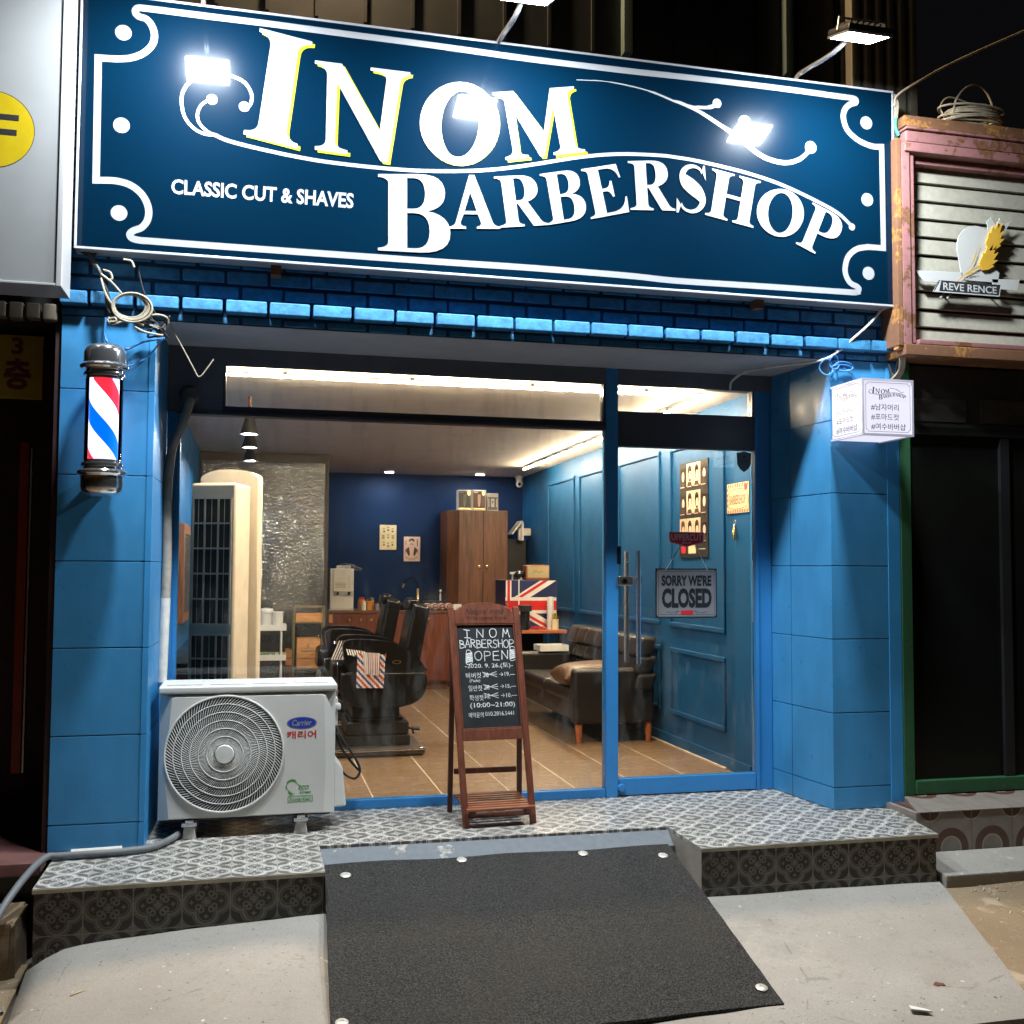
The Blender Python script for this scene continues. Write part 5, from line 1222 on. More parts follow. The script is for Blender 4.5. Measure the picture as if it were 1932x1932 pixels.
A = Art((0, 0.80, 0), (1, 0, 0), (0, 0, 1), (0, -1, 0)); A.text('3', -0.285, 2.435, 0.085, 0.055, 0.001, 0.03); A.text('층', -0.282, 2.295, 0.155, 0.125, 0.001, 0.035); A.build('lettering', M_['dark red print'], yb2)
ls = thing('grey_box_sign', 'tall light grey box sign with half a yellow disc at the left edge', 'sign', (-0.8, 0.3, 2.6))
bx('sign_box', M_['grey signboard'], ls, -2.2, -0.012, 0.205, 0.42, 2.612, 5.2, bev=0.003)
mb = MB(); mb.box(-0.0118, 0.012, 0.198, 0.43, 2.598, 5.2, bev=0.003); mb.box(-2.2, -0.012, 0.198, 0.43, 2.598, 2.6115, bev=0.003); mb.build('sign_edge', M_['signboard edge'], ls)
A = Art((0, 0.205, 0), (1, 0, 0), (0, 0, 1), (0, -1, 0)); A.ell(-0.292, 3.29, 0.172, None, 0.001, 64); A.build('yellow_disc', M_['yellow disc'], ls)
A = Art((0, 0.205, 0), (1, 0, 0), (0, 0, 1), (0, -1, 0)); A.ring(-0.292, 3.29, 0.172, 0.1745, 0.0012, 64); A.rect(-0.315, -0.285, 3.20, 3.362, 0.002); A.rect(-0.284, -0.185, 3.336, 3.362, 0.002); A.rect(-0.284, -0.192, 3.268, 3.294, 0.002); A.build('lettering', M_['ink'], ls)
# small litter
def litter(name, label, cat, pts, z, h, m, curl=0.02):
    t = thing(name, label, cat, (pts[0][0], pts[0][1], z)); MB().prism(pts, lambda u, v, w: Vector((u, v, w + curl * ((u * 7) % 1))), z, z + h).build('scrap', m, t)
litter('paper_scrap', 'curled white paper scrap on the pavement near the lower right corner', 'litter', [(3.40, -1.09), (3.48, -1.11), (3.47, -1.08), (3.41, -1.06)], -0.385, 0.006, M_['white card'])
litter('red_leaf', 'dark red crushed leaf on the pavement beside the brown concrete', 'litter', [(3.615, -0.925), (3.63, -0.94), (3.642, -0.932), (3.66, -0.943), (3.668, -0.92), (3.652, -0.912), (3.645, -0.897), (3.632, -0.908)], hz_pave(3.64, -0.92) + 0.001, 0.001, mat('crushed red', (0.16, 0.05, 0.035), 0.8, var=0.4), 0.0)
litter('dry_leaf', 'small dry leaf lying on the pavement left of the mat', 'litter', [(0.22, -0.42), (0.27, -0.40), (0.30, -0.385), (0.25, -0.385)], -0.305, 0.004, mat('dry leaf', (0.45, 0.33, 0.2), 0.7))

gr = MB(); random.seed(21)
for k in range(420):
    w_ = random.random()
    if w_ < 0.45: x, y = random.uniform(4.36, 5.3), random.choice((random.uniform(-0.12, 0.0), random.uniform(-1.0, 0.0), random.uniform(0.0, 0.29))); z = (-0.203 if y > 0 else -0.262 + 0.115 * y)
    elif w_ < 0.65: x, y = random.uniform(-0.5, -0.05), random.uniform(-0.7, 0.1); z = -0.405
    elif w_ < 0.85: x, y = random.uniform(0.1, 3.9), random.uniform(-1.15, -0.95); z = hz_pave(x, y)
    else: x, y = random.choice((random.uniform(0.1, 1.05), random.uniform(3.1, 4.2))), random.uniform(-0.95, -0.02) * random.random(); z = hz_pave(x, y)
    s_ = random.uniform(0.002, 0.006) * (1.6 if w_ < 0.65 else 0.8)
    gr.add([Vector((x + s_ * a, y + s_ * b, z + s_ * c)) for a, b, c in ((1, 0, 0.1), (-0.6, 0.8, 0), (-0.5, -0.9, 0.1), (0.1, 0.0, 1.1))], [(0, 1, 3), (1, 2, 3), (2, 0, 3)])
g_ = gr.build('grit', mat('grit stone', (0.42, 0.38, 0.31), 0.8, var=0.5, vs=9), flat=True); tag(g_, 'loose pale grit and tiny stones scattered on the pavement and kerb', 'grit', kind='stuff')

# ================================================================== INTERIOR: LIGHTS
def strip(name_label, pts, loc):
    t = thing('led_strip', name_label, 'light', loc, 'warm led strips under the ceiling')
    (a, b) = pts; d = (Vector(b) - Vector(a)).normalized(); n = d.cross(Vector((0, 0, 1)))
    h = 0.011
    c = [Vector(a) + n * h, Vector(b) + n * h, Vector(b) - n * h, Vector(a) - n * h]
    lo_ = [Vector(a) + n * 0.002, Vector(b) + n * 0.002, Vector(b) - n * 0.002, Vector(a) - n * 0.002]
    MB().hexa([p + Vector((0, 0, -h)) for p in lo_] + [p + Vector((0, 0, -0.0005)) for p in c]).build('lit_tube', M_['strip led'], t)
    MB().hexa(c + [p + Vector((0, 0, h)) for p in c], bev=0.002).build('channel', M_['white plastic'], t)
    mb = MB(); n_ = 4
    for k in range(n_):
        q = Vector(a).lerp(Vector(b), (k + 0.5) / n_); mb.box(q.x - 0.01, q.x + 0.01, q.y - 0.01, q.y + 0.01, q.z + h + 0.0005, 2.4705 - (q.y - 1.245) * 0.00966)
    mb.build('clip', M_['white plastic'], t)
strip('warm lit strip light across the ceiling just inside the shop window', ((0.66, 1.325, 2.442), (3.60, 1.325, 2.442)), (2.1, 1.315, 2.44))
strip('warm lit strip light running back along the right wall ceiling', ((3.62, 1.375, 2.432), (3.62, 5.93, 2.392)), (3.62, 3.6, 2.41))
def spot(x, y, label):
    t = thing('spot_lamp', label, 'lamp', (x, y, 2.45), 'black spot lamps hanging by the window')
    zc = 2.205
    MB().lathe([(0.001, zc + 0.115), (0.030, zc + 0.113), (0.036, zc + 0.085), (0.052, zc + 0.03), (0.061, zc), (0.055, zc + 0.002), (0.050, zc + 0.012)], (x, y, 0), 24).build('shade', M_['black'], t)
    MB().lathe([(0.054, zc + 0.0085), (0.001, zc + 0.0085)], (x, y, 0), 24).build('lit_bulb', M_['spot led'], t, flat=True)
    MB().tube([(x, y, zc + 0.1155), (x, y, 2.463 - (y - 1.245) * 0.00966)], 0.012, 10, 0).box(x - 0.02, x + 0.02, y - 0.02, y + 0.02, zc + 0.118, zc + 0.16, bev=0.004).build('stem', M_['walnut'], t)
    return t
s0 = spot(0.83, 2.22, 'black spot lamp with lit bulb, nearest to the shop window')
dup(s0, (0, 0.80, 0), 'middle black spot lamp with lit bulb in the row of three')
dup(s0, (0, 1.79, 0), 'rearmost black spot lamp with lit bulb, just above the tall air conditioner')
def downl(x, y, label):
    t = thing('downlight', label, 'light', (x, y, 2.41), 'small round downlights on the rear ceiling')
    z = 2.470 - (y - 1.245) * 0.00966
    MB().lathe([(0.055, z - 0.0005), (0.055, z - 0.022), (0.050, z - 0.024), (0.048, z - 0.018)], (x, y, 0), 24).build('rim', M_['white plastic'], t)
    MB().lathe([(0.048, z - 0.0215), (0.001, z - 0.0215)], (x, y, 0), 24).build('lit_disc', M_['downlight led'], t, flat=True)
    return t
d0 = downl(2.30, 6.75, 'lit round downlight over the middle of the blue rear wall')
dup(d0, (1.02, 0.0, 0), 'lit round downlight over the brown wardrobe')
cc = thing('ceiling_camera', 'small white dome camera hanging in the rear right ceiling corner', 'camera', (3.82, 6.95, 2.4))
MB().lathe([(0.001, 2.412), (0.045, 2.411), (0.045, 2.395), (0.030, 2.350), (0.001, 2.349)], (3.82, 6.95, 0), 20).build('mount', M_['white plastic'], cc)
MB().lathe([(0.001, 2.375), (0.026, 2.368), (0.038, 2.345), (0.040, 2.32), (0.032, 2.295), (0.015, 2.282), (0.001, 2.28)], (3.82, 6.93, -0.006), 20).build('dome', M_['white plastic'], cc)
MB().lathe([(0.001, -0.012), (0.016, -0.008), (0.020, 0.0)], (3.812, 6.897, 2.312), 16, axis='y').build('lens', M_['black gloss'], cc)

# ================================================================== TALL AIR CONDITIONER (its back to the window)
ta = thing('tower_air_conditioner', 'tall cream floor standing air conditioner with grey rear grille by the window', 'air conditioner', (0.70, 1.55, 0.042))
AN = radians(20); TU = Vector((cos(AN), -sin(AN), 0)); TW = Vector((sin(AN), cos(AN), 0)); TO = Vector((0.636, 1.500, 0.042))
def tp(u, v, w): return TO + TU * u + TW * w + Vector((0, 0, v))
def tbox(mb, u0, u1, v0, v1, w0, w1, bev=0.0, seg=3): return mb.hexa([tp(*p) for p in ((u0, v0, w0), (u1, v0, w0), (u1, v0, w1), (u0, v0, w1), (u0, v1, w0), (u1, v1, w0), (u1, v1, w1), (u0, v1, w1))], bev, seg)
tbox(MB(), -0.137, 0.137, 0.001, 1.790, 0.006, 0.25, 0.018).build('casing', M_['cream plastic'], ta)
arc = [(-0.185, 0.001), (0.185, 0.001), (0.185, 1.835)] + [(0.185 * cos(radians(t)), 1.835 + 0.055 * sin(radians(t))) for t in range(15, 180, 15)] + [(-0.185, 1.835)]
MB().prism(arc, lambda u, v, w: tp(u, v, w), 0.2505, 0.325, bev=0.012, seg=3).build('front_panel', M_['cream plastic'], ta)
g = MB(); tbox(g, -0.128, 0.128, 0.02, 1.775, 0.0, 0.0055, 0.003, 1); g = g.build('rear_grille', M_['grille grey'], ta)
mb = MB()
for lo, hi in ((0.235, 0.915), (0.975, 1.70)): tbox(mb, -0.112, 0.112, lo, hi, -0.002, -0.0003, 0)
mb.build('filter_mesh', M_['grille dark'], g)
mb = MB()
for lo, hi in ((0.235, 0.915), (0.975, 1.70)):
    n_ = 5
    for k in range(n_ + 1):
        v = lo + (hi - lo) * k / n_; tbox(mb, -0.114, 0.114, v - 0.005, v + 0.005, -0.008, -0.0022, 0)
    for u in (-0.113, -0.043, 0.038, 0.113): tbox(mb, u - 0.005, u + 0.005, lo, hi, -0.010, -0.0025, 0)
    for u in (-0.082, -0.003, 0.073): tbox(mb, u - 0.0015, u + 0.0015, lo, hi, -0.006, -0.0027, 0)
mb.build('grille_bars', M_['grille grey'], g)

# ================================================================== MIRROR / CONSOLE ON THE LEFT WALL
mr = thing('wall_mirror', 'dark wood framed mirror on the left wall behind the tall air conditioner', 'mirror', (0.38, 3.4, 1.3))
mb = MB(); mb.box(0.361, 0.40, 2.86, 4.0, 0.95, 1.65, bev=0.004); mb.build('frame', M_['walnut'], mr)
bx('mirror_plate', M_['chrome'], mr, 0.4003, 0.403, 2.93, 3.93, 1.02, 1.58)
cn = thing('barber_console', 'low black and brown barber console against the left wall', 'cabinet', (0.45, 3.2, 0.042))
bx('cabinet', M_['red mahogany'], cn, 0.361, 0.60, 1.95, 4.4, 0.043, 0.72, bev=0.004); bx('worktop', M_['black gloss'], cn, 0.361, 0.63, 1.92, 4.43, 0.7205, 0.76, bev=0.004)

# ================================================================== PARTITION AND WHAT STANDS BY IT
pt = thing('glass_partition', 'dark framed pebbled glass partition at the rear left of the shop', 'partition', (0.95, 5.47, 0.042))
mb = MB(); mb.box(0.361, 1.56, 5.45, 5.50, 2.345, 2.4275, bev=0.003); mb.box(1.525, 1.56, 5.45, 5.50, 0.043, 2.3445, bev=0.003); mb.box(0.361, 0.39, 5.45, 5.50, 0.043, 2.3445, bev=0.003); mb.box(0.3905, 1.5245, 5.45, 5.50, 0.043, 0.12, bev=0.003)
mb.build('frame', mat('dark brown frame', (0.030, 0.020, 0.015), 0.45), pt)
bx('pebbled_pane', M_['pebbled glass'], pt, 0.391, 1.524, 5.470, 5.480, 0.121, 2.344)
pk = thing('spotlit_notice', 'blurred pale notice on the wall behind the pebbled glass', 'poster', (1.2, 6.2, 1.2))
bx('notice_sheet', M_['white card'], pk, 1.02, 1.42, 6.25, 6.27, 0.75, 1.45)
tr = thing('storage_trolley', 'white two tier storage trolley in front of the pebbled glass', 'trolley', (1.02, 4.85, 0.042))
for zz in (0.53, 0.79):
    mb = MB(); mb.box(0.86, 1.16, 4.70, 5.0, zz, zz + 0.012); mb.box(0.86, 1.16, 4.70, 4.712, zz + 0.0125, zz + 0.05); mb.box(0.86, 1.16, 4.988, 5.0, zz + 0.0125, zz + 0.05); mb.box(1.148, 1.16, 4.7125, 4.9875, zz + 0.0125, zz + 0.05); mb.box(0.86, 0.872, 4.7125, 4.9875, zz + 0.0125, zz + 0.05)
    mb.build('tray', M_['white plastic'], tr)
mb = MB()
for xx in (0.885, 1.118):
    for yy in (4.715, 4.982): mb.tube([(xx, yy, 0.075), (xx, yy, 0.529)], 0.008, 8, 0); mb.tube([(xx, yy, 0.543), (xx, yy, 0.789)], 0.008, 8, 0)
mb.build('legs', M_['white plastic'], tr)
mb = MB()
for xx in (0.885, 1.118):
    for yy in (4.715, 4.982): mb.lathe([(0.001, -0.012), (0.016, -0.011), (0.016, 0.011), (0.001, 0.012)], (xx, yy, 0.0585), 12, axis='x')
mb.build('casters', M_['black'], tr)
def pot(x, y, z, r, h, label, m='white plastic'):
    t = thing('container', label, 'container', (x, y, z)); MB().lathe([(r * 0.85, z + 0.001), (r, z + h * 0.9), (r * 1.06, z + h * 0.92), (r * 1.06, z + h), (r * 0.9, z + h), (r * 0.8, z + 0.02), (0.001, z + 0.02)], (x, y, 0), 20).build('tub', M_[m], t)
    return t
t = pot(0.985, 4.82, 0.8025, 0.058, 0.15, 'white lidded tub on the top tray of the trolley'); MB().lathe([(0.001, 0.985), (0.02, 0.984), (0.063, 0.972), (0.064, 0.953)], (0.985, 4.82, 0), 20).build('lid', M_['white plastic'], t)
pot(1.085, 4.80, 0.8025, 0.05, 0.15, 'open off white cup beside the tub on the top tray')
pl_ = thing('herb_tray', 'green herb sprigs lying in the lower tray of the trolley', 'plant', (1.0, 4.85, 0.5425)); mb = MB()
for k in range(60):
    x, y = random.uniform(0.89, 1.13), random.uniform(4.74, 4.96); a = random.uniform(0, 6); z = 0.5435
    mb.add([Vector((x, y, z)), Vector((x + .03 * cos(a), y + .03 * sin(a), z + random.uniform(.02, .06))), Vector((x + .03 * cos(a + .5), y + .03 * sin(a + .5), z + random.uniform(.01, .05)))], [(0, 1, 2)])
mb.build('sprigs', M_['plant'], pl_)
def crate(x0, x1, y0, y1, z0, z1, label, n=3, mark=False):
    t = thing('wooden_crate', label, 'crate', ((x0 + x1) / 2, (y0 + y1) / 2, z0), 'pine crates by the pebbled glass')
    mb = MB(); h = (z1 - z0) / n
    for k in range(n):
        a, b = z0 + k * h + 0.001, z0 + (k + 1) * h - 0.004
        mb.box(x0, x1, y0, y0 + 0.012, a, b, bev=0.002); mb.box(x0, x1, y1 - 0.012, y1, a, b, bev=0.002); mb.box(x0, x0 + 0.012, y0 + 0.0125, y1 - 0.0125, a, b, bev=0.002); mb.box(x1 - 0.012, x1, y0 + 0.0125, y1 - 0.0125, a, b, bev=0.002)
    mb.build('boards', M_['pine'], t); bx('bottom', M_['pine'], t, x0 + 0.0125, x1 - 0.0125, y0 + 0.0125, y1 - 0.0125, z0 + 0.001, z0 + 0.012)
    if mark:
        A = Art((0, y0, 0), (1, 0, 0), (0, 0, 1), (0, -1, 0)); c = (x0 + x1) / 2; zc = (z0 + z1) / 2
        for k in range(4): A.rib([(c - 0.02 + 0.01 * k, zc + 0.05), (c + 0.01 - 0.01 * k, zc + 0.085)], 0.004, 0.001 + k * 0.0002, 0)
        A.rib([(c - 0.06, zc + 0.02), (c + 0.06, zc + 0.02)], 0.012, 0.001, 0); A.build('stamp', M_['soft sepia'], t)
    return t
rk = thing('side_rack', 'thin dark metal rack holding pine crates beside the partition post', 'rack', (1.37, 5.15, 0.042))
mb = MB()
for xx in (1.235, 1.505):
    for yy in (5.005, 5.285): mb.box(xx - 0.008, xx + 0.008, yy - 0.008, yy + 0.008, 0.043, 0.99)
for zz in (0.415, 0.835, 0.98):
    mb.box(1.2435, 1.4965, 4.998, 5.013, zz, zz + 0.01); mb.box(1.2435, 1.4965, 5.278, 5.293, zz, zz + 0.01); mb.box(1.228, 1.243, 5.0135, 5.2775, zz, zz + 0.01); mb.box(1.498, 1.513, 5.0135, 5.2775, zz, zz + 0.01)
mb.build('rack_frame', mat('rack olive', (0.12, 0.10, 0.05), 0.5), rk)
bx('rack_shelf', M_['walnut'], rk, 1.2435, 1.4965, 5.0135, 5.2775, 0.415, 0.425); bx('rack_shelf', M_['walnut'], rk, 1.2435, 1.4965, 5.0135, 5.2775, 0.835, 0.845)
crate(1.265, 1.475, 5.02, 5.27, 0.4265, 0.70, 'taller pine crate with a dark stamp on the rack lower shelf', 3, True)
crate(1.250, 1.490, 5.02, 5.27, 0.8465, 0.925, 'shallow pine crate on the rack upper shelf', 1)
cz = crate(1.165, 1.222, 5.03, 5.25, 0.455, 0.60, 'narrow pine crate standing between trolley and rack', 2); cz['group'] = 'pine crates by the pebbled glass'
bx('box_riser', M_['walnut'], cz, 1.165, 1.222, 5.03, 5.25, 0.0425, 0.4545)

# ================================================================== BARBER CHAIRS
bc = thing('barber_chair', 'front black leather barber chair with striped towels, nearest the window', 'barber chair', (1.75, 2.85, 0.042), 'black barber chairs facing the left wall')
def xz(y0, y1): return lambda u, v, w: Vector((u, w, v))
armp = [(1.48, 0.79), (1.49, 0.825), (1.53, 0.845), (1.64, 0.846), (1.76, 0.836), (1.87, 0.808), (1.96, 0.757), (2.025, 0.690), (2.058, 0.640), (2.060, 0.622), (1.90, 0.6205), (1.60, 0.6205), (1.53, 0.624), (1.495, 0.70)]
low = [(1.468, 0.616), (2.058, 0.616), (2.074, 0.575), (2.074, 0.53), (2.064, 0.485), (2.043, 0.445), (2.01, 0.412), (1.965, 0.39), (1.90, 0.377), (1.64, 0.370), (1.57, 0.377), (1.52, 0.400), (1.488, 0.44), (1.468, 0.50)]
for ya, yb in ((2.585, 2.675), (3.105, 3.195)):
    MB().prism(smooth(armp, 4, True), lambda u, v, w: Vector((u, w, v)), ya, yb, bev=0.022, seg=3).build('armrest', M_['black leather'], bc)
    MB().prism(smooth(low[:2], 1) + smooth(low[2:], 3) if False else low, lambda u, v, w: Vector((u, w, v)), ya, yb, bev=0.016, seg=3).build('side_panel', M_['black gloss'], bc)
MB().box(1.425, 1.95, 2.69, 3.09, 0.50, 0.688, bev=0.045, seg=4).build('seat', M_['black leather'], bc)
MB().hexa([Vector(p) for p in ((1.905, 2.70, 0.66), (2.03, 2.70, 0.62), (2.03, 3.08, 0.62), (1.905, 3.08, 0.66), (1.99, 2.70, 1.105), (2.115, 2.70, 1.075), (2.115, 3.08, 1.075), (1.99, 3.08, 1.105))], bev=0.038, seg=4).build('backrest', M_['black leather'], bc)
MB().hexa([Vector(p) for p in ((1.945, 2.76, 1.045), (2.03, 2.76, 1.04), (2.03, 3.02, 1.04), (1.945, 3.02, 1.045), (1.962, 2.76, 1.13), (2.04, 2.76, 1.125), (2.04, 3.02, 1.125), (1.962, 3.02, 1.13))], bev=0.025, seg=3).build('headrest', M_['black leather'], bc)
mb = MB(); mb.box(1.56, 1.895, 2.70, 3.08, 0.292, 0.381, bev=0.012); mb.box(1.545, 1.915, 2.69, 3.09, 0.272, 0.2915, bev=0.005); mb.build('underframe', M_['black'], bc)
mb = MB(); mb.box(1.515, 1.958, 2.66, 3.12, 0.172, 0.2715, bev=0.02, seg=3); mb.box(1.508, 1.966, 2.65, 3.13, 0.100, 0.1715, bev=0.012); mb.build('pedestal', M_['black'], bc)
MB().box(1.415, 2.06, 2.54, 3.24, 0.044, 0.0995, bev=0.030, seg=4).build('floor_plate', mat('plate grey', (0.16, 0.14, 0.12), 0.35, 0.6), bc)
mb = MB(); mb.tube([(1.43, 2.56, 0.088), (1.46, 2.533, 0.09), (2.0, 2.533, 0.092), (2.05, 2.56, 0.09)], 0.011, 10, 4); mb.build('chrome_edge', M_['chrome'], bc)
mb = MB(); mb.tube([(1.966, 2.75, 0.205), (1.99, 2.74, 0.20), (2.0, 2.73, 0.165)], 0.008, 8, 3); mb.tube([(1.985, 2.74, 0.205), (2.045, 2.735, 0.20)], 0.013, 8, 0); mb.build('pump_lever', M_['black'], bc)
mb = MB(); mb.hexa([Vector(p) for p in ((1.36, 2.72, 0.20), (1.375, 2.72, 0.19), (1.375, 3.06, 0.19), (1.36, 3.06, 0.20), (1.455, 2.72, 0.50), (1.475, 2.72, 0.49), (1.475, 3.06, 0.49), (1.455, 3.06, 0.50))], 0.006); mb.tube([(1.34, 2.70, 0.19), (1.34, 3.08, 0.19)], 0.018, 10, 0); mb.build('footrest', M_['steel'], bc)
mb = MB(); mb.tube([(1.56, 2.58, 0.735), (1.565, 2.565, 0.74), (1.76, 2.562, 0.733), (1.775, 2.56, 0.728), (1.777, 2.562, 0.752)], 0.006, 8, 2); mb.build('towel_rail', M_['chrome'], bc)
A = Art((0, 2.585, 0), (1, 0, 0), (0, 0, 1), (0, -1, 0)); A.ring(1.855, 0.688, 0.024, 0.031, 0.0012, 24, 0.42); A.build('oval_badge', M_['gold trim'], bc)
A = Art((0, 2.585, 0), (1, 0, 0), (0, 0, 1), (0, -1, 0)); A.rib([(1.505, 0.616), (1.545, 0.622)], 0.007, 0.0012, 0); A.rib([(1.78, 0.618), (1.98, 0.617)], 0.0025, 0.0012, 0); A.build('chrome_trim', M_['chrome'], bc)
c2 = dup(bc, (-0.035, 1.28, 0.0), 'rear black leather barber chair, farther from the window')
# towels over the near arm
def towel(name, label, corners, cols, n, diag, y, fold=0.004):
    t = thing(name, label, 'towel', (corners[0][0], y, corners[2][1]))
    names = list(dict.fromkeys(cols)); mbs = {c: MB() for c in names}
    NU, NV = 44, 40
    tl, tr, br, bl = [Vector(c) for c in corners]
    def P(u, v):
        q = (tl * (1 - u) + tr * u) * (1 - v) + (bl * (1 - u) + br * u) * v
        return Vector((q.x, y + fold * sin(u * 17 + 1.3) * v + 0.003 * sin(u * 31), q.y))
    for i in range(NU):
        for j in range(NV):
            u, v = (i + .5) / NU, (j + .5) / NV
            k = int(math.floor((u + (-v * 1.25 if diag else 0) + 5) * n)) % len(cols)
            c = cols[k]
            mbs[c].add([P(i / NU, j / NV), P((i + 1) / NU, j / NV), P((i + 1) / NU, (j + 1) / NV), P(i / NU, (j + 1) / NV)], [(0, 1, 2, 3)])
    for c in names:
        o_ = mbs[c]; bmesh.ops.remove_doubles(o_.bm, verts=o_.bm.verts[:], dist=1e-5); o_.build('towel_cloth', M_[c], t)
    return t
towel('striped_towel', 'barber towel with diagonal red, white and blue stripes over the chair arm', [(1.578, 0.758), (1.772, 0.742), (1.760, 0.513), (1.573, 0.517)], ['towel white', 'towel red', 'towel white', 'towel blue'], 9, True, 2.553)
towel('folded_towel', 'narrow white towel with thin vertical stripes folded over the diagonal one', [(1.613, 0.762), (1.735, 0.754), (1.728, 0.600), (1.628, 0.612)], ['towel white', 'towel white', 'towel red', 'towel white', 'towel white', 'towel blue'], 26, False, 2.545, 0.006)
c3 = thing('striped_cape', 'black and white striped cape draped over the front chair seat', 'cape', (1.5, 2.75, 0.7)); mbw = MB(); mbk = MB()
for k in range(9):
    a = 1.418 + k * 0.0085; b = a + 0.0085; m_ = mbw if k % 2 == 0 else mbk
    m_.add([Vector((a + 0.045, 2.69, 0.835)), Vector((b + 0.04, 2.69, 0.832)), Vector((b - 0.005, 2.665, 0.70)), Vector((a - 0.012, 2.665, 0.705))], [(0, 1, 2, 3)])
for k in range(15):
    a = 1.502 + k * 0.0085; b = a + 0.0085; m_ = mbw if k % 2 == 0 else mbk
    m_.add([Vector((a, 2.578, 0.785 - k * 0.0012)), Vector((b, 2.578, 0.783 - k * 0.0012)), Vector((b + 0.012, 2.566, 0.742 - k * 0.0006)), Vector((a + 0.012, 2.566, 0.743 - k * 0.0006))], [(0, 1, 2, 3)])
mbw.build('white_stripes', M_['towel white'], c3); mbk.build('black_stripes', M_['black'], c3)

# ================================================================== REAR COUNTER
ct = thing('rear_counter', 'brown wood counter cabinet along the blue rear wall', 'counter', (2.3, 6.8, 0.042))
bx('counter_top', M_['walnut'], ct, 1.57, 2.96, 6.46, 7.168, 0.86, 0.888, bev=0.003)
bx('cabinet', M_['red mahogany'], ct, 1.58, 2.94, 6.48, 7.165, 0.12, 0.8595, bev=0.002); bx('plinth', M_['walnut'], ct, 1.60, 2.93, 6.52, 7.16, 0.043, 0.1195)
for k in range(3):
    d = MB().box(1.60 + k * 0.445, 2.035 + k * 0.445, 6.465, 6.4795, 0.14, 0.845, bev=0.002).build('cabinet_door', M_['red mahogany'], ct)
    for kx in ((1.86, 1.98), (2.09,), (2.70,))[k]:
        if 1.60 + k * 0.445 < kx < 2.035 + k * 0.445: MB().box(kx - 0.014, kx + 0.014, 6.445, 6.4645, 0.777, 0.805, bev=0.003).build('knob', M_['brass'], d)
tg = thing('hanging_tag', 'orange tag hanging on the left end of the rear counter', 'tag', (1.66, 6.46, 0.77)); bx('card', M_['pine'], tg, 1.645, 1.685, 6.44, 6.446, 0.765, 0.855, bev=0.001)
wd = thing('water_dispenser', 'white countertop water dispenser with two taps', 'water dispenser', (1.79, 6.7, 0.888))
MB().box(1.66, 1.915, 6.60, 6.90, 0.90, 1.335, bev=0.014, seg=3).build('body', M_['white plastic'], wd); MB().box(1.65, 1.92, 6.58, 6.91, 0.889, 0.8995, bev=0.004).build('foot_plate', M_['white plastic'], wd)
MB().box(1.698, 1.912, 6.585, 6.5995, 1.09, 1.325, bev=0.005).build('front_panel', M_['white plastic'], wd); MB().box(1.70, 1.905, 6.594, 6.5995, 1.045, 1.0895).build('tap_recess', M_['grille grey'], wd)
for xx in (1.745, 1.865): MB().tube([(xx, 6.57, 1.085), (xx, 6.575, 1.055)], 0.013, 10, 0).build('tap', M_['black'], wd)
A = Art((0, 6.585, 0), (1, 0, 0), (0, 0, 1), (0, -1, 0))
for k in range(4): A.rib([(1.72, 1.135 + k * 0.015), (1.825, 1.135 + k * 0.015)], 0.008, 0.001, 0)
A.ring(1.762, 1.225, 0.012, 0.0145, 0.001); A.ring(1.862, 1.128, 0.010, 0.012, 0.001); A.rib([(1.862, 1.15), (1.862, 1.25)], 0.004, 0.001, 0); A.build('panel_print', mat('panel print', (0.45, 0.35, 0.27), 0.6), wd)
bg = thing('plastic_bag', 'clear plastic bag of cups lying on the water dispenser', 'bag', (1.85, 6.7, 1.34))
mb = MB(); mb.tube([(1.72, 6.68, 1.35), (1.80, 6.68, 1.362), (1.90, 6.68, 1.350), (2.00, 6.68, 1.318)], [0.012, 0.03, 0.036, 0.034, 0.03, 0.024], 12, 4); mb.build('film', M_['bag film'], bg)
mb = MB()
for k in range(5): mb.lathe([(0.001, -0.01), (0.018, -0.01), (0.022, 0.02)], (1.745 + k * 0.03, 6.67, 1.35 + 0.004 * (k % 2)), 10, axis='x')
mb.build('cups', M_['white card'], bg)
def jar(x, y, r, h, label, body, lid, cat='jar', nm='jar', grp=None):
    t = thing(nm, label, cat, (x, y, 0.888), grp); z = 0.8885
    MB().lathe([(r, z), (r * 1.02, z + h * 0.1), (r, z + h * 0.78), (r * 0.82, z + h * 0.82)], (x, y, 0), 16).build('body', M_[body], t)
    MB().lathe([(0.001, z + h), (r * 0.85, z + h), (r * 0.86, z + h * 0.83), (0.001, z + h * 0.825)], (x, y, 0), 16).build('lid', M_[lid], t)
jar(2.005, 6.66, 0.038, 0.135, 'brown jar with red lid, first along from the dispenser', 'amber', 'red print'); jar(2.02, 6.56, 0.024, 0.098, 'white slim bottle in front of the red lidded jar', 'white card', 'cream paper', 'bottle', 'bottle')
jar(2.075, 6.60, 0.030, 0.12, 'amber jar of yellow sweets beside the white bottle', 'amber', 'brass'); jar(2.115, 6.66, 0.026, 0.135, 'amber bottle with blue grey lid behind the sweets jar', 'amber', 'conduit', 'bottle', 'bottle'); jar(2.168, 6.60, 0.024, 0.08, 'short grey tin at the end of the jar row', 'grey plate', 'dull sticker', 'tin', 'tin')
fc = thing('gooseneck_faucet', 'black and gold gooseneck faucet over the counter basin', 'faucet', (2.655, 6.95, 0.888))
MB().lathe([(0.024, 0.8885), (0.022, 0.90), (0.016, 0.91), (0.015, 1.11), (0.011, 1.115)], (2.655, 6.92, 0), 16).build('gold_stem', M_['gold trim'], fc)
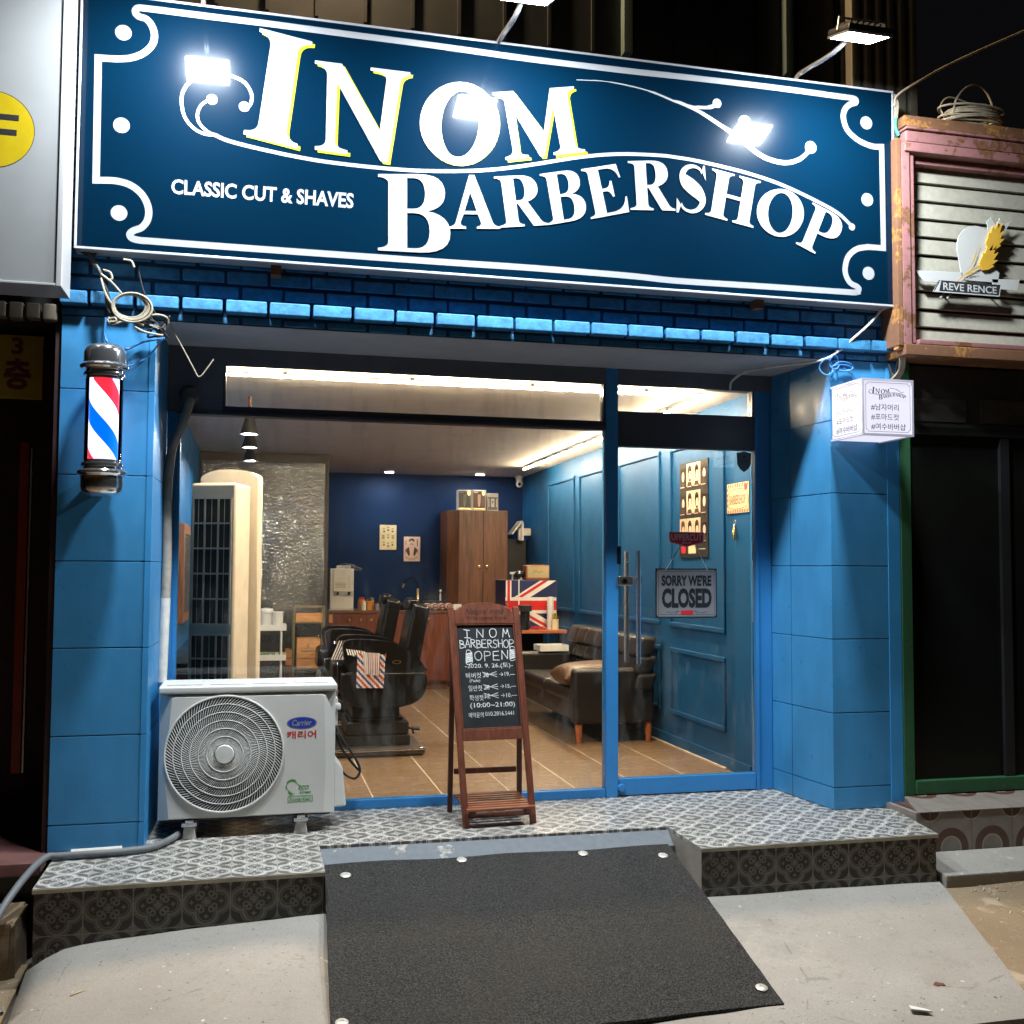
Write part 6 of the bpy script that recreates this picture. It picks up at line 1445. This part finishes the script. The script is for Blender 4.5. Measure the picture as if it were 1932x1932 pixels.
MB().tube([(2.655, 6.92, 1.115), (2.645, 6.92, 1.18), (2.60, 6.92, 1.232), (2.55, 6.92, 1.228), (2.51, 6.92, 1.195), (2.497, 6.92, 1.165)], 0.010, 10, 6).build('black_neck', M_['black gloss'], fc)
MB().tube([(2.499, 6.92, 1.17), (2.483, 6.92, 1.125)], 0.013, 10, 0).build('gold_spout', M_['gold trim'], fc)
bn = thing('shampoo_basin', 'black shampoo basin set on the counter behind the chairs', 'basin', (2.52, 6.75, 0.888)); MB().box(2.40, 2.62, 6.60, 6.88, 0.889, 0.975, bev=0.02, seg=3).build('bowl', M_['black gloss'], bn)
for k in range(5):
    t = thing('glass_tube', ('left end clear tumbler of the row by the wardrobe', 'clear tumbler standing second in the row by the wardrobe', 'middle clear tumbler of the row by the wardrobe', 'clear tumbler standing fourth in the row by the wardrobe', 'right end clear tumbler of the row by the wardrobe')[k], 'tumbler', (2.715 + k * 0.034, 6.75, 0.975), 'clear tumblers on the rolled towels shelf')
    MB().lathe([(0.001, 0.985), (0.014, 0.985), (0.0145, 1.085), (0.012, 1.085), (0.012, 0.99)], (2.715 + k * 0.034, 6.75, 0), 12).build('glass_body', M_['jar glass'], t)
ws = thing('tumbler_shelf', 'small dark shelf board behind the rolled towels', 'shelf', (2.78, 6.75, 0.889)); bx('board', M_['black'], ws, 2.69, 2.90, 6.70, 6.80, 0.9735, 0.984); bx('support', M_['black'], ws, 2.69, 2.90, 6.74, 6.80, 0.889, 0.973)
sb = thing('soap_bottle', 'tiny white topped dispenser bottle right of the tumblers', 'bottle', (2.888, 6.78, 0.984)); MB().lathe([(0.010, 0.9845), (0.010, 1.05), (0.004, 1.06), (0.004, 1.085), (0.013, 1.087), (0.013, 1.105), (0.001, 1.106)], (2.882, 6.76, 0), 12).build('bottle_body', M_['white card'], sb)
for k in range(4):
    xx = 2.705 + k * 0.078
    t = thing('rolled_towel', ('leftmost rolled towel, mostly behind the front chair', 'second rolled towel from the front chair', 'third rolled towel from the front chair', 'rolled towel nearest the wardrobe')[k], 'towel', (xx, 6.58, 0.888), 'rolled towels on the rear counter')
    MB().lathe([(0.0008, 0.0), (0.034, 0.002), (0.038, 0.012), (0.038, 0.13), (0.001, 0.132)], (xx, 6.485, 0.9275), 18, axis='y').build('towel_roll', M_['pink paper'], t)
    A = Art((0, 6.4845, 0), (1, 0, 0), (0, 0, 1), (0, -1, 0)); A.ring(xx, 0.9275, 0.022, 0.031, 0.0012, 20); A.ring(xx, 0.9275, 0.006, 0.011, 0.0012, 14); A.rib([(xx - 0.02, 0.92), (xx + 0.02, 0.922)], 0.012, 0.0015, 0); A.build('roll_print', M_['dark red print'], t)

# ================================================================== WARDROBE AND BOXES
wr = thing('wardrobe', 'tall brown wooden wardrobe with two brass knobs in the rear right corner', 'wardrobe', (3.25, 6.9, 0.042))
MB().prism([(2.945, 6.72), (3.05, 6.60), (3.605, 6.60), (3.605, 7.16), (2.945, 7.16)], lambda u, v, w: Vector((u, v, w)), 0.0435, 1.985, bev=0.003).build('carcass', M_['walnut'], wr)
for a, b, kx in ((3.055, 3.322, 3.285), (3.328, 3.600, 3.365)):
    d = MB().box(a, b, 6.582, 6.5995, 0.06, 1.978, bev=0.002).build('wardrobe_door', M_['walnut'], wr); MB().box(kx - 0.014, kx + 0.014, 6.56, 6.5815, 1.346, 1.376, bev=0.003).build('knob', M_['brass'], d)
def clipper_box(x0, x1, z1, label, bm_, fg, small=False):
    t = thing('clipper_box', label, 'box', ((x0 + x1) / 2, 6.74, 1.985), 'hair clipper boxes on the wardrobe')
    MB().box(x0, x1, 6.70, 6.80, 1.9855, z1, bev=0.004).build('carton', M_['white card'], t)
    A = Art((0, 6.70, 0), (1, 0, 0), (0, 0, 1), (0, -1, 0)); w = x1 - x0; h = z1 - 1.986; c = (x0 + x1) / 2
    A.rect(x0 + 0.009, x1 - 0.009, 1.996, z1 - (0.045 if small else 0.012), 0.001); A.build('window_print', M_[bm_], t)
    A = Art((0, 6.70, 0), (1, 0, 0), (0, 0, 1), (0, -1, 0))
    if small: A.rect(c - 0.02, c + 0.02, 2.03, z1 - 0.06, 0.002, 0.006); A.rect(x0 + 0.014, x0 + 0.026, 2.03, z1 - 0.06, 0.002); A.rect(x1 - 0.026, x1 - 0.014, 2.03, z1 - 0.06, 0.002)
    else: A.poly([(c - 0.014, 2.05), (c - 0.008, 2.03), (c + 0.006, 2.03), (c + 0.014, 2.08), (c + 0.018, z1 - 0.075), (c + 0.016, z1 - 0.05), (c - 0.016, z1 - 0.05), (c - 0.018, z1 - 0.09)], 0.002); A.rect(x0 + 0.016, c - 0.012, z1 - 0.034, z1 - 0.018, 0.002)
    A.build('clipper_print', M_[fg], t)
    A = Art((0, 6.70, 0), (1, 0, 0), (0, 0, 1), (0, -1, 0))
    if small: A.poly([(c - 0.012, 2.095), (c + 0.012, 2.095), (c, 2.065)], 0.003)
    else: A.poly([(x1 - 0.048, z1 - 0.018), (x1 - 0.016, z1 - 0.018), (x1 - 0.018, z1 - 0.05), (x1 - 0.032, z1 - 0.066), (x1 - 0.046, z1 - 0.05)], 0.003); A.rib([(x0 + 0.02, 2.008), (x1 - 0.02, 2.008)], 0.012, 0.002, 0)
    A.build('seal_print', M_['red print' if small else 'gold trim'], t)
clipper_box(3.06, 3.215, 2.215, 'left clipper box with black clipper on the wardrobe', 'black', 'conduit'); clipper_box(3.223, 3.38, 2.218, 'middle clipper box with copper clipper on the wardrobe', 'walnut', 'pink paper'); clipper_box(3.392, 3.52, 2.185, 'smaller grey and white clipper box at the right end', 'conduit', 'white card', True)
dk = thing('black_cabinet', 'tall plain black cabinet between wardrobe and right wall', 'cabinet', (3.76, 7.0, 0.042)); bx('cabinet_body', M_['black'], dk, 3.615, 3.90, 6.92, 7.16, 0.0435, 1.68, bev=0.004)
tb = thing('wall_bracket', 'white tilted tablet bracket fixed high beside the wardrobe', 'bracket', (3.78, 6.85, 1.7))
mb = MB(); mb.hexa([Vector(p) for p in ((3.67, 6.68, 1.735), (3.685, 6.68, 1.725), (3.685, 6.90, 1.725), (3.67, 6.90, 1.735), (3.79, 6.68, 1.885), (3.805, 6.68, 1.875), (3.805, 6.90, 1.875), (3.79, 6.90, 1.885))], 0.003); mb.build('tablet_plate', M_['white card'], tb)
mb = MB(); mb.box(3.80, 3.83, 6.75, 6.85, 1.66, 1.87, bev=0.003); mb.box(3.775, 3.7995, 6.77, 6.83, 1.67, 1.80, bev=0.003); mb.box(3.8305, 3.919, 6.78, 6.84, 1.72, 1.80, bev=0.003); mb.build('arm', M_['white plastic'], tb)
po1 = thing('haircut_poster', 'small cream wall poster with seven engraved bearded heads', 'poster', (2.345, 7.165, 1.69)); bx('sheet', M_['cream paper'], po1, 2.25, 2.44, 7.155, 7.169, 1.55, 1.83, bev=0.004)
def head(A, A2, x, y, s, beard=0.5, l=0.001, side=0):
    A.ell(x, y + 0.25 * s, 0.62 * s, 0.55 * s, l, 14, 0, 180); A.ell(x, y + 0.12 * s, 0.60 * s, 0.3 * s, l, 14)
    A2.ell(x + 0.05 * s, y - 0.05 * s, 0.45 * s, 0.6 * s, l + 0.0006, 16)
    if beard: A.ell(x + 0.03 * s, y - 0.5 * s, 0.44 * s, 0.42 * s * beard * 2, l + 0.001, 14, 180, 360)
    A.rect(x - 0.25 * s, x - 0.08 * s, y + 0.02 * s, y + 0.1 * s, l + 0.0012); A.rect(x + 0.14 * s, x + 0.32 * s, y + 0.02 * s, y + 0.1 * s, l + 0.0012); A.rect(x - 0.12 * s, x + 0.22 * s, y - 0.36 * s, y - 0.28 * s, l + 0.0012)
    A.poly([(x - 0.7 * s, y - 1.35 * s), (x - 0.35 * s, y - 0.85 * s), (x + 0.35 * s, y - 0.85 * s), (x + 0.7 * s, y - 1.35 * s)], l)
PA = lambda y: Art((0, y, 0), (1, 0, 0), (0, 0, 1), (0, -1, 0))
A = PA(7.155); B_ = PA(7.155)
for x, y, b in ((2.298, 1.777, .5), (2.345, 1.792, .6), (2.395, 1.777, .7), (2.345, 1.708, .3), (2.298, 1.625, .5), (2.345, 1.612, .4), (2.395, 1.625, .6)): head(A, B_, x, y, 0.021, b)
for k in range(4): A.rect(2.275, 2.305, 1.672 + k * 0.012, 1.678 + k * 0.012); A.rect(2.385, 2.415, 1.672 + k * 0.012, 1.678 + k * 0.012)
A.build('engraving', M_['sepia ink'], po1); B_.build('faces', M_['cream paper'], po1)
po2 = thing('moustache_poster', 'small pink poster of a moustached man in a bow tie', 'poster', (2.62, 7.165, 1.56)); bx('sheet', M_['pink paper'], po2, 2.525, 2.713, 7.155, 7.169, 1.42, 1.70, bev=0.004)
A = PA(7.155); B_ = PA(7.155); x, y = 2.615, 1.628
A.ell(x, y + 0.022, 0.034, 0.030, 0.001, 16, 0, 180); B_.ell(x, y, 0.027, 0.038, 0.0016, 20)
for pts in ([(x - .03, y + .02), (x - .005, y + .034), (x + .03, y + .022)],): A.rib(pts, 0.010, 0.0022)
A.rib([(x - .018, y + .012), (x - .006, y + .014)], .004, .0022, 0); A.rib([(x + .006, y + .014), (x + .018, y + .012)], .004, .0022, 0); A.rib([(x - .018, y - .017), (x, y - .010), (x + .018, y - .017)], .007, .0022)
A.rib([(x, y + .005), (x - .004, y - .005)], .002, .0022, 0)
A.rib([(x - .075, 1.50), (x - .065, 1.555), (x - .03, 1.58)], .004, .001); A.rib([(x + .075, 1.50), (x + .065, 1.555), (x + .03, 1.58)], .004, .001)
A.poly([(x - .072, 1.545), (x - .03, 1.582), (x - .018, 1.50), (x - .03, 1.475)], .001); A.poly([(x + .072, 1.545), (x + .03, 1.582), (x + .018, 1.50), (x + .03, 1.475)], .0012)
A.poly([(x - .014, 1.572), (x + .014, 1.562), (x + .014, 1.572), (x - .014, 1.562)], .0022); A.rib([(x - .072, 1.475), (x - .03, 1.455), (x, 1.450), (x + .03, 1.455), (x + .072, 1.475)], .004, .001); A.rib([(x - .07, 1.46), (x, 1.435), (x + .07, 1.46)], .003, .0014)
A.rib([(x - .07, 1.61), (x - .062, 1.66)], .006, .001, 0); A.rib([(x + .066, 1.60), (x + .062, 1.67)], .010, .001, 0)
A.build('engraving', M_['sepia ink'], po2); B_.build('face', M_['pink paper'], po2)

# ================================================================== TABLE WITH FLAG BOX
tt = thing('drinks_table', 'orange wood topped dark side table behind the sofa', 'table', (3.5, 5.2, 0.042))
bx('table_top', M_['orange wood'], tt, 3.16, 3.765, 4.82, 5.62, 0.735, 0.765, bev=0.003)
mb = MB()
for xx in (3.20, 3.71):
    for yy in (4.87, 5.56): mb.box(xx - 0.018, xx + 0.018, yy - 0.018, yy + 0.018, 0.043, 0.7345)
mb.box(3.22, 3.69, 5.54, 5.55, 0.10, 0.73); mb.build('table_legs', M_['black'], tt)
fb_ = thing('flag_cooler', 'small cooler box painted with a red, white and blue union flag', 'cooler', (3.49, 5.3, 0.765))
FX0, FX1, FZ0, FZ1, FY = 3.225, 3.742, 0.7655, 1.232, 5.10
bx('cooler_body', M_['flag blue'], fb_, FX0, FX1, FY, 5.52, FZ0, FZ1, bev=0.004)
cx_, cz_ = 3.285, 1.0
def clipf(pts):
    def cl(pts, f, g):
        out = []
        for a, b in zip(pts, pts[1:] + pts[:1]):
            fa, fb2 = f(a), f(b)
            if fa >= 0: out.append(a)
            if fa * fb2 < 0: t = fa / (fa - fb2); out.append((a[0] + (b[0] - a[0]) * t, a[1] + (b[1] - a[1]) * t))
        return out
    for f in (lambda p: p[0] - FX0 - .003, lambda p: FX1 - .003 - p[0], lambda p: p[1] - FZ0 - .003, lambda p: FZ1 - .003 - p[1]):
        if len(pts) > 2: pts = cl(pts, f, None)
    return pts
def band(A, a, b, w, l, o=0.0):
    d = (Vector(b) - Vector(a)).normalized(); n = Vector((-d.y, d.x)); a, b = Vector(a) + n * o, Vector(b) + n * o
    q = clipf([tuple(a + n * w / 2), tuple(b + n * w / 2), tuple(b - n * w / 2), tuple(a - n * w / 2)])
    if len(q) > 2: A.poly(q, l)
A = PA(FY); B_ = PA(FY)
for a, b in (((cx_, cz_), (3.90, 1.38)), ((cx_, cz_), (3.90, 0.66))):
    band(A, a, b, 0.085, 0.0010 if b[1] > 1 else 0.0012); band(B_, a, b, 0.026, 0.0022 if b[1] > 1 else 0.0024, 0.012 if b[1] > 1 else -0.012)
band(A, (3.1, cz_ - 0.01), (3.9, cz_ - 0.01), 0.155, 0.003); band(B_, (3.1, cz_ - 0.01), (3.9, cz_ - 0.01), 0.092, 0.005)
band(A, (cx_ - 0.025, 0.6), (cx_ - 0.025, 1.3), 0.055, 0.004); band(B_, (cx_ - 0.025, 0.6), (cx_ - 0.025, 1.3), 0.026, 0.006)
A.build('white_bands', M_['flag white'], fb_); B_.build('red_bands', M_['flag red'], fb_)
ra = thing('radio_speaker', 'brown retro radio speaker with tan cloth front on the flag cooler', 'speaker', (3.6, 5.3, 1.232))
MB().box(3.475, 3.715, 5.26, 5.40, 1.2335, 1.378, bev=0.008, seg=3).build('case', M_['radio case'], ra); MB().box(3.490, 3.705, 5.2565, 5.2599, 1.257, 1.368).build('speaker_cloth', M_['radio cloth'], ra)
mb = MB()
for k in range(5): mb.lathe([(0.007, 1.3785), (0.006, 1.392), (0.001, 1.393)], (3.55 + k * 0.03, 5.31, 0), 10)
mb.build('knobs', M_['brass'], ra)
A = PA(5.2565); A.rib([(3.555, 1.312), (3.575, 1.322), (3.60, 1.308), (3.64, 1.318)], 0.006, 0.001); A.build('name_script', M_['radio case'], ra)
hd = thing('hair_dryer', 'dark hair dryer on a stand beside the radio', 'hair dryer', (3.4, 5.35, 1.232))
mb = MB(); mb.lathe([(0.020, -0.06), (0.032, -0.04), (0.036, 0.0), (0.030, 0.05), (0.02, 0.06)], (3.43, 5.34, 1.29), 16, axis='x'); mb.build('barrel', M_['black gloss'], hd); mb = MB(); mb.tube([(3.44, 5.34, 1.26), (3.445, 5.34, 1.234)], 0.012, 8, 0); mb.tube([(3.36, 5.34, 1.30), (3.355, 5.34, 1.234)], 0.008, 8, 0); mb.box(3.33, 3.38, 5.32, 5.36, 1.285, 1.31, bev=0.004); mb.build('stand', M_['grille grey'], hd)
rod = thing('white_rod', 'thin white upright rod standing in front of the flag cooler', 'rod', (3.30, 5.0, 0.765)); MB().tube([(3.345, 5.03, 0.767), (3.345, 5.03, 1.24)], 0.006, 8, 0).build('rod', M_['white card'], rod)
def cupst(x, y, label, nm, cat, m, z0, z1, r0, r1, n):
    t = thing(nm, label, cat, (x, y, z0)); mb = MB()
    for k in range(n):
        a = z0 + (z1 - z0) * k / n; b = min(z1, a + (z1 - z0) / n + 0.004); mb.lathe([(r0 * 1.06, b), (r0, a + 0.001), (r0 * 0.92, a + 0.0012)] if n > 1 else [(r0, a), (r1, b), (r1 * 0.9, b), (r0 * 0.8, a + 0.02), (0.001, a + 0.02)], (x, y, 0), 18)
    mb.build('body', M_[m], t); return t
cd = thing('stirrer_pot', 'yellow striped pot of wooden stirrers by the paper cups', 'pot', (3.655, 4.90, 0.765)); MB().lathe([(0.001, 0.7665), (0.036, 0.7665), (0.036, 0.865), (0.033, 0.865), (0.033, 0.78)], (3.665, 4.89, 0), 20).build('pot_body', M_['cream paper'], cd)
mb = MB()
for k in range(24): a = random.uniform(0, 6.28); r = random.uniform(0, .026); mb.tube([(3.665 + r * cos(a), 4.89 + r * sin(a), 0.79), (3.665 + r * 1.3 * cos(a), 4.89 + r * 1.3 * sin(a), 0.89 + random.uniform(0, .03))], 0.0025, 5, 0)
mb.build('stirrers', M_['yellow disc'], cd)
pc = thing('paper_cups', 'tall tapering stack of white paper cups beside the flag', 'cups', (3.64, 4.98, 0.765)); mb = MB()
for k in range(9): z_ = 0.7665 + k * 0.028; mb.lathe([(0.036, z_), (0.036, z_ + 0.005), (0.0345, z_ + 0.006), (0.030, z_ + 0.0275)], (3.645, 4.98, 0), 18)
mb.lathe([(0.034, 1.0186), (0.026, 1.075), (0.001, 1.0755)], (3.645, 4.98, 0), 18); mb.build('cup_stack', M_['white card'], pc)
bl = thing('coffee_tumbler', 'black lidded coffee tumbler at the left end of the side table', 'tumbler', (3.37, 4.9, 0.765)); MB().lathe([(0.001, 0.767), (0.040, 0.767), (0.046, 0.90), (0.046, 0.94)], (3.37, 4.89, 0), 20).build('cup', M_['black gloss'], bl); MB().box(3.315, 3.425, 4.84, 4.94, 0.9405, 1.0, bev=0.006).build('lid', M_['black'], bl)
sn = thing('red_snacks', 'loose pile of red wrapped sweets on the side table', 'sweets', (3.48, 4.88, 0.765)); mb = MB()
for k in range(16): mb.box(*(lambda x, y, z: (x, x + .022, y, y + .02, z, z + .014))(random.uniform(3.43, 3.58), random.uniform(4.85, 4.95), 0.7665 + 0.015 * (k % 2)), bev=0.004)
mb.build('wrappers', M_['red print'], sn)
pbk = thing('small_flag_bottle', 'small pump bottle left of the flag cooler, behind the chalkboard', 'bottle', (3.20, 4.95, 0.765)); MB().lathe([(0.001, 0.767), (0.028, 0.767), (0.028, 0.95), (0.018, 0.97), (0.006, 0.975), (0.006, 1.0), (0.014, 1.002), (0.014, 1.012), (0.001, 1.013)], (3.20, 4.93, 0), 16).build('bottle_body', M_['conduit'], pbk)
cdh = thing('white_name_card', 'small white card standing on the counter edge above the chalkboard', 'card', (3.02, 6.40, 0.9)); bx('card', M_['white card'], cdh, 2.985, 3.075, 6.52, 6.53, 0.889, 0.955)

# ================================================================== SOFA
so = thing('leather_sofa', 'dark brown leather sofa with buttoned back along the right wall', 'sofa', (3.55, 3.6, 0.042))
MB().box(3.22, 3.76, 2.86, 4.42, 0.20, 0.40, bev=0.03, seg=3).build('seat_base', M_['sofa leather'], so)
MB().box(3.205, 3.72, 2.865, 3.63, 0.33, 0.445, bev=0.04, seg=4).build('seat_cushion', M_['sofa leather'], so); MB().box(3.205, 3.72, 3.64, 4.41, 0.33, 0.445, bev=0.04, seg=4).build('seat_cushion', M_['sofa leather'], so)
for y0, y1 in ((2.74, 2.855), (4.425, 4.54)): MB().box(3.195, 3.84, y0, y1, 0.19, 0.60, bev=0.035, seg=4).build('arm', M_['sofa leather'], so)
mb = MB(); ys = [2.60 + 0.0 * k for k in range(2)]
def backsec(a, b, z0, z1, zx): mb.hexa([Vector(p) for p in ((3.66 + 0.0, a, z0), (3.80, a, z0), (3.80, b, z0), (3.66, b, z0), (3.70 + zx, a, z1), (3.85, a, z1), (3.85, b, z1), (3.70 + zx, b, z1))], 0.028, 3)
for k in range(7):
    a = 2.70 + k * 0.262; b = a + 0.260
    backsec(a, b, 0.43, 0.56, -0.01); backsec(a, b, 0.562, 0.69, 0.0); backsec(a, b, 0.692, 0.835, 0.015)
mb.build('backrest', M_['sofa leather'], so)
mb = MB()
for k in range(1, 7):
    for zz in (0.56, 0.69): mb.lathe([(0.001, -0.008), (0.010, -0.005), (0.012, 0.004)], (3.692, 2.70 + k * 0.262, zz + 0.001), 10, axis='x')
mb.build('buttons', M_['black leather'], so)
for x, y in ((3.25, 2.79), (3.80, 2.79), (3.25, 4.48), (3.80, 4.48)): MB().lathe([(0.001, 0.0435), (0.018, 0.0435), (0.030, 0.1895), (0.001, 0.1896)], (x, y, 0), 14).build('leg', M_['orange wood'], so)
cu_ = thing('sofa_cushion', 'plump brown leather cushion lying on the sofa seat', 'cushion', (3.42, 3.10, 0.446)); mb = MB()
NU = 18; grid = {}
for s_ in (1, -1):
    for i in range(NU + 1):
        for j in range(NU + 1):
            u, v = i / NU * 2 - 1, j / NU * 2 - 1; e = max(0.0, (1 - u ** 4) * (1 - v ** 4)) ** 0.5
            if e == 0 and s_ < 0: continue
            pin = 1 - 0.10 * (1 - abs(u)) * (abs(v) > .9) - 0.10 * (1 - abs(v)) * (abs(u) > .9)
            grid[(s_, i, j)] = mb.bm.verts.new((3.40 + 0.235 * u * pin, 3.10 + 0.22 * v * pin, 0.535 + 0.085 * s_ * e + 0.04 * u * 0.5))
for s_ in (1, -1):
    for i in range(NU):
        for j in range(NU):
            q = [grid.get((s_, a, b)) or grid[(1, a, b)] for a, b in ((i, j), (i + 1, j), (i + 1, j + 1), (i, j + 1))]
            try: mb.bm.faces.new(q)
            except ValueError: pass
mb.build('cushion_cover', M_['skin brown leather'], cu_, ang=80)
wb = thing('paper_tray', 'open white cardboard tray resting on the far sofa arm', 'box', (3.52, 4.48, 0.6)); mb = MB()
mb.box(3.385, 3.655, 4.40, 4.62, 0.602, 0.608); mb.box(3.385, 3.655, 4.40, 4.406, 0.6085, 0.655); mb.box(3.385, 3.655, 4.614, 4.62, 0.6085, 0.655); mb.box(3.385, 3.391, 4.4065, 4.6135, 0.6085, 0.655); mb.box(3.649, 3.655, 4.4065, 4.6135, 0.6085, 0.655); mb.build('tray', M_['white card'], wb)

# ================================================================== ON THE RIGHT WALL
wp = thing('style_chart', 'tall sepia hair style chart of twelve portraits on the right wall', 'poster', (3.918, 2.18, 1.78)); bx('sheet', M_['ink'], wp, 3.912, 3.919, 1.935, 2.43, 1.43, 2.12)
WA = lambda: Art((3.912, 2.1825, 1.775), (0, -1, 0), (0, 0, 1), (-1, 0, 0))
A = WA(); B_ = WA(); D_ = WA()
for r in range(3):
    for c_ in range(4):
        x = -0.2475 + (c_ + 0.5) * 0.12375; y = 0.345 - 0.09 - r * 0.198
        if c_ in (1, 2) or r == 2 and c_ == 0: A.rect(x - 0.060, x + 0.061, y - 0.085, y + 0.078, 0.001)
        D_.ell(x, y + 0.03, 0.034, 0.034, 0.002, 16); D_.ell(x, y + 0.0, 0.034, 0.045, 0.002, 16)
        B_.ell(x + 0.006, y - 0.012, 0.023, 0.036, 0.0026, 16)
        D_.poly([(x - 0.05, y - 0.095), (x - 0.028, y - 0.055), (x + 0.028, y - 0.055), (x + 0.05, y - 0.095)], 0.003)
        if (r + c_) % 2: D_.ell(x + 0.006, y - 0.035, 0.02, 0.018, 0.0034, 12, 180, 360)
        B_.rect(x - 0.045, x + 0.03, y - 0.0905, y - 0.086, 0.0038)
A.build('backgrounds', M_['sepia paper'], wp); B_.build('faces', M_['pink paper'], wp); D_.build('hair_and_shirts', M_['sepia ink'], wp)
A = WA(); A.rect(-0.22, -0.14, -0.315, -0.262, 0.001, 0.01); A.build('red_mark', M_['red print'], wp)
A = WA(); A.rect(-0.09, 0.04, -0.315, -0.255, 0.001); A.rib([(0.09, -0.285), (0.20, -0.285)], 0.006, 0.001, 0); A.build('cream_mark', M_['cream paper'], wp)
pp = thing('striped_plate', 'tin plate with red and white barber stripe border on the right wall', 'plaque', (3.918, 1.47, 1.81)); bx('plate', M_['cream paper'], pp, 3.911, 3.919, 1.312, 1.628, 1.712, 1.908, bev=0.002)
PL = lambda: Art((3.911, 1.47, 1.81), (0, -1, 0), (0, 0, 1), (-1, 0, 0))
A = PL()
for k in range(9):
    x = -0.145 + k * 0.034; A.poly([(x, 0.072), (x + 0.015, 0.072), (x + 0.022, 0.095), (x + 0.007, 0.095)], 0.001)
    A.poly([(x, -0.095), (x + 0.015, -0.095), (x + 0.022, -0.075), (x + 0.007, -0.075)], 0.001)
for k in range(4): A.poly([(-0.155, -0.06 + k * 0.035), (-0.135, -0.045 + k * 0.035), (-0.135, -0.030 + k * 0.035), (-0.155, -0.045 + k * 0.035)], 0.0012)
A.ell(0.12, 0.065, 0.022, 0.022, 0.0016); A.build('red_stripes', M_['red print'], pp)
A = PL(); A.rib([(-0.13, -0.06), (-0.13, 0.035), (-0.06, 0.055), (0, 0.06), (0.06, 0.055), (0.13, 0.035), (0.13, -0.06)], 0.004, 0.002, 3, closed=True, cap=False); A.text('BARBERSHOP', 0, -0.01, 0.062, 0.235, 0.002, 0.01); A.build('lettering', M_['soft sepia'], pp)
kr = thing('cartridge_keyring', 'brass cartridge shaped key holder hanging on the right wall', 'key ring', (3.9, 1.5, 1.55))
MB().tube([(3.905, 1.5 + 0.02 * cos(2 * pi * k / 12), 1.645 + 0.02 * sin(2 * pi * k / 12)) for k in range(12)], 0.003, 6, 2, closed=True).build('ring', M_['steel'], kr)
MB().lathe([(0.001, 1.535), (0.012, 1.540), (0.014, 1.555), (0.014, 1.605), (0.009, 1.612), (0.008, 1.624), (0.001, 1.625)], (3.903, 1.5, 0), 14).build('cartridge', M_['brass'], kr)

# ================================================================== ON THE DOOR GLASS
GD = lambda y=1.1995: Art((0, y, 0), (1, 0, 0), (0, 0, 1), (0, -1, 0))
cs_ = thing('closed_sign', 'grey metal sign reading SORRY WE\'RE CLOSED hanging on the glass door', 'sign', (3.43, 1.19, 1.2))
bx('border_plate', M_['ink'], cs_, 3.232, 3.632, 1.186, 1.191, 1.052, 1.352, bev=0.001)
A = GD(1.186); A.rect(3.240, 3.624, 1.060, 1.344, 0.0012, 0.015); A.build('face', M_['grey plate'], cs_)
A = GD(1.186); A.quad_text("SORRY WE'RE", [(3.270, 1.312), (3.595, 1.312), (3.595, 1.245), (3.270, 1.245)], 0.002, 0.045); A.quad_text('CLOSED', [(3.272, 1.232), (3.597, 1.232), (3.597, 1.112), (3.272, 1.112)], 0.002, 0.05)
A.rib([(3.25, 1.072), (3.25, 1.335), (3.614, 1.335), (3.614, 1.07)], 0.002, 0.0016, 0, closed=True, cap=False); A.rib([(3.30, 1.09), (3.34, 1.082), (3.38, 1.095), (3.36, 1.075)], 0.002, 0.0016); A.rib([(3.565, 1.09), (3.525, 1.082), (3.485, 1.095), (3.505, 1.075)], 0.002, 0.0016); A.build('lettering', M_['ink'], cs_)
A = GD(1.186); A.poly([(3.395, 1.098), (3.475, 1.098), (3.475, 1.076), (3.435, 1.070), (3.395, 1.076)], 0.002); A.build('maker_mark', M_['red print'], cs_)
mb = MB(); mb.tube([(3.295, 1.1845, 1.338), (3.40, 1.184, 1.498)], 0.0025, 6, 0); mb.tube([(3.572, 1.1845, 1.338), (3.485, 1.184, 1.498)], 0.0025, 6, 0); mb.build('cord', M_['cord'], cs_)
us = thing('uppercut_sticker', 'red shield shaped sticker reading UPPERCUT on the glass door', 'sticker', (3.43, 1.19, 1.53))
pe_ = [(3.322, 1.574), (3.552, 1.574), (3.548, 1.512), (3.436, 1.482), (3.326, 1.512)]
MB().prism(pe_, lambda u, v, w: Vector((u, w, v)), 1.192, 1.195).build('sticker_edge', mat('pale red', (0.52, 0.25, 0.27), 0.4), us)
A = GD(1.192); A.poly([(3.328, 1.568), (3.546, 1.568), (3.542, 1.516), (3.436, 1.488), (3.332, 1.516)], 0.001); A.build('sticker_face', M_['red print'], us)
A = GD(1.192); A.quad_text('UPPERCUT', [(3.336, 1.561), (3.540, 1.563), (3.536, 1.522), (3.340, 1.522)], 0.0018, 0.015); A.text('DELUXE', 3.436, 1.5075, 0.013, 0.062, 0.0018, 0.01); A.build('lettering', mat('pale pink print', (0.58, 0.40, 0.42), 0.5), us)
cw = thing('cctv_sticker', 'dull grey shield shaped CCTV sticker at the top corner of the door', 'sticker', (3.82, 1.19, 2.02))
MB().prism([(3.774, 2.070), (3.80, 2.075), (3.822, 2.083), (3.845, 2.075), (3.870, 2.070), (3.868, 2.00), (3.850, 1.97), (3.822, 1.952), (3.794, 1.97), (3.776, 2.00)], lambda u, v, w: Vector((u, w, v)), 1.193, 1.196).build('sticker_face', M_['dull sticker'], cw)
A = GD(1.193); A.text('CCTV', 3.822, 2.018, 0.016, 0.05, 0.001, 0.01); A.ell(3.822, 2.047, 0.008, 0.008, 0.001); A.build('lettering', M_['black'], cw)
